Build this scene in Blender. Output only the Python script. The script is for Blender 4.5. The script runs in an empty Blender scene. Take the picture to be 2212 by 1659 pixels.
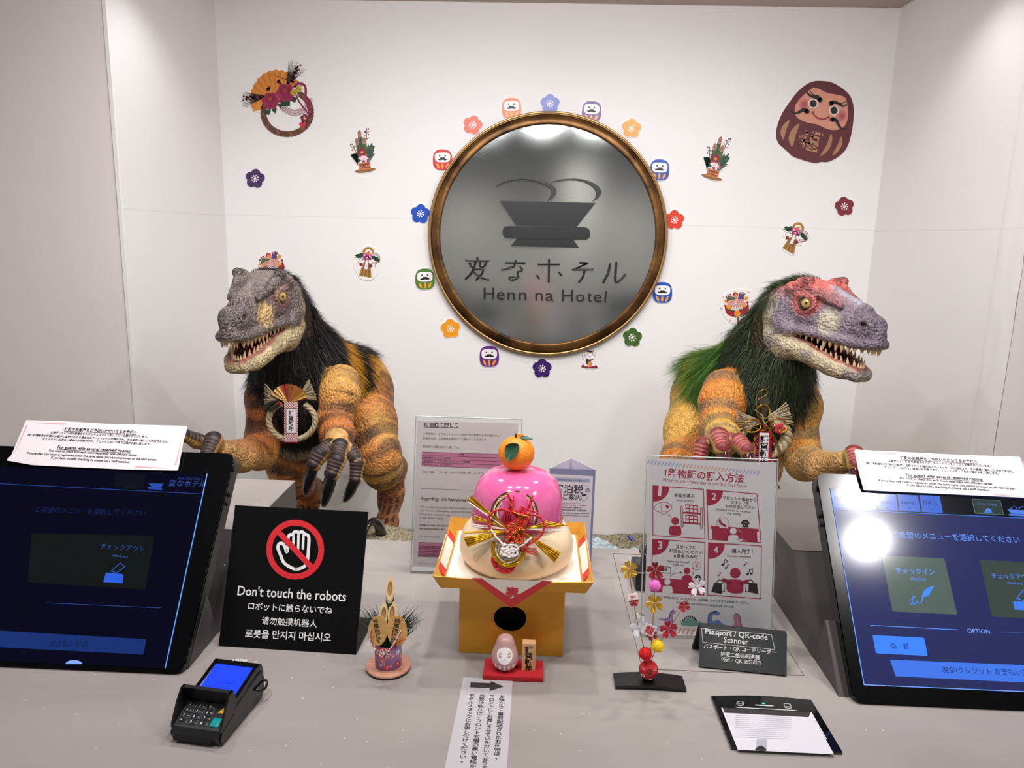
import bpy, bmesh, math, random
import numpy as np
from math import sin, cos, tan, pi, radians, sqrt, atan2, hypot, exp
from mathutils import Vector as V, Matrix, noise
from mathutils.bvhtree import BVHTree

S = bpy.context.scene
COL = S.collection
random.seed(7)

# ------------------------------------------------------------------ camera
FPX, CXP, CYP = 1598.0, 1106.0, 829.5
_th, _ps, _ro = radians(11.25), radians(1.8), radians(1.39)
CAMP = V((0, 0, 1.6))
FW = V((-sin(_ps) * cos(_th), cos(_ps) * cos(_th), -sin(_th)))
_r0 = V((cos(_ps), sin(_ps), 0))
_u0 = _r0.cross(FW)
CR = _r0 * cos(_ro) + _u0 * sin(_ro)
CU = _u0 * cos(_ro) - _r0 * sin(_ro)
cd = bpy.data.cameras.new('camera')
cam = bpy.data.objects.new('camera', cd)
COL.objects.link(cam)
cd.sensor_width = 36
cd.lens = 36 * FPX / 2212
cd.clip_start = .02
m3 = Matrix((CR, CU, -FW)).transposed()
cam.matrix_world = Matrix.Translation(CAMP) @ m3.to_4x4()
S.camera = cam

# ------------------------------------------------------------------ world, lights, exposure
S.view_settings.view_transform = 'Standard'
S.view_settings.look = 'None'
S.view_settings.exposure = 0.3
S.view_settings.gamma = 1.0
S.view_settings.use_curve_mapping = False
S.cycles.max_bounces = 7
S.cycles.diffuse_bounces = 4
S.cycles.glossy_bounces = 3
S.cycles.transparent_max_bounces = 12
S.cycles.caustics_reflective = False
S.cycles.caustics_refractive = False
S.cycles.sample_clamp_indirect = 4
try:
    S.cycles.use_denoising = True
except Exception:
    pass
W = bpy.data.worlds.new('world')
S.world = W
W.use_nodes = True
W.node_tree.nodes['Background'].inputs[0].default_value = (1.0, .965, .96, 1)
W.node_tree.nodes['Background'].inputs[1].default_value = .55


def spot(name, loc, aim, power, angle, blend=.6, size=.03, color=(1, .95, .9)):
    l = bpy.data.lights.new(name, 'SPOT')
    l.energy, l.spot_size, l.spot_blend, l.shadow_soft_size, l.color = power, radians(angle), blend, size, color
    o = bpy.data.objects.new(name, l)
    COL.objects.link(o)
    o.location = loc
    o.rotation_euler = (V(aim) - V(loc)).to_track_quat('-Z', 'Y').to_euler()
    return o


def disc_light(name, loc, aim, power, size, color=(1, .95, .9), spread=180):
    l = bpy.data.lights.new(name, 'AREA')
    l.shape = 'DISK'
    l.energy, l.size, l.color = power, size, color
    l.spread = radians(spread)
    o = bpy.data.objects.new(name, l)
    COL.objects.link(o)
    o.location = loc
    o.rotation_euler = (V(aim) - V(loc)).to_track_quat('-Z', 'Y').to_euler()
    return o


COOL = (.95, .975, 1.0)
WARM = (1, .965, .95)
# two spots washing the back wall, one near each end wall, downlights over the counter, added fill lights aimed forward
spot('wall_washer_spot', (-.33, 2.12, 2.44), (-.33, 3.0, .95), 7.4, 118, .95, .03, COOL)
spot('wall_washer_spot', (.49, 2.12, 2.44), (.49, 3.0, .95), 7.4, 118, .95, .03, COOL)
spot('corner_spot', (-1.0, 2.30, 2.46), (-1.18, 2.45, .9), 9, 110, .8, .035, COOL)
spot('corner_spot', (1.08, 2.26, 2.46), (1.22, 2.45, .9), 8, 110, .8, .035, WARM)
for x, y, p, s_ in ((-.62, 1.55, 5, .07), (.62, 1.50, 5, .07), (0, 1.45, 5, .07), (-.5, .35, 4, .09), (1.10, .43, 3, .075), (1.16, .225, 3, .075)):
    disc_light('ceiling_downlight', (x, y, 2.44), (x * .75, y + .6, 1), p, s_, WARM, 150)
for x in (-.36, 0, .36):
    disc_light('front_fill_light', (x, .78, 2.44), (x * 2.2, 2.2, 1.0), 4.6, .16, WARM, 160)  # unseen fill lights, added to brighten sheets and faces from the front

# ------------------------------------------------------------------ rays from the photograph onto planes that exist in the room


def ray(x, y):
    return (FW * FPX + CR * (x - CXP) - CU * (y - CYP)).normalized()


def onp(x, y, P0, n):
    d = ray(x, y)
    return CAMP + d * ((V(P0) - CAMP).dot(n) / d.dot(n))


def at(x, y, X=None, Y=None, Z=None):
    d = ray(x, y)
    if X is not None:
        t = (X - CAMP.x) / d.x
    elif Y is not None:
        t = (Y - CAMP.y) / d.y
    else:
        t = (Z - CAMP.z) / d.z
    return CAMP + d * t


def depth(p):
    return (V(p) - CAMP).dot(FW)


def proj(p):
    q = V(p) - CAMP
    z = q.dot(FW)
    return CXP + FPX * q.dot(CR) / z, CYP - FPX * q.dot(CU) / z


# ------------------------------------------------------------------ materials
MATS = {}


def lin(c):
    c = c / 255.0
    return c / 12.92 if c <= .04045 else ((c + .055) / 1.055) ** 2.4


def rgb(h):
    if isinstance(h, str):
        h = h.lstrip('#')
        return tuple(lin(int(h[i:i + 2], 16)) for i in (0, 2, 4)) + (1,)
    return tuple(lin(c) for c in h) + (1,)


def mat(name, color, rough=.5, metal=0, emit=0, coat=0, spec=None, trans=0, alpha=1, ior=None, sss=0, bump=None, var=None):
    """A procedural material: one Principled node, with optional noise in colour (var=(scale, other colour)) and bump (scale, strength)."""
    key = name
    if key in MATS:
        return MATS[key]
    m = bpy.data.materials.new(name)
    m.use_nodes = True
    nt = m.node_tree
    b = nt.nodes['Principled BSDF']
    I = b.inputs
    c = rgb(color)
    I['Base Color'].default_value = c
    I['Roughness'].default_value = rough
    I['Metallic'].default_value = metal
    if coat:
        I['Coat Weight'].default_value = coat
        I['Coat Roughness'].default_value = .05
    if spec is not None:
        I['Specular IOR Level'].default_value = spec
    if trans:
        I['Transmission Weight'].default_value = trans
    if ior:
        I['IOR'].default_value = ior
    if sss:
        I['Subsurface Weight'].default_value = sss
        I['Subsurface Radius'].default_value = (.02, .012, .008)
    I['Alpha'].default_value = alpha
    if emit:
        I['Emission Color'].default_value = c
        I['Emission Strength'].default_value = emit
    if bump or var:
        tc = nt.nodes.new('ShaderNodeTexCoord')
    if var:
        n = nt.nodes.new('ShaderNodeTexNoise')
        n.inputs['Scale'].default_value = var[0]
        n.inputs['Detail'].default_value = 4
        nt.links.new(tc.outputs['Object'], n.inputs['Vector'])
        if len(var) > 2:
            mp = nt.nodes.new('ShaderNodeMapping')
            mp.inputs['Scale'].default_value = var[2]
            nt.links.new(tc.outputs['Object'], mp.inputs[0])
            nt.links.new(mp.outputs[0], n.inputs['Vector'])
        r = nt.nodes.new('ShaderNodeValToRGB')
        r.color_ramp.elements[0].position = .35
        r.color_ramp.elements[1].position = .68
        r.color_ramp.elements[0].color = c
        r.color_ramp.elements[1].color = rgb(var[1])
        nt.links.new(n.outputs[0], r.inputs[0])
        nt.links.new(r.outputs[0], I['Base Color'])
    if bump:
        n = nt.nodes.new('ShaderNodeTexNoise')
        n.inputs['Scale'].default_value = bump[0]
        n.inputs['Detail'].default_value = 3
        nt.links.new(tc.outputs['Object'], n.inputs['Vector'])
        bp = nt.nodes.new('ShaderNodeBump')
        bp.inputs['Strength'].default_value = bump[1]
        bp.inputs['Distance'].default_value = .002
        nt.links.new(n.outputs[0], bp.inputs['Height'])
        nt.links.new(bp.outputs[0], I['Normal'])
    MATS[key] = m
    return m


def ink(color, rough=.45):
    """Printed ink of a colour."""
    n = 'print_' + (color.lstrip('#') if isinstance(color, str) else '%02x%02x%02x' % tuple(color))
    return mat(n, color, rough)


def glow(color, s=1.0):
    """A lit element of a display."""
    n = 'lit_' + color.lstrip('#')
    if n in MATS:
        return MATS[n]
    m = mat(n, '#040406', .12)
    I = m.node_tree.nodes['Principled BSDF'].inputs
    I['Emission Color'].default_value = rgb(color)
    I['Emission Strength'].default_value = s
    return m


# ------------------------------------------------------------------ things, parts, structure
def tag(o, label=None, cat=None, group=None, kind=None):
    if label: o['label'] = label
    if cat: o['category'] = cat
    if group: o['group'] = group
    if kind: o['kind'] = kind
    return o


def thing(name, label, cat, loc, group=None):
    o = bpy.data.objects.new(name, None)
    COL.objects.link(o)
    o.location = loc
    o.empty_display_size = .02
    return tag(o, label, cat, group)


def wloc(o):
    p = V((0, 0, 0))
    while o is not None:
        p = p + V(o.location)
        o = o.parent
    return p


class MB:
    """Collects shapes in world coordinates; build() links them as ONE mesh object."""

    def __init__(s):
        s.v, s.f, s.mi, s.sm, s.mats = [], [], [], [], []

    def add(s, vs, fs, m, smooth=False):
        if m not in s.mats:
            s.mats.append(m)
        k = s.mats.index(m)
        n = len(s.v)
        s.v.extend(V(p) for p in vs)
        for f in fs:
            s.f.append([n + i for i in f])
            s.mi.append(k)
            s.sm.append(smooth)
        return s

    def bm(s, b, m, M=None, smooth=False):
        b.verts.index_update()
        vs = [(M @ v.co) if M else v.co.copy() for v in b.verts]
        fs = [[v.index for v in f.verts] for f in b.faces]
        b.free()
        return s.add(vs, fs, m, smooth)

    def box(s, c, d, m, M=None, bevel=0, seg=2, smooth=None):
        b = bmesh.new()
        bmesh.ops.create_cube(b, size=1)
        bmesh.ops.scale(b, vec=d, verts=b.verts)
        if bevel:
            bmesh.ops.bevel(b, geom=b.edges[:], offset=bevel, segments=seg, affect='EDGES', profile=.5)
        T = (M or Matrix()) @ Matrix.Translation(c) if M else Matrix.Translation(c)
        return s.bm(b, m, T, bool(bevel) if smooth is None else smooth)

    def prism(s, pts, m, d, smooth=False):
        """polygon of 3D points extruded along vector d"""
        n = len(pts)
        d = V(d)
        p = [V(q) for q in pts]
        s.add(p, [list(range(n))], m)
        s.add([q + d for q in p], [list(range(n))[::-1]], m)
        vs = p + [q + d for q in p]
        s.add(vs, [[i, (i + 1) % n, n + (i + 1) % n, n + i] for i in range(n)], m, smooth)
        return s

    def tube(s, pts, r, m, n=8, closed=False, caps=True, flat=1.0, up=None):
        pts = [V(p) for p in pts]
        k = len(pts)
        rs = r if hasattr(r, '__len__') else [r] * k
        T = []
        for i in range(k):
            a = pts[(i - 1) % k] if (closed or i > 0) else pts[i]
            b = pts[(i + 1) % k] if (closed or i < k - 1) else pts[i]
            T.append((b - a).normalized())
        u = V(up) if up is not None else (V((0, 0, 1)) if abs(T[0].z) < .9 else V((1, 0, 0)))
        u = (u - T[0] * u.dot(T[0])).normalized()
        vs = []
        for i in range(k):
            u = (u - T[i] * u.dot(T[i])).normalized()
            w = T[i].cross(u)
            for j in range(n):
                a = 2 * pi * j / n
                vs.append(pts[i] + (u * cos(a) * flat + w * sin(a)) * rs[i])
        fs = []
        for i in range(k if closed else k - 1):
            a, b = i * n, ((i + 1) % k) * n
            for j in range(n):
                fs.append([a + j, a + (j + 1) % n, b + (j + 1) % n, b + j])
        s.add(vs, fs, m, True)
        if caps and not closed:
            s.add(vs[:n], [list(range(n))[::-1]], m)
            s.add(vs[-n:], [list(range(n))], m)
        return s

    def lathe(s, prof, c, m, n=32, ax=None, sx=1, sy=1, smooth=True, caps=True):
        """prof: list of (r, h) revolved about +Z at c (or about the axes given by the 3x3 ax)"""
        c = V(c)
        A = ax or Matrix.Identity(3)
        vs = []
        for r, h in prof:
            for j in range(n):
                a = 2 * pi * j / n
                vs.append(c + A @ V((r * cos(a) * sx, r * sin(a) * sy, h)))
        fs = []
        for i in range(len(prof) - 1):
            for j in range(n):
                fs.append([i * n + j, i * n + (j + 1) % n, (i + 1) * n + (j + 1) % n, (i + 1) * n + j])
        s.add(vs, fs, m, smooth)
        if caps and prof[0][0] > 1e-6:
            s.add(vs[:n], [list(range(n))[::-1]], m)
        if caps and prof[-1][0] > 1e-6:
            s.add(vs[-n:], [list(range(n))], m)
        return s

    def ball(s, c, r, m, sc=(1, 1, 1), seg=16, M3=None):
        b = bmesh.new()
        bmesh.ops.create_uvsphere(b, u_segments=seg, v_segments=max(6, seg // 2 + 2), radius=r)
        bmesh.ops.scale(b, vec=sc, verts=b.verts)
        M = Matrix.Translation(c) @ (M3.to_4x4() if M3 else Matrix())
        return s.bm(b, m, M, True)

    def build(s, name, parent=None, loc=None):
        L = wloc(parent) if parent is not None else V(loc if loc is not None else (0, 0, 0))
        me = bpy.data.meshes.new(name)
        me.from_pydata([tuple(p - L) for p in s.v], [], s.f)
        for m in s.mats:
            me.materials.append(m)
        me.polygons.foreach_set('material_index', s.mi)
        me.polygons.foreach_set('use_smooth', s.sm)
        me.update()
        o = bpy.data.objects.new(name, me)
        COL.objects.link(o)
        if parent is not None:
            o.parent = parent
        else:
            o.location = L
        return o


_glyphs = {}


def glyphs(s, bold=0):
    k = (s, bold)
    if k not in _glyphs:
        c = bpy.data.curves.new('t', 'FONT')
        c.body = s
        c.size = 1
        c.resolution_u = 2
        c.offset = bold
        o = bpy.data.objects.new('t', c)
        COL.objects.link(o)
        me = bpy.data.meshes.new_from_object(o.evaluated_get(bpy.context.evaluated_depsgraph_get()))
        vs = [(v.co.x, v.co.y) for v in me.vertices]
        fs = [list(p.vertices) for p in me.polygons]
        bpy.data.objects.remove(o)
        bpy.data.curves.remove(c)
        bpy.data.meshes.remove(me)
        _glyphs[k] = (vs, fs)
    return _glyphs[k]


class Ink(MB):
    """Flat print, stickers and reliefs on a real plane (P0, n). Corner points are read off the photograph (zoom origin rx, ry and scale k) and meet that plane."""

    def __init__(s, rx, ry, k, P0, n, step=.00018):
        super().__init__()
        s.rx, s.ry, s.k, s.P0, s.n, s.step = rx, ry, k, V(P0), V(n).normalized(), step
        s.warp = None
        s.tf = None

    def zoom(s, rx, ry, k):
        s.rx, s.ry, s.k = rx, ry, k
        return s

    def turn(s, src, dst, deg, k):
        """artwork traced around src is drawn around dst, turned by deg and scaled by k"""
        c, d = cos(radians(deg)) * k, sin(radians(deg)) * k
        s.tf = lambda x, y: (dst[0] + (x - src[0]) * c - (y - src[1]) * d, dst[1] + (x - src[0]) * d + (y - src[1]) * c)
        return s

    def p(s, x, y, l=0):
        if s.tf:
            x, y = s.tf(x, y)
        return onp(s.rx + x * s.k, s.ry + y * s.k, s.P0, s.n) + s.n * (l * s.step)

    def put(s, pts, fs, m):
        if s.warp:
            pts = [s.warp(q) for q in pts]
        # face the normal
        out = []
        for f in fs:
            a, b, c = pts[f[0]], pts[f[1]], pts[f[2]]
            nn = V((0, 0, 0))
            for i in range(len(f)):
                nn += (pts[f[i]] - s.P0).cross(pts[f[(i + 1) % len(f)]] - s.P0)
            out.append(f if nn.dot(s.n) > 0 else f[::-1])
        s.add(pts, out, m)

    def poly(s, pts, m, l=1):
        s.put([s.p(x, y, l) for x, y in pts], [list(range(len(pts)))], m)
        return s

    def smoothpoly(s, pts, m, l=1, n=5):
        return s.poly(crom(pts, n, True), m, l)

    def slab(s, pts, m, h, l=0):
        """a polygon with real thickness h above the plane"""
        P = [s.p(x, y, l) for x, y in pts]
        s.prism(P, m, s.n * h)
        return s

    def ell(s, x, y, rx, ry, m, l=1, rot=0, n=24, a0=0, a1=2 * pi):
        c, d = cos(rot), sin(rot)
        pts = []
        full = abs(a1 - a0 - 2 * pi) < 1e-6
        for i in range(n if full else n + 1):
            a = a0 + (a1 - a0) * i / n
            u, v = rx * cos(a), ry * sin(a)
            pts.append((x + u * c - v * d, y + u * d + v * c))
        return s.poly(pts, m, l)

    def ring(s, x, y, r0, r1, m, l=1, n=40, a0=0, a1=2 * pi, sy=1):
        P = []
        for i in range(n + 1):
            a = a0 + (a1 - a0) * i / n
            P.append(s.p(x + r0 * cos(a), y + r0 * sin(a) * sy, l))
            P.append(s.p(x + r1 * cos(a), y + r1 * sin(a) * sy, l))
        s.put(P, [[2 * i, 2 * i + 1, 2 * i + 3, 2 * i + 2] for i in range(n)], m)
        return s

    def stroke(s, pts, w, m, l=1, cap=True, ws=None):
        k = len(pts)
        L = []
        R = []
        for i in range(k):
            a = pts[max(0, i - 1)]
            b = pts[min(k - 1, i + 1)]
            dx, dy = b[0] - a[0], b[1] - a[1]
            d = hypot(dx, dy) or 1
            h = (ws[i] if ws else w) / 2
            L.append((pts[i][0] - dy / d * h, pts[i][1] + dx / d * h))
            R.append((pts[i][0] + dy / d * h, pts[i][1] - dx / d * h))
        P = [s.p(x, y, l) for x, y in L] + [s.p(x, y, l) for x, y in R]
        s.put(P, [[i, i + 1, k + i + 1, k + i] for i in range(k - 1)], m)
        if cap:
            for q, h in ((pts[0], (ws[0] if ws else w) / 2), (pts[-1], (ws[-1] if ws else w) / 2)):
                if h > 0: s.ell(q[0], q[1], h, h, m, l, n=10)
        return s

    def rect(s, x0, y0, x1, y1, m, l=1):
        return s.poly([(x0, y0), (x1, y0), (x1, y1), (x0, y1)], m, l)

    def frame(s, q, w, m, l=1):
        """outline of a quadrilateral q (4 points)"""
        for i in range(4):
            s.stroke([q[i], q[(i + 1) % 4]], w, m, l, cap=True)
        return s

    def text(s, t, a, b, m, l=2, bold=0, sy=1.0, z=0, em=None):
        """t set so that it runs from a to b (left and right end of its baseline)"""
        vs, fs = glyphs(t, bold)
        x0 = min(v[0] for v in vs)
        x1 = max(v[0] for v in vs)
        A, B = s.p(a[0], a[1], l), s.p(b[0], b[1], l)
        e1 = (B - A).normalized()
        e2 = s.n.cross(e1)
        k = (B - A).length / (x1 - x0)
        ky = em or k * sy
        P = [A + e1 * ((x - x0) * k) + e2 * (y * ky) for x, y in vs]
        if z:
            s.relief(P, fs, m, z)
        else:
            s.put(P, fs, m)
        return s

    def relief(s, P, fs, m, z):
        """raised letters: top faces plus side walls along every open edge"""
        n = s.n * z
        s.put([p + n for p in P], fs, m)
        cnt = {}
        for f in fs:
            for i in range(len(f)):
                e = (f[i], f[(i + 1) % len(f)])
                cnt[e] = cnt.get(e, 0) + 1
        fl = [e for e in cnt if (e[1], e[0]) not in cnt]
        s.add([p for p in P] + [p + n for p in P], [[a, b, len(P) + b, len(P) + a] for a, b in fl], m)

    def vtext(s, t, a, b, m, l=2, bold=0, sx=1.0):
        """a column of characters from top centre a to bottom centre b"""
        A, B = s.p(a[0], a[1], l), s.p(b[0], b[1], l)
        d = (B - A) / len(t)
        e2 = -d.normalized()
        e1 = e2.cross(s.n)
        k = d.length
        for i, ch in enumerate(t):
            if ch == ' ':
                continue
            vs, fs = glyphs(ch, bold)
            o = A + d * (i + .5)
            cx, cy = .5, .38
            if ch in '、。':
                cx, cy = .25, .25
            s.put([o + e1 * ((x - cx) * k * sx) + e2 * ((y - cy) * k) for x, y in vs], fs, m)
        return s


def crom(pts, n=6, closed=False):
    """Catmull-Rom through 2D or 3D points"""
    k = len(pts)
    out = []
    P = [np.array(p, float) for p in pts]
    for i in range(k if closed else k - 1):
        p0 = P[(i - 1) % k] if closed or i > 0 else P[i] * 2 - P[i + 1]
        p1, p2 = P[i], P[(i + 1) % k]
        p3 = P[(i + 2) % k] if closed or i < k - 2 else P[i + 1] * 2 - P[i]
        for j in range(n):
            t = j / n
            out.append(tuple(.5 * ((2 * p1) + (p2 - p0) * t + (2 * p0 - 5 * p1 + 4 * p2 - p3) * t * t + (3 * p1 - p0 - 3 * p2 + p3) * t ** 3)))
    if not closed:
        out.append(tuple(P[-1]))
    return out


def rpoly(pts, r, n=4):
    """rounded corners"""
    out = []
    k = len(pts)
    for i in range(k):
        p = np.array(pts[i], float)
        a = np.array(pts[i - 1], float) - p
        b = np.array(pts[(i + 1) % k], float) - p
        ra = min(r, np.linalg.norm(a) / 2)
        rb = min(r, np.linalg.norm(b) / 2)
        A = p + a / np.linalg.norm(a) * ra
        B = p + b / np.linalg.norm(b) * rb
        for j in range(n + 1):
            t = j / n
            out.append(tuple((1 - t) ** 2 * A + 2 * t * (1 - t) * p + t * t * B))
    return out

# ------------------------------------------------------------------ the setting


def wall_mat(name, color, color2, seam_z):
    m = mat(name, color, .75, var=(1.3, color2), bump=(260, .06))
    nt = m.node_tree
    b = nt.nodes['Principled BSDF']
    src = b.inputs['Base Color'].links[0].from_socket
    tc = nt.nodes.new('ShaderNodeTexCoord')
    sp = nt.nodes.new('ShaderNodeSeparateXYZ')
    nt.links.new(tc.outputs['Object'], sp.inputs[0])
    a = nt.nodes.new('ShaderNodeMath'); a.operation = 'SUBTRACT'; a.inputs[1].default_value = seam_z
    c = nt.nodes.new('ShaderNodeMath'); c.operation = 'ABSOLUTE'
    d = nt.nodes.new('ShaderNodeMath'); d.operation = 'LESS_THAN'; d.inputs[1].default_value = .0016
    nt.links.new(sp.outputs['Z'], a.inputs[0]); nt.links.new(a.outputs[0], c.inputs[0]); nt.links.new(c.outputs[0], d.inputs[0])
    mx = nt.nodes.new('ShaderNodeMixRGB'); mx.blend_type = 'MULTIPLY'
    mx.inputs[2].default_value = (.90, .89, .88, 1)
    nt.links.new(d.outputs[0], mx.inputs[0]); nt.links.new(src, mx.inputs[1])
    nt.links.new(mx.outputs[0], b.inputs['Base Color'])
    return m


def struct(name, mb):
    return tag(mb.build(name), kind='structure')


M_wall = wall_mat('white_wallpaper', '#f1f0f0', '#eeedee', 1.66)
M_wall2 = wall_mat('white_side_wallpaper', '#efeceb', '#ece9e8', 1.655)
M_front = mat('taupe_wallpaper', '#ece4e1', .8, var=(1.1, '#e8dedb'), bump=(220, .08))
M_ceil = mat('ceiling_paint', '#b9a9a2', .8, bump=(90, .05))
WXL, WXR = -1.262, 1.308
struct('wall_back', MB().box((0.02, 3.06, 1.25), (2.80, .12, 2.5), M_wall))
struct('wall_left', MB().box((WXL - .06, 2.627, 1.25), (.12, .746, 2.5), M_wall2))
struct('wall_right', MB().box((WXR + .06, 2.537, 1.25), (.12, .926, 2.5), M_wall2))
struct('wall_front_left', MB().box((-2.131, 2.252, 1.25), (1.738, .004, 2.5), M_front))
struct('wall_front_right', MB().box((2.154, 2.072, 1.25), (1.692, .004, 2.5), M_front))
struct('ceiling', MB().box((0, 2.53, 2.512), (6.2, 1.2, .1), M_ceil))
struct('ceiling_lobby', MB().box((0, -.76, 2.52), (6.2, 5.38, .1), mat('dark_lobby_ceiling', '#2e2826', .8)))
struct('floor', MB().box((0, -.3, -.05), (6.2, 6.9, .1), mat('lobby_floor', '#b3aba5', .35, var=(6, '#a59d97'))))
struct('wall_rear', MB().box((0, -3.3, 1.25), (6.2, .1, 2.5), mat('lobby_wall', '#bdb4ae', .7)))
# pale bead that closes the wallpaper edge on the outer corners
struct('trim_1', MB().box((WXL - .003, 2.2475, 1.25), (.011, .008, 2.5), mat('corner_bead', '#f3f0ec', .5)))
# rough plastered strip along the outer corner of the right side wall
strip = MB()
gy, gz = 10, 90
vs, fs = [], []
random.seed(3)
for i in range(gz + 1):
    for j in range(gy + 1):
        z = i / gz * 2.46
        y = 2.068 + .125 * j / gy + (random.uniform(-.003, .003) if j == gy else 0)
        b = .0035 + .0022 * noise.noise(V((y * 22, z * 9, 3))) + .0013 * noise.noise(V((y * 60, z * 30, 1)))
        vs.append((WXR - (b if 0 < j < gy else (.0004 if j == gy else b)), y, z))
for i in range(gz):
    for j in range(gy):
        a = i * (gy + 1) + j
        fs.append([a, a + gy + 1, a + gy + 2, a + 1])
strip.add(vs, fs, M_wall2, True)
struct('trim_2', strip)
# lit column standing behind the camera, mirrored in the steel plate
struct('column_rear', MB().box((.395, -1.9, 1.23), (.22, .22, 2.46), mat('white_column', '#f4f0ea', .6)))
for x_ in (-.9, .9):
    disc_light('rear_wall_fill', (x_, -2.5, 2.44), (x_, -2.9, 0), 9, .16, WARM, 130)  # unseen lamps added to brighten the rear wall mirrored in the plate
spot('column_fill_spot', (.2, -1.0, 2.42), (.40, -1.8, 1.9), 45, 60, .5, .04)  # unseen spot added to light the mirrored column

# ------------------------------------------------------------------ counter
def stone(name, c1, c2, rough=.42):
    m = mat(name, c1, rough, var=(2.6, c2, (1, 2.2, 1)))
    nt = m.node_tree
    b = nt.nodes['Principled BSDF']
    src = b.inputs['Base Color'].links[0].from_socket
    tc = nt.nodes.new('ShaderNodeTexCoord')
    vo = nt.nodes.new('ShaderNodeTexVoronoi'); vo.inputs['Scale'].default_value = 62
    nt.links.new(tc.outputs['Object'], vo.inputs['Vector'])
    lt = nt.nodes.new('ShaderNodeMath'); lt.operation = 'LESS_THAN'; lt.inputs[1].default_value = .055
    nt.links.new(vo.outputs['Distance'], lt.inputs[0])
    n2 = nt.nodes.new('ShaderNodeTexNoise'); n2.inputs['Scale'].default_value = 3.1
    nt.links.new(tc.outputs['Object'], n2.inputs['Vector'])
    gt = nt.nodes.new('ShaderNodeMath'); gt.operation = 'GREATER_THAN'; gt.inputs[1].default_value = .5
    nt.links.new(n2.outputs[0], gt.inputs[0])
    mu = nt.nodes.new('ShaderNodeMath'); mu.operation = 'MULTIPLY'
    nt.links.new(lt.outputs[0], mu.inputs[0]); nt.links.new(gt.outputs[0], mu.inputs[1])
    mx = nt.nodes.new('ShaderNodeMixRGB'); mx.inputs[2].default_value = rgb('#e4ded8')
    nt.links.new(mu.outputs[0], mx.inputs[0]); nt.links.new(src, mx.inputs[1])
    nt.links.new(mx.outputs[0], b.inputs['Base Color'])
    return m


M_top = stone('grey_stone_laminate', '#938c89', '#a29b97', .36)
M_side = stone('dark_grey_laminate', '#3e3937', '#454040', .5)
ctr = thing('reception_counter', 'long grey stone-patterned reception counter with two raised dinosaurs standing behind it', 'counter', (0, .9, 0))
MB().box((0, .9125, .978), (3.4, .935, .044), M_top, bevel=.0015, smooth=False).build('countertop', ctr)
MB().box((0, .92, .478), (3.3, .86, .956), M_side).build('counter_base', ctr)
seam = Ink(1300, 1180, 440 / 2212, (0, 0, 1), (0, 0, 1), .0003)
for a, b in (((120, 80), (420, 1262)), ((120, 80), (440, 95)), ((605, 1340), (2195, 1405)), ((1840, 828), (2195, 1405))):
    seam.stroke([a, b], 4.2, mat('dark_seam_gap', '#2c2827', .8), 1, cap=False)  # thin dark lines of the hatch joint
seam.build('hatch_joint', ctr)


def housing(x0, x1, label, top):
    t = thing('kiosk_housing', label, 'kiosk base', ((x0 + x1) / 2, 1.2, 1.0))
    pr = [(1.383, 1.0), (1.383, 1.115), (1.132, 1.115), (1.011, 1.0)]
    b = MB().prism([(x0, y, z) for y, z in pr], M_side, (x1 - x0, 0, 0))
    b.build('box', t)
    MB().box(((x0 + x1) / 2, 1.2575, 1.1158), (x1 - x0, .251, .0016), top).build('top_panel', t)
    MB().prism([(x0 + .001, y, z) for y, z in ((1.011, 1.0), (.915, 1.0), (.985, 1.075))], M_side, (x1 - x0 - .002, 0, 0)).build('support_wedge', t)
    return t


housing(.423, 1.10, 'low dark grey box behind the lit touch screen with blue buttons', stone('mid_grey_laminate', '#5f5957', '#68625f', .45))
housing(-1.15, -.468, 'low dark grey box with a paler top behind the nearly black touch screen', M_top)

# ------------------------------------------------------------------ check-in touch screens
TU = V((0, .205, .247)).normalized()       # up along the tilted front
TN = V((0, -TU.z, TU.y))                     # towards the guest
M_bez = mat('black_bezel_plastic', '#08080a', .18, spec=.4)
M_case = mat('black_case_plastic', '#141315', .45)


def monitor(x0, x1, label):
    base = V(((x0 + x1) / 2, .903, 1.0))
    t = thing('touch_screen_kiosk', label, 'touch screen', base)
    H, D = .326, .026
    B = V((x0, .900, 1.0025))
    out = rpoly([(0, 0), (x1 - x0, 0), (x1 - x0, H), (0, H)], .013, 5)
    mb = MB()
    P = [B + V((a, 0, 0)) + TU * b for a, b in out]
    mb.prism(P, M_case, -TN * D)
    mb.prism([p + TN * .0008 for p in P], M_bez, -TN * .004)
    mb.build('casing', t)
    s = -1 if x0 > 0 else 1
    xe = x0 if x0 > 0 else x1
    for h in (.262, .248):
        MB().box(V((xe + s * .0015, B.y, B.z)) + TU * h - TN * .012, (.004, .006, .006), M_case, bevel=.001).build('side_button', t)
    MB().box(V((xe + s * .001, B.y, B.z)) + TU * .305 - TN * .006, (.004, .008, .012), M_case, bevel=.001).build('latch', t)
    return t, B + TN * .0012


kr, PR = monitor(.438, 1.02, 'lit touch screen on the right with a blue check-in menu')
kl, PL = monitor(-1.07, -.470, 'dark touch screen on the left, beside the black warning sign')

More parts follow.
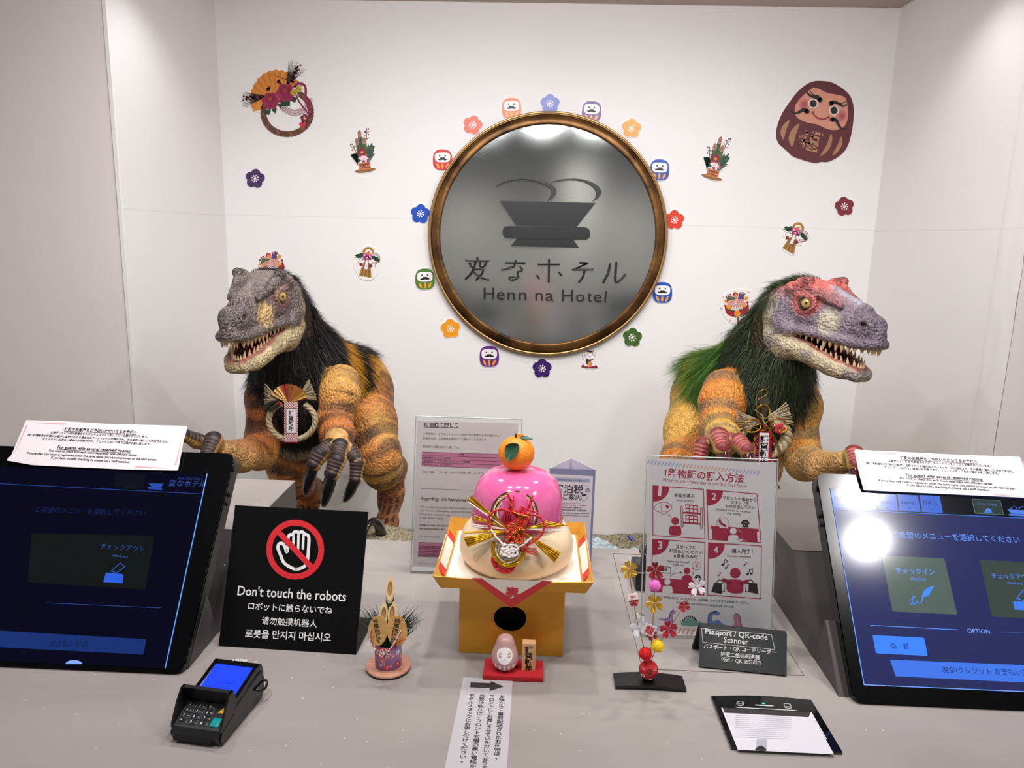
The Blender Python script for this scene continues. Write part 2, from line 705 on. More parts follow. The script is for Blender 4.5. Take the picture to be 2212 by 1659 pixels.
G_hdr, G_bg = glow('#10111a', .9), glow('#2b305f', .85)
K3, K4 = 500 / 2212, 500 / 2212
u = Ink(1712, 960, K3, PR, TN)
tl, bl = u.p(360, 418), Ink(1712, 1290, K4, PR, TN).p(683, 838)
e = V((.53, 0, 0))
u.put([bl, bl + e, tl + e, tl], [[0, 1, 2, 3]], G_bg)
Z = u.zoom
u.poly([(360, 418), (2700, 545), (2720, 725), (394, 622)], G_hdr, 1)
u.stroke([(394, 622), (2720, 727)], 7, glow('#3f6fc8'), 2)
for i, q in enumerate([[(366, 442), (560, 452), (590, 618), (400, 610)], [(575, 455), (775, 466), (800, 624), (606, 618)], [(787, 472), (985, 482), (1010, 634), (812, 626)],
                       [(1000, 478), (1195, 489), (1225, 646), (1022, 637)], [(1210, 484), (1405, 494), (1437, 656), (1236, 647)]]):
    u.poly(rpoly(q, 10), glow('#3c62c4'), 2)
    x, y = q[0][0] + 48, q[0][1] + 90
    u.text(('日本語', 'English', '简体中文', '繁體中文', '한국어')[i], (x - 12, y), (x + 122, y + 8), glow('#17204e'), 3)
    u.stroke([(x + 58, y + 38), (x + 71, y + 50), (x + 84, y + 40)], 5, glow('#17204e'), 3)
u.poly(rpoly([(1708, 520), (1985, 535), (2020, 676), (1742, 662)], 14), glow('#506a62'), 2)
u.poly(rpoly([(1714, 526), (1980, 540), (2013, 670), (1748, 656)], 12), glow('#2f3b38'), 3)
u.text('スタッフ呼出', (1765, 580), (1950, 590), glow('#4f70bb'), 4)
u.ell(1868, 645, 32, 34, glow('#4f78d8'), 4, a0=pi, a1=2 * pi)
u.rect(1832, 646, 1906, 654, glow('#4f78d8'), 4)
u.poly([(2052, 622), (2240, 632), (2205, 668), (2090, 662)], glow('#4f78d8'), 2)
u.poly(rpoly([(2065, 664), (2222, 672), (2222, 688), (2065, 680)], 8), glow('#4f78d8'), 2)
for dx in (0, 80):
    u.stroke(crom([(2078 + dx, 615), (2110 + dx, 597), (2138 + dx, 604), (2130 + dx, 622)], 5), 5, glow('#4f78d8'), 2)
u.text('ご希望のメニューを選択してください', (958, 888), (2175, 938), glow('#5b8ff0'), 2)
u.poly(rpoly([(845, 1062), (1450, 1090), (1573, 1627), (955, 1597)], 16), glow('#4d5c56'), 2)
u.text('チェックイン', (990, 1228), (1362, 1244), glow('#4d8af5'), 3, bold=.012)
u.text('check-in', (1130, 1296), (1275, 1303), glow('#4d8af5'), 3)
u.poly(crom([(1232, 1495), (1236, 1440), (1262, 1395), (1300, 1368), (1348, 1356), (1330, 1392), (1312, 1420), (1300, 1448), (1255, 1460), (1240, 1498)], 4), glow('#3f82f5'), 3)
u.stroke(crom([(1236, 1505), (1200, 1520), (1190, 1497), (1172, 1522), (1135, 1523), (1120, 1490), (1150, 1475), (1170, 1455), (1150, 1452), (1140, 1490), (1152, 1512)], 5), 7, glow('#3f82f5'), 3)
u.poly(rpoly([(1788, 1105), (2396, 1132), (2520, 1675), (1905, 1648)], 16), glow('#38423f'), 2)
u.text('チェックアウト', (1905, 1276), (2300, 1290), glow('#4478dc'), 3, bold=.01)
u.text('check-out', (2050, 1335), (2200, 1342), glow('#4478dc'), 3)
u.poly([(2105, 1500), (2330, 1510), (2345, 1590), (2120, 1580)], glow('#3f76e8'), 3)
u.frame([(2140, 1470), (2210, 1385), (2290, 1440), (2230, 1500)], 8, glow('#3f76e8'), 3)
Z(1712, 1290, K4)
u.stroke([(745, 269), (1590, 313)], 6, glow('#5b8ff0'), 2)
u.text('OPTION', (1675, 340), (1890, 349), glow('#6f9df2'), 2)
u.stroke([(1970, 331), (2640, 362)], 4, glow('#3a5ca8'), 2)
u.poly(rpoly([(762, 362), (1258, 388), (1291, 562), (797, 537)], 16), glow('#3d7bf0'), 2)
u.text('両', (936, 488), (994, 491), glow('#15285e'), 3)
u.text('替', (1060, 491), (1116, 494), glow('#15285e'), 3)
u.poly([(930, 597), (2660, 668), (2680, 838), (985, 757)], glow('#3f6fd8'), 2)
u.text('現金/クレジット お支払い対応', (1430, 718), (2330, 752), glow('#1a2a66'), 3)
sc = Ink(1712, 960, K3, PR, TN)
for a, b in ((tl, bl), (bl, bl + e)):
    u.tube([a + TN * .0004, b + TN * .0004], .0006, glow('#6f9cf0'), 4)
u.build('display', kr)

KL1, KL2 = 500 / 2183, 500 / 2212
w = Ink(0, 880, KL1, PL, TN)
tr = w.p(1955, 625)
br = w.zoom(0, 1180, KL2).p(1580, 1165)
e = V((-.56, 0, 0))
w.put([br + e, br, tr, tr + e], [[0, 1, 2, 3]], glow('#05061a', .8))
w.poly([(-600, 770), (1400, 890), (1370, 1035), (-600, 935)], glow('#152d68'), 2)
w.text('お支払い対応', (470, 955), (835, 962), glow('#0c1638'), 3)
w.ell(707, 1126, 80, 38, glow('#7c9ce6'), 2, a0=pi, a1=2 * pi)
w.stroke([(450, 542), (1540, 590)], 4, glow('#2c4a94'), 2)
w.zoom(0, 880, KL1)
w.poly([(300, 1185), (1458, 1212), (1370, 1720), (260, 1650)], glow('#0f1413', 1), 2)
w.text('チェックアウト', (945, 1330), (1350, 1362), glow('#24448f'), 3)
w.text('check-out', (1060, 1405), (1205, 1424), glow('#33508f'), 3)
w.poly([(975, 1648), (1000, 1558), (1165, 1575), (1160, 1660)], glow('#2a58c8'), 3)
w.frame([(1050, 1545), (1135, 1468), (1180, 1502), (1100, 1562)], 7, glow('#2a52b4'), 3)
w.text('ご希望のメニューを選択してください', (330, 985), (1368, 1020), glow('#14214f'), 2)
w.text('2025/12/27 03:21', (1668, 680), (1900, 688), glow('#22407f'), 2)
w.text('変なホテル', (1590, 738), (1938, 752), glow('#2a4690'), 2)
w.poly([(1400, 715), (1545, 722), (1518, 752), (1430, 748)], glow('#2747a5'), 2)
w.poly(rpoly([(1395, 748), (1530, 756), (1530, 778), (1395, 770)], 10), glow('#2747a5'), 2)
w.poly([(1085, 620), (1375, 632), (1350, 765), (1080, 752)], glow('#0b0e18'), 1)
w.stroke([(-600, 690), (1920, 818)], 6, glow('#1e3c86'), 2)
w.tube([tr + TN * .0004, br + TN * .0004], .0007, glow('#5d9af0'), 4)
w.build('display', kl)

# ------------------------------------------------------------------ laminated notices taped over the tops of both screens
M_lam = mat('laminated_paper', '#f4eef2', .3)
NL = ['複数のお部屋をご予約いただいてるお客様へ', '各部屋ごとに宿泊代表者名を入力しチェックインをして頂く必要ががございます。',
      '同じ代表者名が複数のお部屋に登録されてる場合はエラーメッセージが表示され、次の画面へ進むことが出来ません。',
      'チェックイン出来ない場合はお手数ですが、フロントスタッフまでご連絡お願い致します。', 'For guests with several reserved rooms:',
      'You need to check into each room separately with different names.',
      'If more than one room is registered under the same name, you cannot proceed to the next screen.', 'If you have trouble checking in, please call a staff member.']


def notice(rx, ry, k, P, outline, ends, marks, label):
    q = Ink(rx, ry, k, P + TN * .0045, TN, .0002)
    q.slab(rpoly(outline, 14, 3), M_lam, .0012)
    q.P0 = q.P0 + TN * .0012
    K = ink('#2a2532')
    for i, (a, b) in enumerate(ends):
        q.text(NL[i], a, b, K, 2, bold=.018 if i not in (0, 4) else .024)
        if i in (0, 4):
            q.stroke([(a[0], a[1] + 8), (b[0], b[1] + 8)], 4, K, 2)
    for m in marks:
        q.poly(m, ink('#eab6bb'), 1)
    c = q.p(*outline[0])
    o = q.build('guest_notice', None, c)
    tag(o, label, 'notice', 'notices taped over the touch screens')


notice(0, 880, KL1, PL, [(250, 122), (700, 138), (1000, 158), (1772, 178), (1730, 330), (1680, 598), (1200, 588), (700, 566), (300, 545), (62, 502), (110, 455)],
       [((605, 215), (1290, 248)), ((475, 245), (1395, 285)), ((262, 268), (1585, 332)), ((400, 305), (1420, 355)), ((540, 388), (1230, 425)), ((455, 415), (1295, 460)), ((255, 440), (1480, 504)), ((480, 483), (1225, 527))],
       [[(290, 143), (620, 150), (616, 165)], [(246, 172), (262, 172), (118, 476)], [(1278, 550), (1600, 576), (1275, 566)], [(1735, 235), (1663, 547), (1645, 547)]],
       'white laminated guest notice taped across the top of the nearly black touch screen')
notice(1712, 960, K3, PR, [(588, 52), (1000, 72), (1500, 98), (2170, 122), (2235, 300), (2300, 515), (1800, 492), (680, 440), (640, 300)],
       [((1030, 140), (1770, 178)), ((915, 165), (1895, 217)), ((705, 188), (2115, 268)), ((878, 225), (1970, 287)), ((1085, 305), (1820, 348)), ((1018, 330), (1915, 388)), ((820, 352), (2128, 432)), ((1095, 397), (1885, 448))],
       [[(650, 73), (995, 82), (990, 96)], [(612, 98), (628, 98), (690, 430)], [(1925, 470), (1930, 486), (2230, 500)], [(2195, 160), (2205, 160), (2270, 420)]],
       'white laminated guest notice taped across the top of the lit blue touch screen')

# ------------------------------------------------------------------ round sign on the back wall
WY = 3.0
WN = V((0, -1, 0))
lc = at(1182, 512, Y=WY - .03)
lg = thing('round_hotel_sign', 'big round brushed steel sign with bronze rim and black cup emblem', 'sign', (lc.x, WY, lc.z))
M_brz = mat('aged_bronze', '#8a6237', .38, metal=.75, var=(9, '#3c2918', (1, 1, 1)), bump=(55, .5))
M_brz2 = mat('bronze_lip', '#b08a5c', .3, metal=.9)
M_steel = bpy.data.materials.new('brushed_steel')
M_steel.use_nodes = True
_nt = M_steel.node_tree
_nt.nodes.remove(_nt.nodes['Principled BSDF'])
_gl = _nt.nodes.new('ShaderNodeBsdfAnisotropic')
_gl.distribution = 'BECKMANN'
_gl.inputs['Color'].default_value = rgb('#c9cfcf')
_tc, _no = _nt.nodes.new('ShaderNodeTexCoord'), _nt.nodes.new('ShaderNodeTexNoise')
_no.inputs['Scale'].default_value = 420
_nt.links.new(_tc.outputs['Object'], _no.inputs['Vector'])
_mr = _nt.nodes.new('ShaderNodeMapRange')
_mr.inputs[3].default_value, _mr.inputs[4].default_value = .10, .19
_nt.links.new(_no.outputs[0], _mr.inputs[0])
_nt.links.new(_mr.outputs[0], _gl.inputs['Roughness'])
_df = _nt.nodes.new('ShaderNodeBsdfDiffuse')
_df.inputs['Color'].default_value = rgb('#8d9494')
_mx = _nt.nodes.new('ShaderNodeMixShader')
_mx.inputs[0].default_value = .80
_nt.links.new(_df.outputs[0], _mx.inputs[1]); _nt.links.new(_gl.outputs[0], _mx.inputs[2])
_nt.links.new(_mx.outputs[0], _nt.nodes['Material Output'].inputs[0])
ax = Matrix(((1, 0, 0), (0, 0, -1), (0, 1, 0)))   # lathe axis towards the room
RO, RI = .472, .424
MB().lathe([(RO, 0), (RO, .028), (RO - .004, .032), (RO - .008, .0285), (RO - .011, .0285)], (lc.x, WY, lc.z), M_brz2, 96, ax, caps=False).build('outer_lip', lg)
MB().lathe([(RO - .0115, .001), (RO - .0115, .022), (RO - .014, .031), (RI + .004, .036), (RI, .034), (RI, .02)], (lc.x, WY, lc.z), M_brz, 96, ax, caps=False).build('bronze_rim', lg)
pl = MB()
pl.lathe([(RI, .006), (RI, .0262), (RI - .002, .0268), (.0, .0268)], (lc.x, WY, lc.z), M_steel, 96, ax, smooth=False, caps=False)
pl.build('steel_plate', lg)
k = 560 / 2212
M_blk = mat('black_relief_letters', '#1d2022', .38)
em = Ink(900, 200, k, (0, WY - .034, 0), WN)
def solid(q, pts, h=.006): q.slab(pts, M_blk, h)
solid(em, [(710, 925), (1528, 942), (1365, 1147), (848, 1135)])
st1 = crom([(672, 803), (740, 752), (880, 722), (1050, 745), (1160, 792), (1193, 850), (1165, 895), (1112, 927)], 5)
st2 = crom([(1112, 927), (1142, 880), (1146, 835), (1110, 795), (1020, 757), (900, 737), (760, 762), (672, 803)], 5)
solid(em, st1 + st2[1:-1])
st1 = crom([(1130, 768), (1250, 738), (1400, 738), (1520, 778), (1577, 842), (1550, 900), (1495, 935)], 5)
st2 = crom([(1495, 935), (1527, 890), (1530, 845), (1490, 795), (1400, 755), (1280, 747), (1130, 768)], 5)
solid(em, st1 + st2[1:-1])
solid(em, rpoly([(733, 1138), (1478, 1150), (1480, 1258), (733, 1244)], 52, 7), .008)
em.zoom(900, 500, k)
solid(em, [(858, 58), (1335, 66), (1386, 140), (800, 126)])
em.build('cup_emblem', lg)
ch = Ink(900, 500, k, (0, WY - .0385, 0), WN)
CH = [[(517, 226), (517, 248)], [(420, 248), (612, 250)], [(452, 272), (462, 296), (490, 298), (499, 260)], [(536, 260), (541, 297), (574, 299), (590, 268)],
      [(492, 312), (455, 368), (418, 405)], [(478, 320), (562, 322), (548, 370), (510, 412)], [(488, 345), (540, 390), (612, 412)],
      [(760, 266), (922, 268)], [(845, 250), (828, 302), (728, 327)], [(884, 304), (900, 330), (862, 346), (862, 386), (845, 405), (808, 413), (790, 400), (806, 388), (870, 393)],
      [(1040, 281), (1216, 281)], [(1130, 240), (1127, 430)], [(1027, 377), (1045, 399)], [(1217, 352), (1235, 374)],
      [(1395, 268), (1462, 270), (1334, 325)], [(1334, 327), (1504, 326)], [(1436, 330), (1421, 388), (1387, 432)],
      [(1653, 278), (1636, 358), (1594, 436)], [(1705, 265), (1698, 427), (1740, 410), (1782, 368)]]
for grp in (CH[0:7], CH[7:10], CH[10:14], CH[14:17], CH[17:19]):
    q = Ink(900, 500, k, (0, WY - .0385, 0), WN)
    for c in grp:
        pts = crom(c, 4) if len(c) > 3 else c
        q.tube([q.p(x, y) for x, y in pts], .0040, M_blk, 8)
        for x, y in (pts[0], pts[-1]):
            q.ball(q.p(x, y), .0040, M_blk, seg=8)
    q.build('raised_character', lg)
for c, x0, x1, y in (('H', 572, 660, 580), ('e', 682, 752, 584), ('n', 775, 838, 587), ('n', 872, 936, 589), ('n', 1012, 1077, 592), ('a', 1098, 1169, 595), ('H', 1240, 1333, 599), ('o', 1358, 1432, 603), ('t', 1457, 1493, 604), ('e', 1508, 1578, 606), ('l', 1602, 1613, 608)):
    q = Ink(900, 500, k, (0, WY - .034, 0), WN)
    q.text(c, (x0, y - 3), (x1, y - 2), M_blk, 0, z=.006, em=.0672)
    q.build('raised_letter', lg)

# ------------------------------------------------------------------ stickers on the back wall
M_stk = mat('sticker_white_edge', '#f3efec', .4)
STK = .0032


def sticker(name, q, outline, label, cat, group, edge=True):
    """foam backed sticker: a slab cut to the outline; the print of q lies on top"""
    b = MB()
    o = q.build(name, None, q.p(*outline[0]) * 0 + q.center)
    return tag(o, label, cat, group)


def new_sticker(cx, cy, rx, ry, k, rough=.35):
    q = Ink(rx, ry, k, (0, WY - STK, 0), WN, .00012)
    q.center = at(cx, cy, Y=WY)
    return q


def slabcut(q, outline, m=None):
    """the cut sheet itself, from the wall face to the print"""
    P = [q.p(x, y, 0) for x, y in outline]
    q.prism(P, m or M_stk, V((0, STK - .0004, 0)))


def grow(pts, d):
    c = (sum(p[0] for p in pts) / len(pts), sum(p[1] for p in pts) / len(pts))
    return [(c[0] + (p[0] - c[0]) * (1 + d), c[1] + (p[1] - c[1]) * (1 + d)) for p in pts]


def sup(rx, ry, e, n=36, egg=0):
    o = []
    for i in range(n):
        a = 2 * pi * i / n
        c, d = cos(a), sin(a)
        x = rx * math.copysign(abs(c) ** e, c)
        y = ry * math.copysign(abs(d) ** e, d)
        o.append((x * (1 + egg * y / ry), y))
    return o


K_BLK, K_WHT = ink('#141216'), ink('#f6f3f2')


def daruma(cx, cy, color, rot, label):
    q = new_sticker(cx, cy, cx, cy, .2532)
    q.turn((0, 0), (0, 0), rot, 1)
    body = sup(83, 90, .72, egg=.03)
    slabcut(q, grow(body, .035))
    q.poly(body, ink(color, .3), 1)
    q.poly(sup(66, 42, .62) and [(x, y - 20) for x, y in sup(66, 42, .62, egg=-.03)], K_WHT, 2)
    for s in (-1, 1):
        q.ell(s * 24 - 1, -34, 7, 7, K_BLK, 3)
        q.smoothpoly([(0, -18), (s * 15, -20), (s * 26, -8), (s * 42, -6), (s * 30, 5), (s * 10, 4), (0, 0)], K_BLK, 3 if s < 0 else 4, 4)
        q.ell(s * 40, 52, 10, 26, ink('#f0a02c', .3), 2, rot=s * .42)
    q.ell(0, 53, 9.5, 26, ink('#f0a02c', .3), 2)
    o = q.build('daruma_sticker', None, q.center)
    tag(o, label, 'wall sticker', 'stickers around the round sign')


def blossom_pts(r=1.0, n=10):
    o = []
    for i in range(5):
        a0 = -pi / 2 + i * 2 * pi / 5
        for j in range(n + 1):
            a = a0 - 1.28 + 2.56 * j / n
            o.append((r * (44 * cos(a0) + 40 * cos(a)), r * (44 * sin(a0) + 40 * sin(a))))
    return o


def blossom(cx, cy, color, rot, label, group='stickers around the round sign', white=K_WHT):
    q = new_sticker(cx, cy, cx, cy, .2532)
    q.turn((0, 0), (0, 0), rot, 1)
    pts = blossom_pts()
    slabcut(q, grow(pts, .045))
    q.poly(pts, ink(color, .3), 1)
    for i in range(8):
        a = i * pi / 4 + .2
        q.stroke([(0, 0), (26 * cos(a), 26 * sin(a))], 4, white, 2 + (i % 2), cap=False)
        q.ell(27 * cos(a), 27 * sin(a), 6, 6, white, 4, n=10)
    q.ell(0, 0, 7, 7, white, 5, n=10)
    tag(q.build('plum_blossom_sticker', None, q.center), label, 'wall sticker', group)


for a in ((1105, 234, '#d9632a', 0, 'orange daruma sticker above the round sign'), (1278, 241, '#6a3a90', 3, 'purple daruma sticker above the round sign, by the yellow-orange blossom'),
          (956, 345, '#cf2136', 0, 'red daruma sticker at the upper left of the round sign'), (1425, 367, '#2f55b8', 3, 'blue daruma sticker at the upper right of the round sign'),
          (918, 603, '#55803a', -2, 'green daruma sticker at the lower left of the round sign'), (1431, 632, '#2c55bb', 2, 'blue daruma sticker at the lower right of the round sign'),
          (1057, 770, '#67348c', 0, 'purple daruma sticker below the round sign')):
    daruma(*a)
for a in ((1188, 224, '#2f4fb4', 0, 'blue plum blossom sticker directly above the round sign'), (1021, 270, '#ea4f2b', 14, 'red-orange plum blossom sticker between the red and the orange daruma'),
          (1364, 277, '#f39b28', 4, 'yellow-orange plum blossom sticker between the purple and the blue daruma above'), (908, 462, '#2350c0', 6, 'blue plum blossom sticker beside the left edge of the round sign'),
          (1457, 475, '#e2432c', 0, 'red-orange plum blossom sticker beside the right edge of the round sign'), (973, 710, '#f5a128', -5, 'yellow plum blossom sticker below the green daruma'),
          (1366, 729, '#456a33', 4, 'green plum blossom sticker below the blue daruma'), (1171, 796, '#43246f', 0, 'dark purple plum blossom sticker directly below the round sign')):
    blossom(*a)
blossom(551, 386, '#44285f', 8, 'dark purple plum blossom sticker alone on the wall above the black-maned dinosaur', 'loose blossoms on the wall')
blossom(1824, 446, '#7d2438', -8, 'wine red plum blossom sticker alone below the big daruma sticker', 'loose blossoms on the wall')

# lucky cat
q = new_sticker(1273, 777, 1240, 740, 70 / 1659)
out = [(380, 1230), (470, 1110), (455, 1010), (500, 900), (440, 780), (415, 690), (460, 620), (545, 620), (590, 470), (600, 330), (690, 275), (790, 400), (900, 400), (1000, 275), (1080, 380), (1110, 560), (1090, 760), (1100, 1000), (1090, 1110), (1215, 1260), (1180, 1310), (700, 1320)]
slabcut(q, grow(out, .035))
g = ink('#6f5f72')
q.poly(grow(out, .0), K_WHT, 1)
q.poly(crom([(375, 1230), (480, 1120), (800, 1180), (1070, 1130), (1210, 1265), (1100, 1305), (700, 1300), (450, 1275)], 4, True), ink('#8f1f36'), 2)
q.poly(crom([(480, 1000), (560, 900), (640, 810), (960, 810), (1090, 900), (1080, 1100), (1040, 1200), (560, 1210), (500, 1150)], 4, True), K_WHT, 3)
q.poly([(650, 820), (980, 810), (985, 880), (880, 930), (700, 1120), (620, 1050), (620, 930)], ink('#1c4638'), 4)
q.stroke(crom([(640, 815), (610, 950), (640, 1080), (690, 1125)], 4), 26, ink('#7c1d2c'), 5)
q.ell(795, 870, 55, 55, ink('#e2b54a'), 6)
q.ell(795, 870, 28, 28, ink('#8c2a24'), 7)
q.ell(810, 1100, 110, 165, ink('#ee9a66'), 6, rot=.5)
for d in (0, 70):
    q.stroke([(760 + d * .6, 1090 - d), (890 + d * .6, 1170 - d)], 14, ink('#8a4a30'), 7)
q.ell(975, 985, 85, 75, K_WHT, 8)
q.ell(825, 640, 285, 235, g, 8)
q.ell(825, 640, 272, 222, K_WHT, 9)
for s, x in ((-1, 690), (1, 1000)):
    q.poly([(x - 85, 500), (x, 285), (x + 85, 480)], K_WHT, 9)
    q.poly([(x - 45, 430), (x, 325), (x + 45, 430)], ink('#8a1f30'), 10)
    q.stroke(crom([(825 + s * 118 - 32, 615), (825 + s * 118, 565), (825 + s * 118 + 32, 615)], 4), 20, K_BLK, 11)
    q.ell(825 + s * 205, 668, 48, 32, ink('#c99ab4'), 11)
q.ell(845, 500, 125, 50, ink('#e0a04c'), 10)
q.ell(845, 455, 95, 45, ink('#16182a'), 11)
q.stroke(crom([(740, 690), (775, 715), (805, 685), (840, 720), (872, 695)], 4), 13, ink('#6a2f34'), 11)
q.ring(480, 690, 55, 72, g, 3, n=20, a0=1.6, a1=5.4)
q.stroke(crom([(470, 770), (480, 850), (540, 900)], 4), 14, g, 3)
tag(q.build('lucky_cat_sticker', None, q.center), 'white lucky cat sticker on a red cushion below the round sign', 'wall sticker', 'stickers around the round sign')


# bamboo and pine New Year arrangements
def kadomatsu_art(q):
    A, B = [], []
    out = [(460, 1400), (585, 1340), (560, 1190), (500, 1175), (345, 980), (440, 910), (320, 680), (390, 640), (480, 760), (470, 540), (540, 480), (530, 330), (590, 255), (650, 330), (670, 460), (760, 450), (780, 220), (870, 215), (870, 500), (800, 560), (820, 690), (950, 600), (1010, 700), (985, 850), (1030, 900), (960, 1080), (890, 1150), (910, 1300), (1045, 1335), (980, 1400), (700, 1455)]
    slabcut(q, grow(out, .02))
    gr, gd, gl = ink('#3f5a2c'), ink('#12352c'), ink('#6f8f3f')
    q.poly([(345, 970), (450, 910), (560, 930), (640, 1130), (520, 1180)], gd, 2)
    for i in range(8):
        y = 935 + i * 32
        q.poly([(350 + i * 22, y), (560, y - 20 + i * 12), (560, y + 20 + i * 10), (356 + i * 22, y + 22)], gd, 2)
        q.poly([(1030 - i * 20, y - 40), (800, y - 20 + i * 10), (800, y + 24 + i * 8), (1020 - i * 20, y - 16)], gd, 2)
    q.poly(crom([(800, 980), (810, 720), (850, 670), (870, 720), (945, 605), (960, 700), (1008, 690), (985, 850), (900, 1000)], 3, True), ink('#1f4636'), 3)
    q.stroke([(815, 770), (915, 735), (905, 810), (980, 790)], 11, gl, 4)
    q.poly([(550, 430), (655, 430), (700, 980), (580, 980)], ink('#2f4f2c'), 3)
    q.poly([(490, 640), (580, 600), (650, 980), (540, 980)], gr, 4)
    q.poly([(675, 600), (785, 600), (820, 900), (780, 960), (660, 960)], gr, 5)
    q.stroke([(700, 775), (805, 755)], 9, gl, 6)
    for x, y, h in ((595, 370, 105), (527, 582, 102), (722, 560, 102)):
        q.ell(x, y, 55, h, ink('#c79a84'), 6, rot=-.1)
        q.ell(x, y - 4, 44, h - 16, ink('#96705f'), 7, rot=-.1)
    br = ink('#3a2226')
    q.stroke([(795, 222), (790, 350), (780, 560)], 19, br, 2)
    q.stroke([(790, 360), (855, 300)], 15, br, 2); q.stroke([(775, 450), (715, 395)], 15, br, 2); q.stroke([(785, 520), (860, 475)], 15, br, 2)
    q.stroke([(395, 645), (440, 770), (510, 910)], 19, br, 3)
    q.stroke([(430, 765), (365, 735)], 14, br, 3); q.stroke([(470, 840), (520, 795)], 14, br, 3)
    for x, y in ((840, 240), (748, 318), (835, 390), (355, 672), (463, 722), (405, 815)):
        q.ell(x, y, 24, 24, ink('#7c1f3a'), 3)
    pts = [(655 + 1.5 * x, 870 + 1.5 * y) for x, y in blossom_pts()]
    q.poly(pts, ink('#7d1a30'), 7)
    q.poly([(605, 850), (630, 870), (640, 845), (662, 868), (675, 840), (690, 865), (715, 840), (700, 905), (665, 918), (630, 900)], ink('#e99a22'), 8)
    fan = [(710, 1150)] + [(710 + 195 * cos(a), 1150 + 205 * sin(a)) for a in [pi + .52 + i * (pi - 1.1) / 14 for i in range(15)]]
    q.poly(fan, ink('#ad2a52'), 8)
    fan = [(710, 1140)] + [(710 + (165 - 12 * (i % 2)) * cos(a), 1145 + (178 - 14 * (i % 2)) * sin(a)) for i, a in [(i, pi + .55 + i * (pi - 1.15) / 12) for i in range(13)]]
    q.poly(fan, ink('#f0e8ea'), 9)
    for i in range(1, 6):
        a = pi + .55 + i * (pi - 1.15) / 6
        q.stroke([(710, 1140), (710 + 160 * cos(a), 1145 + 170 * sin(a))], 5, ink('#77686e'), 10, cap=False)
    q.ell(712, 1135, 40, 35, ink('#b52a4c'), 11)
    q.poly(crom([(470, 1400), (620, 1345), (900, 1315), (1035, 1335), (960, 1395), (730, 1445), (540, 1440)], 5, True), ink('#8a6234'), 2)
    q.poly([(565, 1190), (880, 1140), (910, 1340), (590, 1390)], ink('#cf7f45'), 4)
    for i in range(1, 8):
        q.stroke([(565 + i * 39, 1190 - i * 6), (590 + i * 40, 1390 - i * 6)], 6, ink('#a85f30'), 5, cap=False)
    rd = ink('#6d1626')
    q.stroke([(570, 1235), (888, 1195)], 16, rd, 6, cap=False)
    q.stroke([(585, 1330), (905, 1290)], 16, rd, 6, cap=False)
    for s in (-1, 1):
        q.ring(725 + s * 62, 1222 - s * 10, 34, 54, rd, 7, n=16, sy=.62)
        q.stroke([(725, 1225), (725 + s * 40, 1295)], 15, rd, 7)


q = new_sticker(783, 325, 730, 260, 110 / 1404)
kadomatsu_art(q)
tag(q.build('bamboo_arrangement_sticker', None, q.center), 'bamboo and pine New Year sticker on the wall left of the round sign', 'wall sticker', 'bamboo arrangement stickers')
q = new_sticker(1547, 342, 1480, 280, 140 / 1936)
q.turn((730, 1390), (770, 1430), 21.4, 1257 / 1129)
kadomatsu_art(q)
tag(q.build('bamboo_arrangement_sticker', None, q.center), 'bamboo and pine New Year sticker on the wall right of the round sign, leaning right', 'wall sticker', 'bamboo arrangement stickers')


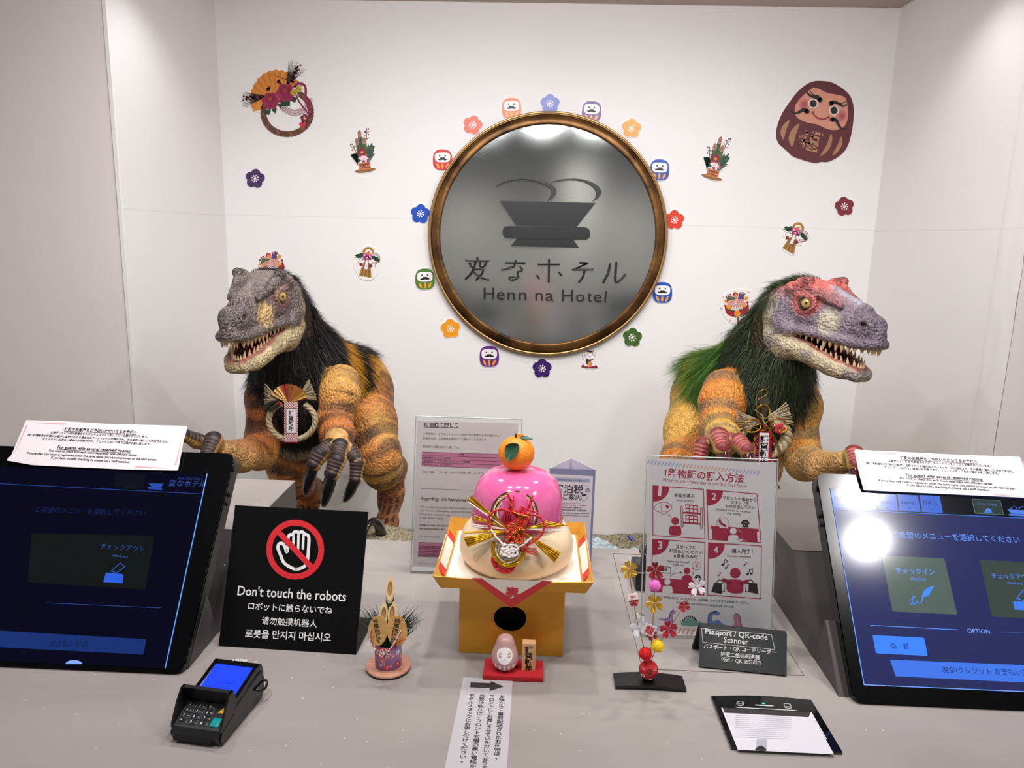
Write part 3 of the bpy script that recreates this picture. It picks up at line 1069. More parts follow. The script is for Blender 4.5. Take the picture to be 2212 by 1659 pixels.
# straw rope tassel decorations
def tassel_art(q, backing):
    if backing:
        out = crom([(880, 160), (1050, 190), (1300, 430), (1350, 620), (1340, 850), (1200, 1250), (1050, 1390), (880, 1420), (700, 1380), (560, 1270), (420, 980), (370, 720), (420, 540), (640, 300)], 4, True)
    else:
        out = [(590, 1260), (700, 900), (600, 900), (520, 830), (590, 680), (420, 610), (430, 510), (620, 430), (720, 400), (760, 260), (930, 210), (1090, 270), (1130, 430), (1290, 470), (1350, 620), (1320, 770), (1190, 830), (1090, 900), (1180, 900), (1190, 980), (1010, 1000), (1040, 1350), (980, 1370), (800, 1330)]
    slabcut(q, out if backing else grow(out, .03))
    st = ink('#a9782e')
    for i in range(11):
        a = pi * 1.02 + i * pi * .96 / 10
        q.ell(925 + 165 * cos(a), 430 + 165 * sin(a), 60, 42, ink('#a9782e' if i % 2 else '#b5853a'), 2 + i % 3, rot=a + 1.1, n=14)
    rd, pk = ink('#7d1a34'), ink('#eab8c4')
    for r, c, l in ((225, rd, 5), (205, pk, 6), (165, rd, 7)):
        q.ring(1130, 640, r - 16, r, c, l, n=30, a0=-2.2, a1=2.0, sy=.9)
    q.ring(740, 560, 105, 125, rd, 5, n=20, a0=1.3, a1=4.6)
    gd = ink('#123a2a')
    q.poly([(425, 525), (510, 500), (500, 470), (600, 480), (640, 430), (740, 440), (730, 600), (620, 610), (530, 625), (540, 600), (420, 605), (500, 560)], gd, 8)
    q.poly([(1060, 540), (1180, 540), (1160, 570), (1290, 600), (1260, 630), (1345, 690), (1310, 700), (1335, 770), (1250, 750), (1130, 700), (1050, 620)], gd, 8)
    for i, c in enumerate(('#b5813a', '#7c6a2e', '#b98236', '#85582e', '#b07a35', '#75672f', '#b37c36')):
        f0, f1 = i / 7, (i + 1) / 7
        x0, x1 = 730 + 265 * f0, 730 + 265 * f1
        X0, X1 = 580 + 460 * f0, 580 + 460 * f1
        y = 1255 + 105 * f0
        q.poly([(x0, 800), (x1, 800), (X1, y + 15), ((X0 + X1) / 2 + 12, y - 22), (X0, y)], ink(c), 3)
    q.poly([(810, 610), (950, 600), (910, 1060), (765, 1030)], rd, 9)
    q.poly([(830, 690), (925, 690), (890, 1035), (780, 1015)], ink('#efe9ea'), 10)
    q.poly([(665, 685), (780, 685), (775, 805), (700, 805)], ink('#efe9ea'), 9)
    q.poly([(935, 770), (1000, 700), (1085, 770), (1010, 830)], ink('#efe9ea'), 9)
    q.poly([(595, 805), (690, 790), (725, 890), (620, 912)], rd, 9)
    q.poly([(930, 905), (1015, 830), (1090, 905), (1000, 985)], rd, 9)
    q.poly([(730, 600), (820, 580), (860, 680), (790, 690)], rd, 10)
    q.poly([(930, 680), (970, 610), (1060, 640), (1020, 690)], rd, 10)
    q.ell(915, 475, 80, 75, ink('#de7127'), 11)
    q.poly([(915, 405), (975, 370), (980, 385), (930, 415)], K_BLK, 12)
    for x, y in ((803, 520), (973, 556), (885, 600)):
        q.ell(x, y, 78, 76, ink('#c65390'), 12, n=16)
        q.ell(x, y, 22, 22, K_WHT, 13, n=12)
    for x, y in ((600, 680), (560, 755), (528, 832), (1165, 885), (1175, 965)):
        q.ell(x, y, 17, 17, ink('#9c3f63'), 2, n=10)


q = new_sticker(793, 569, 740, 520, 110 / 1825)
tassel_art(q, True)
tag(q.build('straw_tassel_sticker', None, q.center), 'straw tassel New Year sticker with a white oval border beside the green daruma', 'wall sticker', 'straw tassel stickers')
q = new_sticker(1719, 515, 1670, 410, 200 / 2074)
q.turn((920, 230), (590, 735), 16, 68.8 / 66.6 * .0603 / .0964)
tassel_art(q, False)
tag(q.build('straw_tassel_sticker', None, q.center), 'straw tassel New Year sticker cut without a border, above the red-faced dinosaur', 'wall sticker', 'straw tassel stickers')


# lucky rakes
def rake_art(q, backing):
    if backing:
        out = crom([(500, 400), (760, 330), (1000, 350), (1110, 430), (1170, 620), (1180, 850), (1100, 1120), (940, 1330), (740, 1400), (520, 1330), (330, 1130), (215, 850), (220, 640), (300, 520)], 4, True)
    else:
        out = crom([(400, 560), (480, 470), (600, 420), (760, 430), (900, 425), (1000, 510), (1070, 580), (1090, 720), (1080, 950), (1000, 1100), (780, 1150), (760, 1380), (720, 1380), (700, 1150), (500, 1180), (380, 1050), (330, 830), (330, 700)], 4, True)
    slabcut(q, out)
    rd, gd, og = ink('#9c2138'), ink('#2f5a30'), ink('#ee9a2c')
    for i in range(12):
        a = .35 + i * (pi - .7) / 11
        q.ell(720 + 330 * cos(a), 830 + 320 * sin(a), 55, 26, gd, 2, rot=a, n=12)
    q.poly(crom([(350, 800), (400, 900), (560, 960), (720, 980), (880, 940), (1010, 820), (1050, 740), (1075, 900), (1050, 1010), (950, 1090), (720, 1150), (540, 1150), (400, 1060), (360, 930)], 4, True), rd, 3)
    q.poly([(310, 830), (370, 800), (430, 860), (380, 900)], rd, 4)
    q.poly([(990, 740), (1020, 700), (1085, 710), (1040, 790)], rd, 4)
    for x, y, r in ((415, 600, -.6), (930, 505, .5)):
        q.ell(x, y, 24, 60, gd, 3, rot=r)
    q.poly([(420, 525), (530, 472), (565, 560), (460, 600)], ink('#7c1c3c'), 3)
    q.poly([(790, 430), (915, 432), (905, 520), (775, 510)], ink('#7c1c3c'), 3)
    for x, y in ((495, 535), (845, 465)):
        q.ell(x, y, 34, 26, ink('#dd9fc2'), 4, n=12)
    q.ell(600, 530, 34, 50, ink('#e3aeb8'), 3)
    q.poly(crom([(600, 480), (680, 435), (755, 480), (740, 560), (650, 570)], 4, True), ink('#a32a44'), 4)
    q.ell(692, 525, 55, 48, ink('#ec8f4a'), 5)
    q.poly([(610, 440), (650, 400), (690, 440)], og, 4)
    q.poly([(685, 560), (730, 560), (750, 650), (670, 640)], og, 5)
    for pts in ([(305, 715), (355, 690), (365, 630), (400, 650), (430, 680), (420, 760)], [(930, 650), (960, 560), (990, 510), (1005, 570), (1065, 575), (1040, 640), (970, 690)]):
        q.poly(pts, og, 5)
    q.ell(495, 855, 95, 85, og, 5); q.ell(890, 800, 95, 90, og, 5)
    sk = ink('#dd9a98')
    q.poly(crom([(430, 700), (640, 640), (690, 700), (660, 760), (540, 840), (450, 800)], 4, True), sk, 6)
    q.poly(crom([(700, 690), (740, 640), (900, 640), (940, 690), (930, 770), (860, 830), (740, 790), (690, 745)], 4, True), sk, 6)
    q.poly(crom([(415, 720), (430, 620), (560, 570), (660, 590), (680, 650), (560, 660), (470, 690)], 4, True), ink('#4b6340'), 7)
    q.poly(crom([(745, 630), (780, 520), (840, 490), (900, 520), (925, 630), (840, 640)], 4, True), ink('#4d3a80'), 7)
    for x, y in ((490, 725), (525, 740), (590, 690), (605, 710), (790, 680), (865, 680), (785, 735), (855, 735)):
        q.ell(x, y, 14, 9, K_BLK, 8, n=8)
    fan = [(690 + 175 * cos(a), 985 + 190 * sin(a)) for a in [pi + .45 + i * (pi - .9) / 10 for i in range(11)]]
    inn = [(700 + 60 * cos(a), 1000 + 60 * sin(a)) for a in [2 * pi - .45 - i * (pi - .9) / 10 for i in range(11)]]
    q.poly(fan + inn, rd, 9)
    fan = [(690 + 160 * cos(a), 985 + 172 * sin(a)) for a in [pi + .45 + i * (pi - .9) / 10 for i in range(11)]]
    q.poly(fan + inn, ink('#efe4e6'), 10)
    q.ring(690, 985, 118, 134, rd, 11, n=20, a0=pi + .45, a1=2 * pi - .45, sy=1.06)
    for i in range(1, 6):
        a = pi + .45 + i * (pi - .9) / 6
        q.stroke([(700 + 60 * cos(a), 1000 + 60 * sin(a)), (690 + 112 * cos(a), 985 + 118 * sin(a))], 7, ink('#6b6068'), 12, cap=False)
    for x, y in ((500, 960), (590, 985), (830, 950), (930, 900)):
        q.ell(x, y, 48, 22, gd, 10, rot=-.4, n=12)
    q.poly([(715, 1140), (765, 1140), (785, 1380), (728, 1380)], ink('#7d5a3c'), 3)
    q.ell(725, 1065, 92, 95, ink('#ee9a2c'), 12)
    q.frame([(690, 1030), (760, 1025), (765, 1095), (695, 1100)], 10, ink('#c06e1c'), 13)
    if backing:
        for x, y in ((312, 570), (1062, 432), (260, 925), (522, 1280), (980, 1195), (1140, 720)):
            q.stroke([(x - 22, y - 18), (x + 22, y + 18)], 13, ink('#e08a48'), 2); q.stroke([(x - 20, y + 20), (x + 20, y - 20)], 13, ink('#e08a48'), 3)


q = new_sticker(1592, 662, 1540, 600, 110 / 1521)
rake_art(q, True)
tag(q.build('lucky_rake_sticker', None, q.center), 'round lucky rake sticker with two smiling faces and a fan, beside the green mane', 'wall sticker', 'lucky rake stickers')
q = new_sticker(588, 560, 560, 530, 80 / 2212)
q.turn((840, 560), (890, 640), -12.8, .0723 / .0362)
rake_art(q, False)
tag(q.build('lucky_rake_sticker', None, q.center), 'lucky rake sticker peeping out above the black mane', 'wall sticker', 'lucky rake stickers')

# wreath with an orange fan
q = new_sticker(602, 215, 500, 110, 220 / 1825)
out = crom([(390, 1085), (340, 1030), (210, 960), (190, 840), (230, 690), (390, 690), (460, 550), (570, 440), (690, 360), (840, 325), (990, 330), (1080, 215), (1250, 220), (1330, 310), (1320, 560), (1360, 640), (1420, 830), (1490, 1000), (1480, 1150), (1430, 1320), (1290, 1450), (1040, 1545), (850, 1520), (720, 1420), (600, 1280), (530, 1120)], 3, True)
ring_in = [(985 + 360 * cos(a), 1130 + 300 * sin(a)) for a in [i * 2 * pi / 30 for i in range(30)]]
slabcut(q, out, M_wall)
fan = [(800, 960)]
N = 22
for i in range(N + 1):
    a = radians(192 + i * 150 / N)
    r = 1 + (.02 if i % 2 else -.02)
    fan.append((820 + 490 * r * cos(a) * (1.0), 900 + 560 * r * sin(a)))
q.poly([(390, 1083), (350, 980)] + fan[1:] + [(1250, 575), (900, 800), (640, 1040)], ink('#d98a34'), 2)
for i in range(0, N, 2):
    a = radians(192 + (i + .5) * 150 / N)
    q.poly([(800, 960), (820 + 480 * cos(a - .05), 900 + 545 * sin(a - .05)), (820 + 480 * cos(a + .05), 900 + 545 * sin(a + .05))], ink('#c97728'), 3)
for i in range(34):
    a = radians(-58 + i * 262 / 33)
    q.ell(1000 + 425 * cos(a), 1105 + 385 * sin(a), 78, 44, ink('#5c3a28' if i % 2 else '#7a4f37'), 2 + i % 4, rot=a + pi / 2 + .55, n=14)
for i in range(6):
    r = 205 + i * 21
    q.ring(1135, 870, r - 5, r + 5, ink('#8e2450'), 6, n=24, a0=-.1, a1=2.75, sy=.92)
q.stroke(crom([(1130, 640), (1200, 590), (1290, 600), (1330, 680), (1330, 860), (1370, 1000), (1430, 1140)], 4), 44, ink('#8e2450'), 7)
q.stroke(crom([(1160, 790), (1220, 920), (1380, 1130)], 4), 30, ink('#8e2450'), 8)
dk, wn = ink('#16241c'), ink('#5f1528')
for bx, by, a0, a1 in ((960, 590, -80, -32), (620, 850, 156, 196)):
    for i in range(13):
        a = radians(a0 + (a1 - a0) * i / 12)
        r = 400 + 30 * (i % 3)
        q.stroke([(bx + 60 * cos(a + pi / 2) * .6, by + 60 * sin(a + pi / 2) * .6), (bx + r * cos(a), by + r * sin(a))], 14, dk, 7 + i % 3, ws=[20, 4], cap=False)
for x0, y0, x1, y1 in ((1050, 560, 1210, 270), (560, 820, 240, 850)):
    for i in range(40):
        t = i / 39
        q.ell(x0 + (x1 - x0) * t + random.uniform(-45, 45), y0 + (y1 - y0) * t + random.uniform(-38, 38), 17, 17, wn, 10, n=8)
for x, y in ((860, 570), (660, 680)):
    for i in range(8):
        q.ell(x + random.uniform(-55, 55), y + random.uniform(-45, 45), 19, 19, wn, 10, n=8)
for pts in ([(600, 1050), (590, 1130), (680, 1150), (710, 1060)], [(720, 1060), (790, 1125), (815, 1040), (760, 1000)], [(810, 960), (905, 1045), (880, 950)], [(870, 890), (890, 1000), (1050, 985), (1050, 880)], [(1060, 890), (1140, 930), (1170, 850), (1120, 820)], [(640, 1040), (700, 1060), (740, 1000)]):
    q.poly(pts, ink('#173a2c'), 11)
for cx, cy, r in ((705, 895, 150), (975, 750, 165)):
    q.poly(crom([(cx + r * (1 + .07 * (-1) ** i) * cos(i * pi / 6), cy + r * (1 + .07 * (-1) ** i) * sin(i * pi / 6)) for i in range(12)], 4, True), ink('#9c1f50'), 12)
    q.ell(cx - 5, cy - 40, r * .6, r * .55, ink('#7c1638'), 13)
    q.ell(cx + 20, cy + 60, r * .6, r * .35, ink('#8b1945'), 14)
    q.ring(cx - 20, cy - 40, 22, 32, ink('#d0654a'), 15, n=16)
for cx, cy in ((1115, 742), (1203, 686)):
    q.ell(cx, cy, 56, 58, ink('#b9a336'), 14)
    q.stroke([(cx - 40, cy - 30), (cx + 35, cy + 20)], 9, ink('#4f4318'), 15)
for cx, cy, s, c in ((1318, 1208, .98, '#6f1226'), (1275, 1322, .72, '#c2304c')):
    q.poly([(cx + s * x, cy + s * y) for x, y in blossom_pts()], ink(c), 16)
    if s > .9:
        for i in range(8):
            a = i * pi / 4
            q.stroke([(cx, cy), (cx + 36 * cos(a), cy + 36 * sin(a))], 6, ink('#e6c5c8'), 17, cap=False)
tag(q.build('wreath_fan_sticker', None, q.center), 'large rope wreath sticker with an orange fan and two magenta flowers', 'wall sticker')

# big daruma
q = new_sticker(1760, 263, 1640, 150, 240 / 1810)
out = crom([(1000, 185), (1180, 210), (1360, 310), (1480, 430), (1530, 570), (1540, 760), (1500, 1060), (1420, 1290), (1280, 1430), (1120, 1508), (1010, 1508), (930, 1525), (800, 1505), (560, 1425), (470, 1350), (400, 1285), (310, 1200), (272, 1080), (290, 930), (360, 740), (480, 550), (620, 370), (760, 250), (880, 195)], 4, True)
slabcut(q, grow(out, .012))
q.poly(out, ink('#5e2830'), 1)
face = crom([(890, 298), (1000, 330), (1120, 385), (1260, 410), (1370, 440), (1420, 500), (1440, 640), (1440, 800), (1390, 920), (1290, 980), (1170, 985), (1060, 950), (940, 895), (800, 870), (680, 825), (600, 760), (578, 670), (600, 570), (680, 460), (790, 360)], 4, True)
q.poly(face, ink('#d6957e'), 2)
for cx, cy, rr in ((730, 575, 125), (1345, 760, 125)):
    for i, c in enumerate(('#cf8b7a', '#c87b73', '#c06c6a', '#b85d62', '#b0505c')):
        r = rr * (1 - i * .18)
        q.ell(cx, cy, r * .72, r * .92, ink(c), 3 + i, rot=.2)
for cx, cy in ((878, 558), (1216, 668)):
    q.ell(cx, cy, 84, 80, ink('#e2d5cc'), 9)
    q.ell(cx, cy, 58, 60, ink('#25201f'), 10)
bk = ink('#211c1d')
q.stroke(crom([(992, 500), (950, 455), (890, 445), (820, 420), (772, 372)], 4), 50, bk, 11, ws=None if False else [80 - 3.4 * i for i in range(17)])
q.stroke(crom([(930, 440), (870, 405), (818, 330)], 4), 20, bk, 12, ws=[30 - 3 * i for i in range(9)])
q.stroke(crom([(1165, 555), (1220, 535), (1290, 560), (1370, 600), (1432, 572)], 4), 50, bk, 11, ws=[78 - 4.2 * i for i in range(17)])
q.stroke(crom([(1260, 545), (1340, 552), (1420, 520)], 4), 20, bk, 12, ws=[30 - 3 * i for i in range(9)])
q.stroke(crom([(780, 685), (720, 660), (640, 700), (570, 715), (500, 662)], 4), 50, bk, 11, ws=[80 - 4.4 * i for i in range(17)])
q.stroke(crom([(1185, 815), (1250, 830), (1300, 920), (1350, 965), (1430, 955)], 4), 50, bk, 11, ws=[78 - 4.4 * i for i in range(17)])
q.stroke(crom([(868, 690), (900, 750), (970, 798), (1060, 808), (1130, 775)], 4), 24, ink('#a3274a'), 11)
for pts in ([(496, 820), (440, 985), (400, 1135), (370, 1110), (348, 1030), (380, 920)], [(655, 882), (600, 1050), (545, 1245), (500, 1215), (480, 1100), (540, 970)],
            [(1165, 1048), (1190, 1150), (1130, 1310), (1010, 1410), (1010, 1370), (1100, 1230)], [(1335, 1092), (1355, 1200), (1290, 1330), (1195, 1400), (1215, 1340), (1290, 1200)]):
    q.poly(crom(pts, 4, True), ink('#a97d5c'), 3)
gd = ink('#ae8161')
for pts, w_ in (([(770, 1020), (775, 1040)], 60), ([(670, 1095), (765, 1085), (690, 1190)], 44), ([(730, 1150), (720, 1255)], 40), ([(745, 1180), (765, 1205)], 34),
               ([(890, 1030), (1020, 1065)], 46), ([(855, 1090), (840, 1170), (950, 1195), (970, 1120), (870, 1095)], 36),
               ([(800, 1190), (770, 1300), (930, 1335), (955, 1225), (815, 1200)], 40), ([(870, 1210), (850, 1310)], 26), ([(790, 1250), (945, 1280)], 26)):
    q.stroke(pts, w_, gd, 5)
tag(q.build('big_daruma_sticker', None, q.center), 'large wine red daruma sticker with a smiling face, high on the wall at the right', 'wall sticker')

# ------------------------------------------------------------------ black acrylic warning sign
KZ = ink('#0c0c0e')
M_acr = mat('black_matt_acrylic', '#070708', .42, spec=.22)


def lean(bl, br, tl_, h):
    """corner points of a flat panel standing on the counter that leans back until it is h tall"""
    BL, BR = at(*bl, Z=1.0005), at(*br, Z=1.0005)
    lo, hi = BL.y - .02, BL.y + .3
    for _ in range(40):
        m_ = (lo + hi) / 2
        if (at(*tl_, Y=m_) - BL).length > h: lo, hi = (m_, hi) if at(*tl_, Y=m_ + .001).z < at(*tl_, Y=m_).z and False else (lo, m_)
        else: lo = m_
    return BL, BR, m_


def panel_from(BL, BR, TLdir):
    e1 = (BR - BL).normalized()
    e2 = (TLdir - e1 * TLdir.dot(e1)).normalized()
    return e1, e2, e1.cross(e2)


BL, BR = at(472, 1395, Z=1.0005), at(769, 1414, Z=1.0005)
TL = at(502, 1091, Y=1.052)
e1, e2, n = panel_from(BL, BR, TL - BL)
wd, ht = (BR - BL).length, (TL - BL).dot(e2)
sg = thing('warning_sign', 'square black tent sign with a red no-touching symbol on the counter', 'sign', (BL + BR) / 2)
MB().prism([BL, BR, BR + e2 * ht, BL + e2 * ht], M_acr, -n * .003).build('panel', sg)
fb = V((e1.y * -1, e1.x, 0))
MB().prism([BL - n * .003, BR - n * .003, BR + fb * .10, BL + fb * .10], M_acr, (0, 0, .003)).build('foot_plate', sg)
RD, WH = ink('#de2733', .5), ink('#f4f2f4', .4)
q = Ink(460, 1080, 500 / 2074, BL, n, .0002)
hand = crom([(745, 620), (690, 600), (635, 560), (605, 490), (582, 430), (592, 395), (620, 388), (645, 420), (661, 468), (672, 420), (674, 340), (690, 312), (716, 308), (728, 288), (750, 283), (772, 292), (800, 285), (826, 308), (848, 314), (860, 340), (857, 430), (845, 545), (812, 600)], 4, True)
q.stroke(hand + hand[:1], 28, WH, 1)
for a, b in (((722, 318), (722, 400)), ((768, 300), (764, 440)), ((812, 320), (806, 436))):
    q.stroke([a, b], 22, WH, 2)
q.ring(738, 445, 207, 259, RD, 3, n=64, sy=1.035)
q.stroke([(585, 282), (885, 604)], 50, RD, 4, cap=False)
q.build('no_touching_symbol', sg)
q = Ink(460, 1080, 500 / 2074, BL, n, .0002)
q.text("Don't touch the robots", (218, 852), (1190, 908), WH, 1, bold=.012, sy=1.12)
q.text('ロボットに触らないでね', (315, 975), (1068, 1018), WH, 1, bold=.014)
q.text('请勿触摸机器人', (435, 1108), (930, 1138), WH, 1, bold=.004)
q.text('로봇을 만지지 마십시오', (288, 1225), (1055, 1265), WH, 1, bold=.014)
q.build('lettering', sg)

# ------------------------------------------------------------------ passport scanner name plate
M_slate = mat('slate_acrylic', '#3b3f41', .16)
k6 = 440 / 2212
BL, BR = at(1300 + 1050 * k6, 1180 + 1300 * k6, Z=1.0005), at(1300 + 2000 * k6, 1180 + 1400 * k6, Z=1.0005)
TL = at(1300 + 1010 * k6, 1180 + 845 * k6, Z=1.053)
e1, e2, n = panel_from(BL, BR, TL - BL)
wd, ht = (BR - BL).length, (TL - BL).dot(e2)
sp = thing('scanner_name_plate', 'slanted slate grey name plate reading passport scanner, in front of the pink poster', 'sign', (BL + BR) / 2)
up = e2 * ht
F = n * .0045
MB().prism([BL + F, BR + F, BR + up + F, BL + up + F], M_slate, -n * .0045).build('front_panel', sp)
MB().prism([BL + up, BR + up, BR + V((0, up.y * 2.0, 0)) , BL + V((0, up.y * 2.0, 0))], M_acr, (0, .004, .001)).build('rear_leg', sp)
q = Ink(1300, 1180, k6, BL + F, n, .0002)
q.text('Passport / QR-code', (1122, 948), (1800, 1018), WH, 1, bold=.01)
q.text('Scanner', (1322, 1042), (1592, 1068), WH, 1, bold=.01)
q.text('パスポート・QR コードリーダー', (1105, 1103), (1890, 1172), WH, 1, bold=.01)
q.text('护照二维码阅读器', (1290, 1190), (1715, 1228), WH, 1, bold=.01)
q.text('여권・QR 코드리더', (1298, 1245), (1730, 1290), WH, 1, bold=.01)
q.frame([(1083, 893), (1843, 960), (1878, 1122), (1097, 1042)], 4, WH, 1)
q.build('lettering', sp)

# ------------------------------------------------------------------ passport scanner let into the counter
M_glossblk = mat('black_glass', '#070709', .06, coat=.5)
k8 = 360 / 1872
q = Ink(1500, 1340, k8, (0, 0, 1.0), (0, 0, 1), .0003)
o8 = crom([(185, 878), (400, 874), (620, 874), (900, 886), (1310, 925)], 4) + [(1660, 1512), (410, 1457)]
c8 = q.p(950, 1190)
ps = thing('passport_scanner', 'black passport scanner with a white glass window let into the counter', 'scanner', c8)
q.slab([(x, y) for x, y in o8], M_glossblk, .004)
q.build('housing', ps)
g = Ink(1500, 1340, k8, (0, 0, 1.0042), (0, 0, 1), .0002)
g.poly([(300, 984), (1310, 1036), (1568, 1506), (488, 1456)], mat('scanner_glass', '#d9d6de', .08, coat=.3), 1)
g.poly([(306, 984), (1305, 1036), (1283, 1090), (340, 1040)], ink('#2e2a2a'), 2)
for i in range(12):
    y = 1068 + i * 22
    g.stroke([(462 - i * 1.2, y), (1100 - i * 2.5, y + 26)], 5, ink('#b8b6c0'), 2, cap=False)
g.poly([(700, 1340), (816, 1344), (806, 1468), (690, 1464)], ink('#a9a9b2'), 3)
g.smoothpoly([(692, 1462), (700, 1435), (750, 1412), (790, 1440), (806, 1468)], ink('#141414'), 4)
g.build('window', ps)
g = Ink(1500, 1340, k8, (0, 0, 1.0042), (0, 0, 1), .0002)
GY = ink('#c9c9cc')
g.ring(516, 936, 36, 43, GY, 1, sy=.64)
g.text('MODE', (488, 942), (546, 945), GY, 1)
g.frame([(1003, 936), (1075, 940), (1092, 988), (1020, 984)], 6, GY, 1)
g.text('SCAN', (1013, 972), (1082, 977), GY, 1)
g.stroke([(685, 952), (885, 963)], 11, GY, 1)
g.stroke([(470, 978), (1135, 1013)], 8, GY, 1)
g.ell(456, 977, 5, 6, GY, 1); g.ell(1149, 1014, 5, 6, GY, 1)
for a, b in (((312, 988), (426, 1284)), ((1312, 1038), (1482, 1336))):
    g.stroke([a, b], 7, ink('#e9e9ee'), 3)
g.build('markings', ps)
g = Ink(1500, 1340, k8, (0, 0, 1.0044), (0, 0, 1), .0002)
g.poly(rpoly([(757, 926), (790, 928), (793, 940), (760, 938)], 4), glow('#58e6c0', 1.6), 1)
g.build('status_light', ps)

# ------------------------------------------------------------------ direction sheet stuck on the counter
k7 = 400 / 2212
M_film = mat('laminated_film', '#b9b5ba', .22)
q = Ink(900, 1400, k7, (0, 0, 1.0), (0, 0, 1), .0003)
q.slab([(560, 350), (1146, 386), (1056, 1820), (262, 1790)], M_film, .0006)
q.P0 = V((0, 0, 1.0006))
D = ink('#323033')
q.poly([(645, 412), (882, 421), (886, 394), (1038, 462), (870, 514), (874, 479), (640, 470)], D, 1)
q.vtext('お預かり・事前配送されたお荷物は、', (1022, 560), (955, 1340), D, 1, .012, sx=1.12)
q.vtext('フロントにてお渡しさせていただいております。', (902, 555), (796, 1560), D, 1, .012, sx=1.12)
q.vtext('お受け取りは、フロント右横の黒い電話から', (784, 550), (660, 1495), D, 1, .012, sx=1.12)
q.vtext('ホテルスタッフにお申し付けください。', (664, 545), (542, 1378), D, 1, .012, sx=1.12)
tag(q.build('direction_sheet', None, q.p(700, 900)), 'grey laminated sheet with a right-pointing arrow stuck flat on the counter', 'notice')

# ------------------------------------------------------------------ acrylic stand with the pink-red purchase guide


def clear_mat(name, tint=(.985, .99, .99, 1), gl=.5):
    """thin clear sheet: light passes straight through, the surface still mirrors at a glancing angle"""
    m = bpy.data.materials.new(name)
    m.use_nodes = True
    nt = m.node_tree
    nt.nodes.remove(nt.nodes['Principled BSDF'])
    out = nt.nodes['Material Output']
    tr = nt.nodes.new('ShaderNodeBsdfTransparent'); tr.inputs[0].default_value = tint
    gls = nt.nodes.new('ShaderNodeBsdfGlossy'); gls.inputs['Roughness'].default_value = .05
    fr = nt.nodes.new('ShaderNodeFresnel'); fr.inputs[0].default_value = 1.45
    mu = nt.nodes.new('ShaderNodeMath'); mu.operation = 'MULTIPLY'; mu.inputs[1].default_value = gl
    mx = nt.nodes.new('ShaderNodeMixShader')
    nt.links.new(fr.outputs[0], mu.inputs[0]); nt.links.new(mu.outputs[0], mx.inputs[0])
    nt.links.new(tr.outputs[0], mx.inputs[1]); nt.links.new(gls.outputs[0], mx.inputs[2])
    nt.links.new(mx.outputs[0], out.inputs[0])
    return m


M_clear = clear_mat('clear_acrylic')
M_edge = mat('acrylic_edge', '#c9cfd0', .15)
M_paper = mat('white_poster_paper', '#f7f3f7', .3)
M_paper2 = mat('grey_white_paper', '#e6dfe0', .5)


def acrylic(name, label, BL, BR, TL, sheet, margin, paper=M_paper, thick=.004):
    e1, e2, n = panel_from(BL, BR, TL - BL)
    w, h = (BR - BL).length, (TL - BL).dot(e2)
    t = thing(name, label, 'sign stand', (BL + BR) / 2)
    # clear front and back sheets, foot
    for nm, off in (('acrylic_front', .0012), ('acrylic_back', -.0030)):
        MB().prism([BL + n * off, BR + n * off, BR + e2 * h + n * off, BL + e2 * h + n * off], M_clear, n * .0012).build(nm, t)
    ed = MB()
    for a, b in ((BL, BL + e2 * h), (BL + e2 * h, BR + e2 * h), (BR + e2 * h, BR)):
        ed.tube([a, b], .0009, M_edge, 4)
    ed.build('polished_edge', t)
    f = V((-e1.y, e1.x, 0))
    MB().prism([BL + f * .006, BR + f * .006, BR + f * .07, BL + f * .07], M_clear, (0, 0, .002)).build('acrylic_foot', t)
    return t, e1, e2, n, w, h


BL, BR, TL = at(1383, 1375, Z=1.0005), at(1666, 1388, Z=1.0005), at(1387, 983, Y=1.1)
st, e1, e2, n, w, h = acrylic('purchase_guide_stand', 'clear acrylic stand with a crimson four-step purchase poster on the counter', BL, BR, TL, None, 0)
k5 = 350 / 1760
bend = lambda p: p - n * (.10 * max(0, ((p - BL).dot(e2) - h * .72)) ** 1.6 * max(0, (p - BL).dot(e1)) / w * 2.2)
sh = MB()
NX, NY = 8, 16
vs = []
for j in range(NY + 1):
    for i in range(NX + 1):
        p = BL + e1 * (w * (.025 + .965 * i / NX)) + e2 * (.012 + (h - .016) * j / NY) + n * .0003
        vs.append(p)
fs = [[j * (NX + 1) + i, j * (NX + 1) + i + 1, (j + 1) * (NX + 1) + i + 1, (j + 1) * (NX + 1) + i] for j in range(NY) for i in range(NX)]
sh.add(vs, fs, M_paper)
C1, C2 = ink('#b81f4c', .35), ink('#1d1a1f', .35)
q = Ink(1370, 970, k5, BL + n * .0003, n, .00009)
cols = ['#b9c4ea'] * 10 + ['#f2bfa2'] * 13 + ['#c9bcec'] * 9
for i in range(32):
    x, y = 128 + i * 38.5, 122 + i * 3.75
    q.poly([(x + 32, y), (x + 48, y + 2), (x + 22, y + 42), (x + 4, y + 40)], ink(cols[i]), 1)
q.text('1階物販の購入方法', (330, 292), (1190, 362), C1, 1, bold=.022)
q.text('How to purchase items on the first floor', (313, 350), (1222, 422), C1, 1)
PA = [[(203, 397), (752, 438), (768, 977), (203, 938)], [(786, 441), (1333, 488), (1377, 1016), (806, 980)], [(200, 978), (768, 1014), (757, 1586), (185, 1545)], [(806, 1018), (1382, 1053), (1376, 1626), (798, 1585)]]
for i, pa in enumerate(PA):
    q.frame(pa, 9, C1, 1)
    x, y = pa[0]
    pts = [(x, y)] + [(x + 178 * cos(a), y + 172 * sin(a) + 14 * cos(a)) for a in [j * pi / 2 / 10 for j in range(11)]]
    q.poly(pts, C1, 2)
    q.text('1234'[i], (x + 55, y + 108), (x + (88 if i == 0 else 102), y + 111), WH, 3, bold=.02, sy=1.05)
def lines(L):
    for s, a, b, bd in L: q.text(s, a, b, C2, 3, bold=bd)
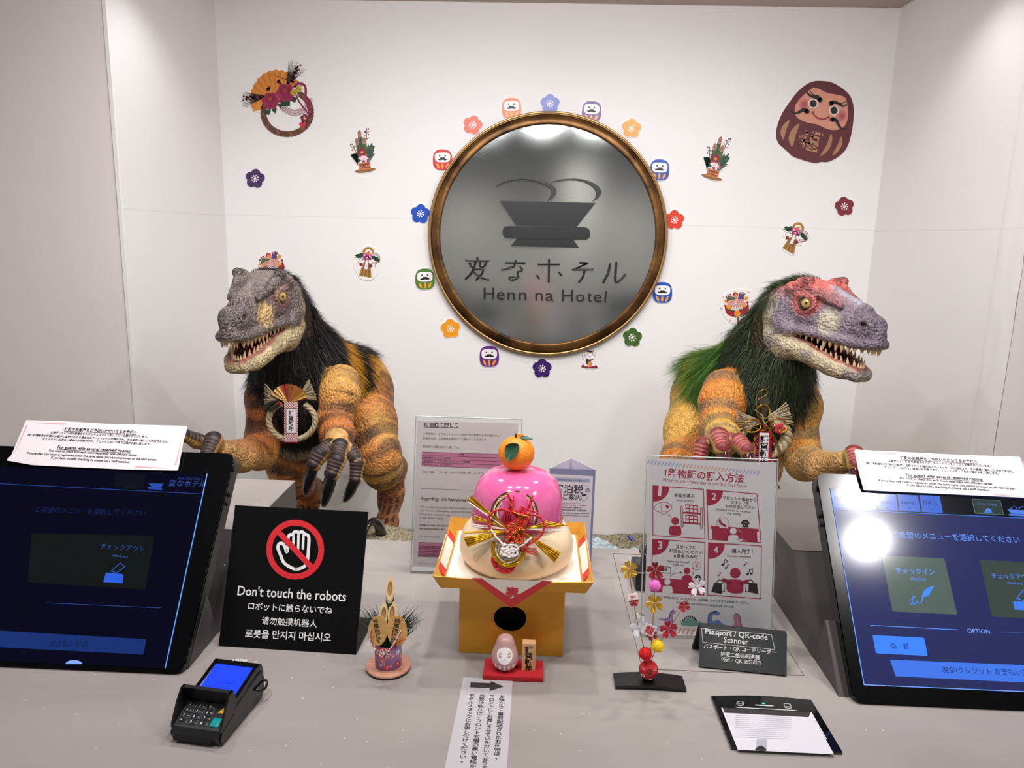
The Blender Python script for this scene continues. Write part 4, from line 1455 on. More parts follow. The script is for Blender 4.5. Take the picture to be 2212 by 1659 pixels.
lines([('商品を選ぶ', (435, 518), (655, 524), .006), ('Select products', (457, 562), (640, 574), 0),
       ('フロントの電話から', (962, 542), (1325, 570), .006), ('スタッフを', (1052, 592), (1245, 604), .006), ('お呼び出し下さい', (990, 634), (1312, 652), .006),
       ('Additional orders can be placed', (885, 662), (1262, 692), 0), ('after seating', (1005, 705), (1155, 716), 0),
       ('スタッフに', (452, 1078), (670, 1088), .008), ('お支払いください', (380, 1120), (742, 1142), .008), ('※現金のみ可', (427, 1178), (692, 1192), .008),
       ('Please pay the staff', (358, 1226), (600, 1240), 0), ('*Cash only', (415, 1262), (542, 1272), 0),
       ('購入完了！', (1058, 1126), (1285, 1134), .006), ('Purchase completed !', (1012, 1170), (1280, 1182), 0)])
# step 1: person, thought, shelf
def person(x, y, s, m, l):
    q.ell(x, y, 42 * s, 42 * s, m, l)
    q.poly(rpoly([(x - 62 * s, y + 50 * s), (x + 62 * s, y + 50 * s), (x + 70 * s, y + 160 * s), (x - 70 * s, y + 152 * s)], 34 * s), m, l)
person(445, 782, 1, C1, 2)
q.stroke(crom([(290, 690), (240, 670), (222, 640), (235, 610), (262, 590), (310, 578), (360, 582), (400, 605), (408, 640), (390, 668), (350, 690), (320, 715), (290, 690)], 4), 5, C1, 2)
q.ring(378, 717, 9, 12, C1, 2, n=14); q.ring(401, 738, 6, 9, C1, 2, n=12)
q.poly(crom([(362, 648), (340, 625), (345, 608), (362, 616), (378, 608), (382, 628)], 4, True), C1, 2)
q.stroke([(288, 600), (296, 680), (340, 672), (358, 688)], 4, C1, 2)
for x in (522, 730):
    q.stroke([(x - (8 if x < 600 else 0), 630 if x < 600 else 645), (x, 840 if x < 600 else 855)], 26, C1, 2)
    q.stroke([(x - (8 if x < 600 else 0), 630 if x < 600 else 645), (x, 840 if x < 600 else 855)], 12, WH, 3)
for y in (690, 800):
    q.stroke([(535, y), (718, y + 14)], 16, C1, 3)
for r_ in range(2):
    q.poly([(555, 600 + r_ * 112), (692, 611 + r_ * 112), (695, 695 + r_ * 112), (558, 684 + r_ * 112)], C1, 2)
    for c_ in range(3):
        for d_ in range(2):
            x, y = 562 + c_ * 44, 612 + r_ * 112 + d_ * 40 + c_ * 4
            q.poly([(x, y), (x + 32, y + 3), (x + 32, y + 28), (x, y + 26)], WH, 3)
# step 2
q.poly([(828, 830), (1350, 868), (1353, 900), (1332, 898), (1338, 1008), (850, 978), (846, 868), (830, 866)], C1, 2)
q.ell(962, 798, 66, 64, C1, 3); q.ell(962, 798, 62, 60, WH, 4); q.poly([(990, 845), (1022, 872), (1012, 835)], WH, 4)
q.stroke(crom([(928, 772), (940, 805), (985, 832)], 4), 26, C1, 5)
person(1075, 890, .86, WH, 4); q.stroke([(1120, 985), (1172, 985)], 22, WH, 4)
def phone(x, y, s, m=C2):
    q.stroke(crom([(x - 38 * s, y + 6 * s), (x - 20 * s, y - 18 * s), (x + 20 * s, y - 18 * s), (x + 38 * s, y + 8 * s)], 4), 18 * s, m, 4)
    q.poly([(x - 22 * s, y - 2 * s), (x + 22 * s, y), (x + 38 * s, y + 52 * s), (x - 36 * s, y + 48 * s)], m, 4)
    q.ring(x, y + 26 * s, 8 * s, 12 * s, WH, 5, n=14)
phone(1206, 800, 1)
q.stroke([(1175, 900), (1178, 985), (1215, 990)], 5, ink('#e3a9b8'), 4)
for i in range(3): q.stroke([(1120 + i * 12, 868 - i * 0 + i * 10), (1130 + i * 14, 880 + i * 12)], 4, C1 if False else WH, 4)
# step 3
q.poly([(188, 1395), (515, 1418), (520, 1385), (560, 1362), (600, 1366), (630, 1390), (632, 1425), (757, 1436), (756, 1582), (186, 1542)], C1, 2)
q.ell(573, 1322, 36, 36, C1, 3); person(360, 1442, .82, WH, 4)
q.ell(678, 1266, 48, 48, C1, 3); q.ell(678, 1266, 44, 44, WH, 4); q.text('￥', (655, 1286), (700, 1288), C1, 5)
q.poly([(640, 1285), (625, 1310), (660, 1302)], C1, 3)
q.frame([(272, 1272), (397, 1284), (396, 1350), (272, 1340)], 5, C2, 3); q.text('現金', (285, 1322), (365, 1326), C2, 4, bold=.02)
q.stroke(crom([(390, 1392), (420, 1358), (500, 1338)], 4), 4, C2, 4); q.poly([(500, 1330), (518, 1338), (502, 1348)], C2, 4)
phone(690, 1392, .78)
for i in range(3): q.stroke([(624 + i * 4, 1335 + i * 14), (642 + i * 4, 1340 + i * 14)], 4, C1, 4)
# step 4
q.ell(1098, 1346, 57, 57, C1, 3)
q.poly(rpoly([(1005, 1412), (1180, 1420), (1190, 1560), (1090, 1572), (998, 1545)], 40), C1, 3)
q.stroke([(970, 1422), (1030, 1452)], 42, C1, 3); q.stroke([(1225, 1436), (1165, 1462)], 42, C1, 3)
for s, x in ((1, 905), (-1, 1285)):
    q.poly([(x - 38, 1452), (x + 48, 1460), (x + (45 if s > 0 else 62), 1575), (x - (68 if s > 0 else 45), 1550)], C2, 4)
    q.ring(x + 22 * s, 1450, 24, 33, C2, 4, n=14, a0=pi, a1=2 * pi)
    q.frame([(x + 40 * s, 1460), (x + 70 * s, 1465), (x + 78 * s, 1550), (x + 40 * s, 1545)], 6, C2, 3)
def note(x, y, s, m, dbl=False):
    q.ell(x, y, 17 * s, 14 * s, m, 3)
    q.stroke([(x + 14 * s, y), (x + 26 * s, y - 58 * s)], 7 * s, m, 3)
    if dbl:
        q.ell(x + 50 * s, y - 6 * s, 17 * s, 14 * s, m, 3); q.stroke([(x + 62 * s, y), (x + 66 * s, y - 68 * s)], 7 * s, m, 3); q.stroke([(x + 24 * s, y - 58 * s), (x + 68 * s, y - 66 * s)], 12 * s, m, 3)
    else:
        q.stroke(crom([(x + 26 * s, y - 58 * s), (x + 46 * s, y - 44 * s), (x + 42 * s, y - 24 * s)], 3), 8 * s, m, 3)
note(962, 1256, 1, C2); note(996, 1290, .7, C2); note(1198, 1258, .62, C1); note(1230, 1358, .85, C2, True); note(914, 1372, .62, C1)
q.zoom(1300, 1180, k6)
q.text('ご不明な点がございましたら、お気軽にスタッフまでお声掛けください。', (640, 562), (1600, 628), C2, 2, bold=.006)
q.text('If you have any questions, please ask our staff.', (812, 620), (1435, 668), C2, 2)
# four pastel dinosaurs and the dashed strip along the foot
DN = [('#b98ac8', [(615, 782), (690, 790), (740, 770), (752, 725), (770, 698), (800, 705), (800, 730), (775, 740), (772, 800), (762, 850), (700, 850), (685, 815), (640, 800)]),
      ('#79b3a4', [(852, 800), (870, 830), (900, 800), (950, 770), (1000, 790), (1030, 820), (1070, 815), (1072, 850), (1020, 865), (900, 866), (865, 850)]),
      ('#7c9bd6', [(1155, 860), (1152, 790), (1165, 735), (1205, 708), (1270, 712), (1280, 740), (1250, 748), (1215, 740), (1195, 770), (1205, 815), (1260, 798), (1300, 830), (1340, 866)]),
      ('#d59aa6', [(1432, 740), (1460, 735), (1495, 750), (1508, 800), (1512, 860), (1535, 880), (1440, 878), (1440, 820), (1428, 780)])]
for c, pts in DN:
    q.poly(crom(pts, 3, True), ink(c), 2)
for pts in ([(690, 785), (735, 770), (742, 735), (755, 708), (775, 695)], [(880, 805), (915, 770), (960, 760), (1000, 775), (1025, 805)], [(1155, 800), (1158, 755), (1180, 725), (1215, 712), (1245, 708)], [(1455, 735), (1485, 742), (1503, 780), (1508, 830), (1520, 868)]):
    for x, y in crom(pts, 2):
        q.ell(x, y, 7 if pts[0][0] != 880 else 10, 7 if pts[0][0] != 880 else 10, C2, 3, n=8)
cols = ['#c9bcec'] * 5 + ['#b7b2e2'] * 3 + ['#f2bfa2'] * 4
for i in range(12):
    x, y = 455 + i * 46, 848 + i * 4.6
    if x < 1010: q.poly([(x + 22, y), (x + 46, y + 3), (x + 20, y + 62), (x - 4, y + 60)], ink(cols[i]), 2)
sh.v += []
n0 = len(sh.v)
for m_, f_, s_ in zip(q.mi, q.f, q.sm):
    pass
for m in q.mats:
    if m not in sh.mats: sh.mats.append(m)
sh.v += q.v
for m_, f_ in zip(q.mi, q.f):
    sh.f.append([n0 + i for i in f_]); sh.mi.append(sh.mats.index(q.mats[m_])); sh.sm.append(False)
sh.build('printed_sheet', st)

# ------------------------------------------------------------------ acrylic stand with the accommodation tax notice
k5b = 520 / 2212
BL, BR, TL = at(887, 1238, Z=1.0005), at(1118, 1246, Z=1.0005), at(898, 899, Y=1.30)
st, e1, e2, n, w, h = acrylic('tax_notice_stand', 'clear acrylic stand holding a grey accommodation tax notice behind the rice cake offering', BL, BR, TL, None, 0)
MB().prism([BL + e2 * .012 + e1 * .003, BL + e1 * (w - .007) + e2 * .012, BL + e1 * (w - .007) + e2 * (h - .008), BL + e1 * .003 + e2 * (h - .008)], M_paper2, n * .0004).build('printed_sheet', st)
q = Ink(880, 880, k5b, BL + n * .0004, n, .00009)
T1, T2 = ink('#231f22'), ink('#5b5557')
PK = ink('#d585a8')
q.text('宿泊税に関して', (153, 175), (468, 180), T1, 2, bold=.02)
q.stroke([(153, 182), (468, 187)], 4, T1, 2)
TX = [('ご予約時に、ご予約サイト上でご宿泊代金の精算がお済の場合でも、', (148, 250), (850, 270), T2, 0), ('別途宿泊税、入浴税等を現地にてお支払いいただきます。', (145, 292), (735, 306), T2, 0), ('宿泊税の金額は以下の通りです。', (142, 368), (480, 378), T2, 0),
      ('何卒ご理解・ご協力賜りますようお願い申し上げます。', (134, 602), (705, 614), T2, 0), ('Regarding  the Kanazawa City Accommodation Tax', (124, 850), (985, 880), T1, .012),
      ('We hereby inform you, that according to new legislation', (120, 922), (740, 943), T2, 0), ('City Council of Kanazawa, starting from April 5th 2019', (118, 955), (690, 975), T2, 0), ('Kanazawa are required to pay', (116, 988), (395, 998), T2, 0), ('at their chosen lodging.', (114, 1020), (328, 1027), T2, 0),
      ('Please do note, that the tax', (113, 1087), (385, 1096), T1, .015), ('the accommodation fee', (111, 1120), (340, 1128), T1, .015), ('The amount of tax is', (109, 1190), (298, 1198), T2, 0), ('We thank you very much', (100, 1440), (300, 1446), T2, 0)]
for s, a, b, m, bd in TX: q.text(s, a, b, m, 2, bold=bd)
q.stroke([(124, 746), (1000, 775)], 3, T2, 2)
q.poly([(135, 408), (1010, 437), (1006, 570), (129, 538)], PK, 1)
q.poly([(103, 1240), (800, 1265), (796, 1395), (97, 1370)], PK, 1)
for i in range(5):
    q.stroke([(135 - i * 1.5, 408 + i * 32.5), (1010, 437 + i * 33)], 3, T1, 2); q.stroke([(103 - i * 1.5, 1240 + i * 32.5), (800, 1265 + i * 32.5)], 3, T1, 2)
for s, a, b in (('条件等', (465, 440), (522, 442)), ('宿泊代金が５，０００円未満', (137, 467), (395, 474)), ('宿泊代金が５，０００円以上２０，０００円未満', (135, 498), (574, 511)), ('宿泊代金が２０，０００円以上', (133, 529), (412, 538)),
                ('Accommodation fee', (105, 1297), (340, 1304)), ('Accommodation fee', (103, 1330), (338, 1337)), ('Accommodation fee', (101, 1363), (336, 1370))):
    q.text(s, a, b, T1, 3, bold=.015)
q.build('print', st)

# ------------------------------------------------------------------ three-sided paper brochure tower
ya, zt = 1.285, at(1187, 1012, Y=1.285).z
A, B = V((at(1187, 1012, Y=ya).x, ya, 1.0005)), V((at(1287, 1018, Y=ya).x, ya, 1.0005))
Cc = V(((A.x + B.x) / 2, ya + .068, 1.0005))
H = V((0, 0, zt - 1.0))
M_blue = mat('blue_grey_card', '#7d83a6', .5)
M_lil = mat('pale_lilac_card', '#d9d0dd', .6)
br = thing('brochure_tower', 'three-sided blue-grey paper tower about the accommodation tax beside the rice cake offering', 'brochure', (A + B + Cc) / 3)
for nm, a, b, m in (('front_face', A, B, M_blue), ('side_face', B, Cc, M_lil), ('side_face', Cc, A, M_lil)):
    d = (b - a).normalized().cross(V((0, 0, 1))) * -.0006
    MB().prism([a, b, b + H, a + H], m, d).build(nm, br)
q = Ink(880, 880, k5b, A, (0, -1, 0), .0001)
lt, nv = ink('#d6d0d8'), ink('#252645')
q.poly(rpoly([(1325, 612), (1706, 632), (1672, 1360), (1300, 1340)], 12), lt, 1)
q.poly(rpoly([(1352, 642), (1680, 655), (1680, 690), (1352, 680)], 16), ink('#a3abc6'), 2)
q.text('金沢市内に宿泊される皆さまへ', (1380, 672), (1652, 682), nv, 3)
q.ring(1622, 760, 40, 52, ink('#b9bdd2'), 2, n=24); q.ring(1625, 830, 20, 34, ink('#b9bdd2'), 2, n=24)
q.text('宿泊税', (1345, 778), (1615, 786), nv, 3, bold=.012); q.text('の', (1632, 778), (1675, 780), nv, 3)
q.text('ご案内', (1425, 840), (1595, 852), nv, 3, bold=.008)
for s, a, b, m in (('Information on Accommodation Tax', (1352, 880), (1588, 888), ink('#9c2d40')), ('for Guests Staying Overnight in Kanazawa', (1350, 898), (1642, 906), ink('#9c2d40')), ('致在金泽市住宿的游客 住宿税介绍', (1360, 922), (1600, 928), nv), ('致在金澤市住宿的遊客 住宿稅須知', (1360, 948), (1645, 956), nv), ('가나자와시에 숙박하시는 분들께 숙박세 안내', (1355, 975), (1668, 983), nv)):
    q.text(s, a, b, m, 3, bold=.008)
q.stroke([(1360, 990), (1668, 1000)], 3, nv, 3)
q.build('print', br)

# ------------------------------------------------------------------ card payment terminal
kt = 280 / 2020
TO, TA = V((-.4205, .7665, 1.0)), radians(-7.5)
tb = V((-sin(TA), cos(TA), 0))      # along its length
ta = V((cos(TA), sin(TA), 0))       # across


def tp(a, b, c): return TO + ta * a + tb * b + V((0, 0, c))


M_pb = mat('terminal_black', '#121214', .32)
M_pg = mat('terminal_gloss', '#0b0b0c', .12)
M_gr = mat('terminal_grey', '#2b2b2e', .45)
ct = thing('card_terminal', 'black card payment terminal with a bright blue screen and a hooded keypad', 'card terminal', tp(.03, .05, 0))
TW = .064
b = MB()
prof = [(.004, .0015), (.10, .0015), (.107, .012), (.108, .034), (.1045, .0465), (.096, .0475), (.034, .034), (.030, .029), (.004, .0195), (0, .012)]
b.prism([tp(.001, y, z) for y, z in prof], M_pb, ta * (TW - .002))
b.prism([tp(-.0006, y * .97 + .001, z * .8 + .001) for y, z in prof], M_pg, ta * (TW + .0012))
b.build('body', ct)
# screen frame and screen on the sloping top
S0, S1 = V((0, .036, .0347)), V((0, .0995, .0479))
def sp_(a, t, h=0): 
    y = S0.y + (S1.y - S0.y) * t
    z = S0.z + (S1.z - S0.z) * t + h
    return tp(a, y, z)
fr = MB()
for a0, a1, t0, t1 in ((.001, .006, 0, 1), (TW - .006, TW - .001, 0, 1), (.001, TW - .001, .90, 1.0)):
    fr.prism([sp_(a0, t0), sp_(a1, t0), sp_(a1, t1), sp_(a0, t1)], M_pg, (0, 0, .0022))
fr.build('screen_frame', ct)
sn = MB()
sn.prism([sp_(.006, 0, .0003), sp_(TW - .006, 0, .0003), sp_(TW - .006, .9, .0003), sp_(.006, .9, .0003)], glow('#2346ff', 1.0), (0, 0, .0003))
sn.build('screen', ct)
tn = (sp_(1, 0) - sp_(0, 0)).cross(sp_(0, 1) - sp_(0, 0)).normalized()
q = Ink(340, 1400, kt, sp_(0, .5, .0008), tn, .0001)
q.text('コマンド待機中', (945, 560), (1185, 566), glow('#101f8c', .8), 2)
q.build('screen_text', ct)
q = Ink(340, 1400, kt, sp_(0, .95, .0025), tn, .0001)
q.text('CASTLES', (1205, 195), (1395, 205), WH, 2, bold=.015)
q.ring(1180, 186, 8, 14, WH, 2, n=12)
q.stroke([(1510, 205), (1520, 220), (1528, 205)], 6, WH, 2); q.stroke([(1540, 205), (1552, 222), (1560, 226)], 6, WH, 2)
q.build('brand_print', ct)
# hood round the keypad
hd = MB()
def hood(a, flip):
    p = [(.003, .018), (.004, .023), (.016, .043), (.027, .0555), (.033, .0555), (.040, .036), (.030, .026)]
    hd.prism([tp(a, y, z) for y, z in p], M_pb, ta * .0026)
hood(-.0008, 0); hood(TW - .0018, 1)
hd.prism([tp(-.0008, .027, .0555), tp(-.0008, .033, .0555), tp(-.0008, .0385, .0345), tp(-.0008, .0345, .0345)], M_pb, ta * (TW + .0016))
hd.build('privacy_hood', ct)
K0, K1 = (.003, .0192), (.0335, .0302)
def kp(a, t, h=0):
    return tp(a, K0[0] + (K1[0] - K0[0]) * t, K0[1] + (K1[1] - K0[1]) * t + h)
MB().prism([kp(.003, .02), kp(TW - .003, .02), kp(TW - .003, 1), kp(.003, 1)], M_gr, (0, 0, .0008)).build('keypad_plate', ct)
kn = (kp(1, 0) - kp(0, 0)).cross(kp(0, 1) - kp(0, 0)).normalized()
M_key, M_keyb = mat('key_black', '#1a1b1f', .3), mat('key_bezel', '#55565a', .4)
ke1, ke2 = ta, (kp(0, 1) - kp(0, 0)).normalized()
KX = [.0115, .0245, .0380]
KT = [.90, .68, .46, .24]
lab = ['1', '2', '3', '4', '5', '6', '7', '8', '9', '*', '0', '#']
R3 = Matrix((ke1, ke2, kn)).transposed().to_4x4()


def key(c, w, h, m, m2, name):
    kb = MB()
    T = Matrix.Translation(c + kn * .0010) @ R3
    kb.box((0, 0, 0), (w, h, .0022), m2, T, bevel=.0007)
    kb.box((0, 0, .00095), (w * .86, h * .8, .0006), m, T, bevel=.0002)
    return kb.build(name, ct), T


for i in range(12):
    o, T = key(kp(KX[i % 3], KT[i // 3]), .0112, .0056, M_key, M_keyb, 'key')
    g = MB()
    vs, fs = glyphs(lab[i], .012)
    P = [T @ V(((x - .3) * .0042 - .0026, (y - .35) * .0042, .00132)) for x, y in vs]
    g.add(P, fs, WH)
    if lab[i] not in '*#':
        vs, fs = glyphs(['', '', 'ABC', 'DEF', 'GHI', 'JKL', 'MNO', 'PQRS', 'TUV', 'WXYZ'][int(lab[i])] or ('QZ' if lab[i] == '1' else 'SP'), 0)
        g.add([T @ V((x * .0013 + .0006, (y - .5) * .0016, .00132)) for x, y in vs], fs, WH)
    g.build('digit_print', o)
o, T = key(kp(.0520, .35), .0112, .0118, mat('ok_key_teal', '#12b3b4', .3), mat('ok_key_edge', '#0d9798', .35), 'ok_key')
g = MB()
vs, fs = glyphs('OK', .01)
g.add([T @ V(((x - .62) * .0048, (y - .75) * .0048 - .001, .00132)) for x, y in vs], fs, ink('#0c5e66'))
g.build('key_print', o)
T = Matrix.Translation(kp(.0530, .80)) @ R3
MB().prism([T @ V(p) for p in ((-.0045, -.0032, .0012), (.0045, -.0032, .0012), (.001, .0040, .0012), (-.001, .0040, .0012))], mat('yellow_key', '#f0c02c', .35), kn * .0018).build('clear_key', ct)
MB().prism([tp(.006, -.0004, .005), tp(TW - .011, -.0004, .005), tp(TW - .011, .0006, .0118), tp(.006, .0006, .0118)], mat('card_slot', '#010101', .6), tb * -.0006).build('card_slot', ct)
lp = crom([tp(TW, .086, .022), tp(TW + .0055, .088, .02), tp(TW + .007, .097, .018), tp(TW + .004, .107, .020), tp(TW, .108, .022)], 5)
MB().tube([V(p) for p in lp], .0016, M_pg, 8).build('cable_loop', ct)

# ------------------------------------------------------------------ New Year rice cake offering
M_gold = mat('gold_card', '#d3962a', .38, metal=.35)
M_goldin = mat('gold_card_inside', '#d39a35', .5, metal=.1)
os_ = thing('offering_stand', 'gold card offering stand with a square tray and a round dark opening in front', 'offering stand', (-.023, 1.06, 1.0))
bx0, bx1, by0, by1 = -.0995, .0525, .985, 1.115
ZB = 1.116
hole = []
hc = V((-.0255, by0, 1.058))
# front board with the heart-topped round opening, cut as a ring of quads to the outline
N = 40
for i in range(N):
    a = 2 * pi * i / N
    r = .0225 * (1 - .11 * max(0, sin(a)) ** 6 * 1.2 + .02 * abs(cos(a)))
    hole.append(hc + V((r * cos(a) * 1.03, 0, r * sin(a) * .92)))
fb = MB()
sq = []
for i in range(N):
    a = 2 * pi * i / N
    c, s = cos(a), sin(a)
    tx = ((bx1 if c > 0 else bx0) - hc.x) / c if abs(c) > 1e-6 else 1e9
    tz = ((ZB if s > 0 else 1.0005) - hc.z) / s if abs(s) > 1e-6 else 1e9
    t = min(abs(tx), abs(tz))
    sq.append(hc + V((c * t, 0, s * t)))
for cx_, cz_ in ((bx0, 1.0005), (bx1, 1.0005), (bx0, ZB), (bx1, ZB)):
    j = min(range(N), key=lambda i: (sq[i] - V((cx_, by0, cz_))).length)
    sq[j] = V((cx_, by0, cz_))
for off in (0, .0012):
    d = V((0, off, 0))
    fb.add([p + d for p in hole + sq], [[i, (i + 1) % N, N + (i + 1) % N, N + i][::(1 if off else -1)] for i in range(N)], M_gold)
fb.add([p for p in hole] + [p + V((0, .0012, 0)) for p in hole], [[i, (i + 1) % N, N + (i + 1) % N, N + i] for i in range(N)], M_gold)
fb.build('front_board', os_)
bd = MB()
for x in (bx0, bx1):
    bd.box((x + (.0007 if x < 0 else -.0007), (by0 + by1) / 2 + .0006, (ZB + 1.0005) / 2), (.0014, by1 - by0 - .0012, ZB - 1.0005), M_gold)
bd.box(((bx0 + bx1) / 2, by1 - .0007, (ZB + 1.0005) / 2), (bx1 - bx0 - .003, .0014, ZB - 1.0005), M_gold)
bd.build('base_box', os_)
MB().box(((bx0 + bx1) / 2, by0 + .03, 1.058), (bx1 - bx0 - .006, .001, .11), mat('hollow_shade', '#0b0a09', .9)).build('shade_sheet', os_)  # added near-black sheet puts the shade of the hollow behind the opening
tx0, tx1, ty0, ty1, tz0, tz1 = -.1225, .0785, .957, 1.160, 1.1165, 1.1375
TI = [V((tx0, ty0, tz0)), V((tx1, ty0, tz0)), V((tx1, ty1, tz0)), V((tx0, ty1, tz0))]
TOP = [V((-.1325, .949, tz1)), V((.0885, .949, tz1)), V((.0885, 1.168, tz1)), V((-.1325, 1.168, tz1))]
tr_ = MB()
tr_.prism(TI, M_goldin, (0, 0, .001))
for i in range(4):
    a, b_, c, d = TI[i], TI[(i + 1) % 4], TOP[(i + 1) % 4], TOP[i]
    nn = (b_ - a).cross(d - a).normalized()
    # the rim sags outward a little between its corners
    n_ = 8
    vs, fs = [], []
    for th in (0, .0012):
        for j in range(n_ + 1):
            f = j / n_
            bulge = V((0, 0, -.0035 * sin(pi * f)))
            vs += [a.lerp(b_, f) + nn * -th * 0 + nn * th, d.lerp(c, f) + bulge + nn * th]
    m_ = 2 * (n_ + 1)
    for j in range(n_):
        k_ = 2 * j
        fs += [[k_, k_ + 2, k_ + 3, k_ + 1][::-1], [m_ + k_, m_ + k_ + 2, m_ + k_ + 3, m_ + k_ + 1], [k_ + 1, k_ + 3, m_ + k_ + 3, m_ + k_ + 1]]
    tr_.add(vs, fs, M_gold if i in (0,) else M_goldin)
tr_.build('tray', os_)

# folded paper with a red border
M_pap, M_red = mat('shrine_paper', '#f2e9df', .6), mat('paper_red_border', '#d12a31', .45)
pp = MB()
FL = V((0, 0, .0016))
pp.prism([TI[0] + FL + V((.004, .004, 0)), TI[1] + FL + V((-.004, .004, 0)), TI[2] + FL + V((-.004, -.004, 0)), TI[3] + FL + V((.004, -.004, 0))], M_pap, (0, 0, .0005))


def flap(a, b, ina, inb, tip, border=.011):
    """a triangle of paper that climbs the wall, folds over the rim from a to b and hangs to tip"""
    pp.add([ina, inb, b, a], [[0, 1, 2, 3]], M_pap)
    c = (a + b) / 2
    n_ = (b - a).cross(tip - a).normalized()
    for s in (0, 1):
        o = n_ * (.0004 * (1 if s == 0 else -1))
        A, B_, T_ = a + o, b + o, tip + o
        l = (b - a).length
        e = (b - a) / l
        wA, wB = A + e * border * 1.25, B_ - e * border * 1.25
        wT = c + (T_ - c) * (1 - border * 1.45 / (T_ - c).length) + o
        pp.add([A, wA, wT, T_, wB, B_], [[0, 1, 2, 3], [3, 2, 4, 5]], M_red)
        pp.add([wA, wB, wT], [[0, 1, 2]], M_pap)


yf = .9475
a, b_, tp_ = at(1020, 1249, Y=yf), at(1192, 1256, Y=yf), at(1104, 1313, Y=.9555)
flap(a, b_, V((a.x, .956, 1.119)), V((b_.x, .956, 1.119)), tp_)
for sx in (-1, 1):
    xr = -.1335 if sx < 0 else .0895
    xi = tx0 + .001 if sx < 0 else tx1 - .001
    for_y = (.985, 1.125) if sx < 0 else (.985, 1.125)
    A_, B2 = V((xr, for_y[0], tz1 - .0005)), V((xr, for_y[1], tz1 - .0005))
    N_ = 6
    for j in range(N_):
        f0, f1 = j / N_, (j + 1) / N_
        z = lambda f: .0008 - .0032 * sin(pi * (.2 + .65 * f))
        m_ = M_red if j in (0, N_ - 1) else M_pap
        p0, p1 = A_.lerp(B2, f0) + V((0, 0, z(f0))), A_.lerp(B2, f1) + V((0, 0, z(f1)))
        q0, q1 = V((xi, p0.y, 1.119)), V((xi, p1.y, 1.119))
        pp.add([p0, p1, q1, q0], [[0, 1, 2, 3]], m_)
        t0, t1 = 1 - abs(f0 - .5) * 2, 1 - abs(f1 - .5) * 2
        pp.add([p0, p1, p1 + V((sx * -.001 * t1, 0, -.004 - .022 * t1)), p0 + V((sx * -.001 * t0, 0, -.004 - .022 * t0))], [[0, 1, 2, 3]], m_)
ob = pp.build('offering_paper', None, (-.022, 1.06, 1.118))
tag(ob, 'white paper with a red border folded over the rim of the gold tray', 'paper')
q = Ink(900, 1180, 420 / 2177, V((0, yf - .0006, 0)) + V((0, 0, 1.12)), (tp_ - a).cross(b_ - a).normalized(), .00012)
q.P0 = a + q.n * .0005
q.text('壽', (990, 560), (1138, 572), M_red, 2, bold=.02)
q.build('character_print', ob)

M_mochi = mat('cream_frosted_plastic', '#f0d9b4', .38, sss=.35)
M_pink = mat('pink_gloss_plastic', '#e868a4', .13, coat=.5)
MC = V((-.0205, 1.052, 0))
mo = MB().lathe([(.0, 1.1192), (.062, 1.1192), (.076, 1.1215), (.0835, 1.130), (.0862, 1.142), (.0845, 1.156), (.0795, 1.169), (.0715, 1.179), (.060, 1.1865), (.0, 1.1870)], MC, M_mochi, 56).build('rice_cake', None, MC + V((0, 0, 1.119)))
tag(mo, 'large cream frosted rice cake in the gold tray, lower of the two', 'rice cake', 'stacked New Year rice cakes')
mo = MB().lathe([(.0, 1.1875), (.0655, 1.1875), (.0672, 1.190), (.0680, 1.200), (.0672, 1.216), (.0640, 1.232), (.057, 1.246), (.045, 1.2565), (.028, 1.2625), (.0, 1.264)], MC, M_pink, 56)
t_ = [MC + V((.0683 * cos(i * 2 * pi / 48), .0683 * sin(i * 2 * pi / 48), 1.1885)) for i in range(48)]
mo.tube(t_, .0009, mat('red_gold_trim', '#d3423a', .35, metal=.3), 6, closed=True)
mo = mo.build('rice_cake', None, MC + V((0, 0, 1.188)))
tag(mo, 'glossy pink rice cake stacked on the cream one', 'rice cake', 'stacked New Year rice cakes')

OC = V((-.0240, 1.047, 1.2885))
og = thing('mandarin_orange', 'plastic mandarin orange with two green leaves on top of the pink rice cake', 'orange', OC - V((0, 0, .025)))
f = MB().ball(OC, .0268, mat('orange_peel', '#ff8d12', .38, bump=(420, .5)), (1, 1, .93), 28)
f.prism([OC + V((-.005, .004, .0225)), OC + V((.011, .004, .0225)), OC + V((.009, .004, .0268)), OC + V((-.003, .004, .0268))], mat('orange_tab', '#f08a20', .5), (0, .006, 0))
f.build('fruit', og)
gL = mat('dark_green_leaf', '#23543c', .42)
MB().tube([OC + V((-.001, -.003, .0235)), OC + V((-.0012, -.004, .0265)), OC + V((-.0016, -.0045, .0305))], [.0022, .0016, .0015], gL, 8).build('stalk', og)
q = Ink(940, 940, 350 / 1659, OC + V((0, -.0285, 0)), (0, -1, .25), .0001)
lf = MB()
pts = crom([(850, 95), (862, 130), (840, 190), (800, 235), (742, 274), (722, 230), (710, 175), (718, 125), (750, 98), (800, 88)], 3, True)
P = []
for x, y in pts:
    p = q.p(x, y)
    d = V((p.x - OC.x, 0, p.z - OC.z))
    P.append(V((p.x, OC.y - sqrt(max(0, .0285 ** 2 - min(d.length, .0285) ** 2 * .93)) - .0008, p.z)))
ctr_ = sum(P, V()) / len(P) + V((0, -.0012, 0))
nP = len(P)
lf.add(P + [ctr_] + [p + V((0, .0007, 0)) for p in P], [[i, (i + 1) % nP, nP] for i in range(nP)] + [[i, (i + 1) % nP, nP + 1 + (i + 1) % nP, nP + 1 + i] for i in range(nP)], gL, True)
lf.build('leaf', og)
l2 = MB()
c0 = OC + V((.002, -.004, .0242))
L2 = [(0, 0, 0), (.006, .001, .0018), (.014, .001, .0012), (.0215, 0, -.0016), (.015, -.003, -.0016), (.007, -.004, -.0012)]
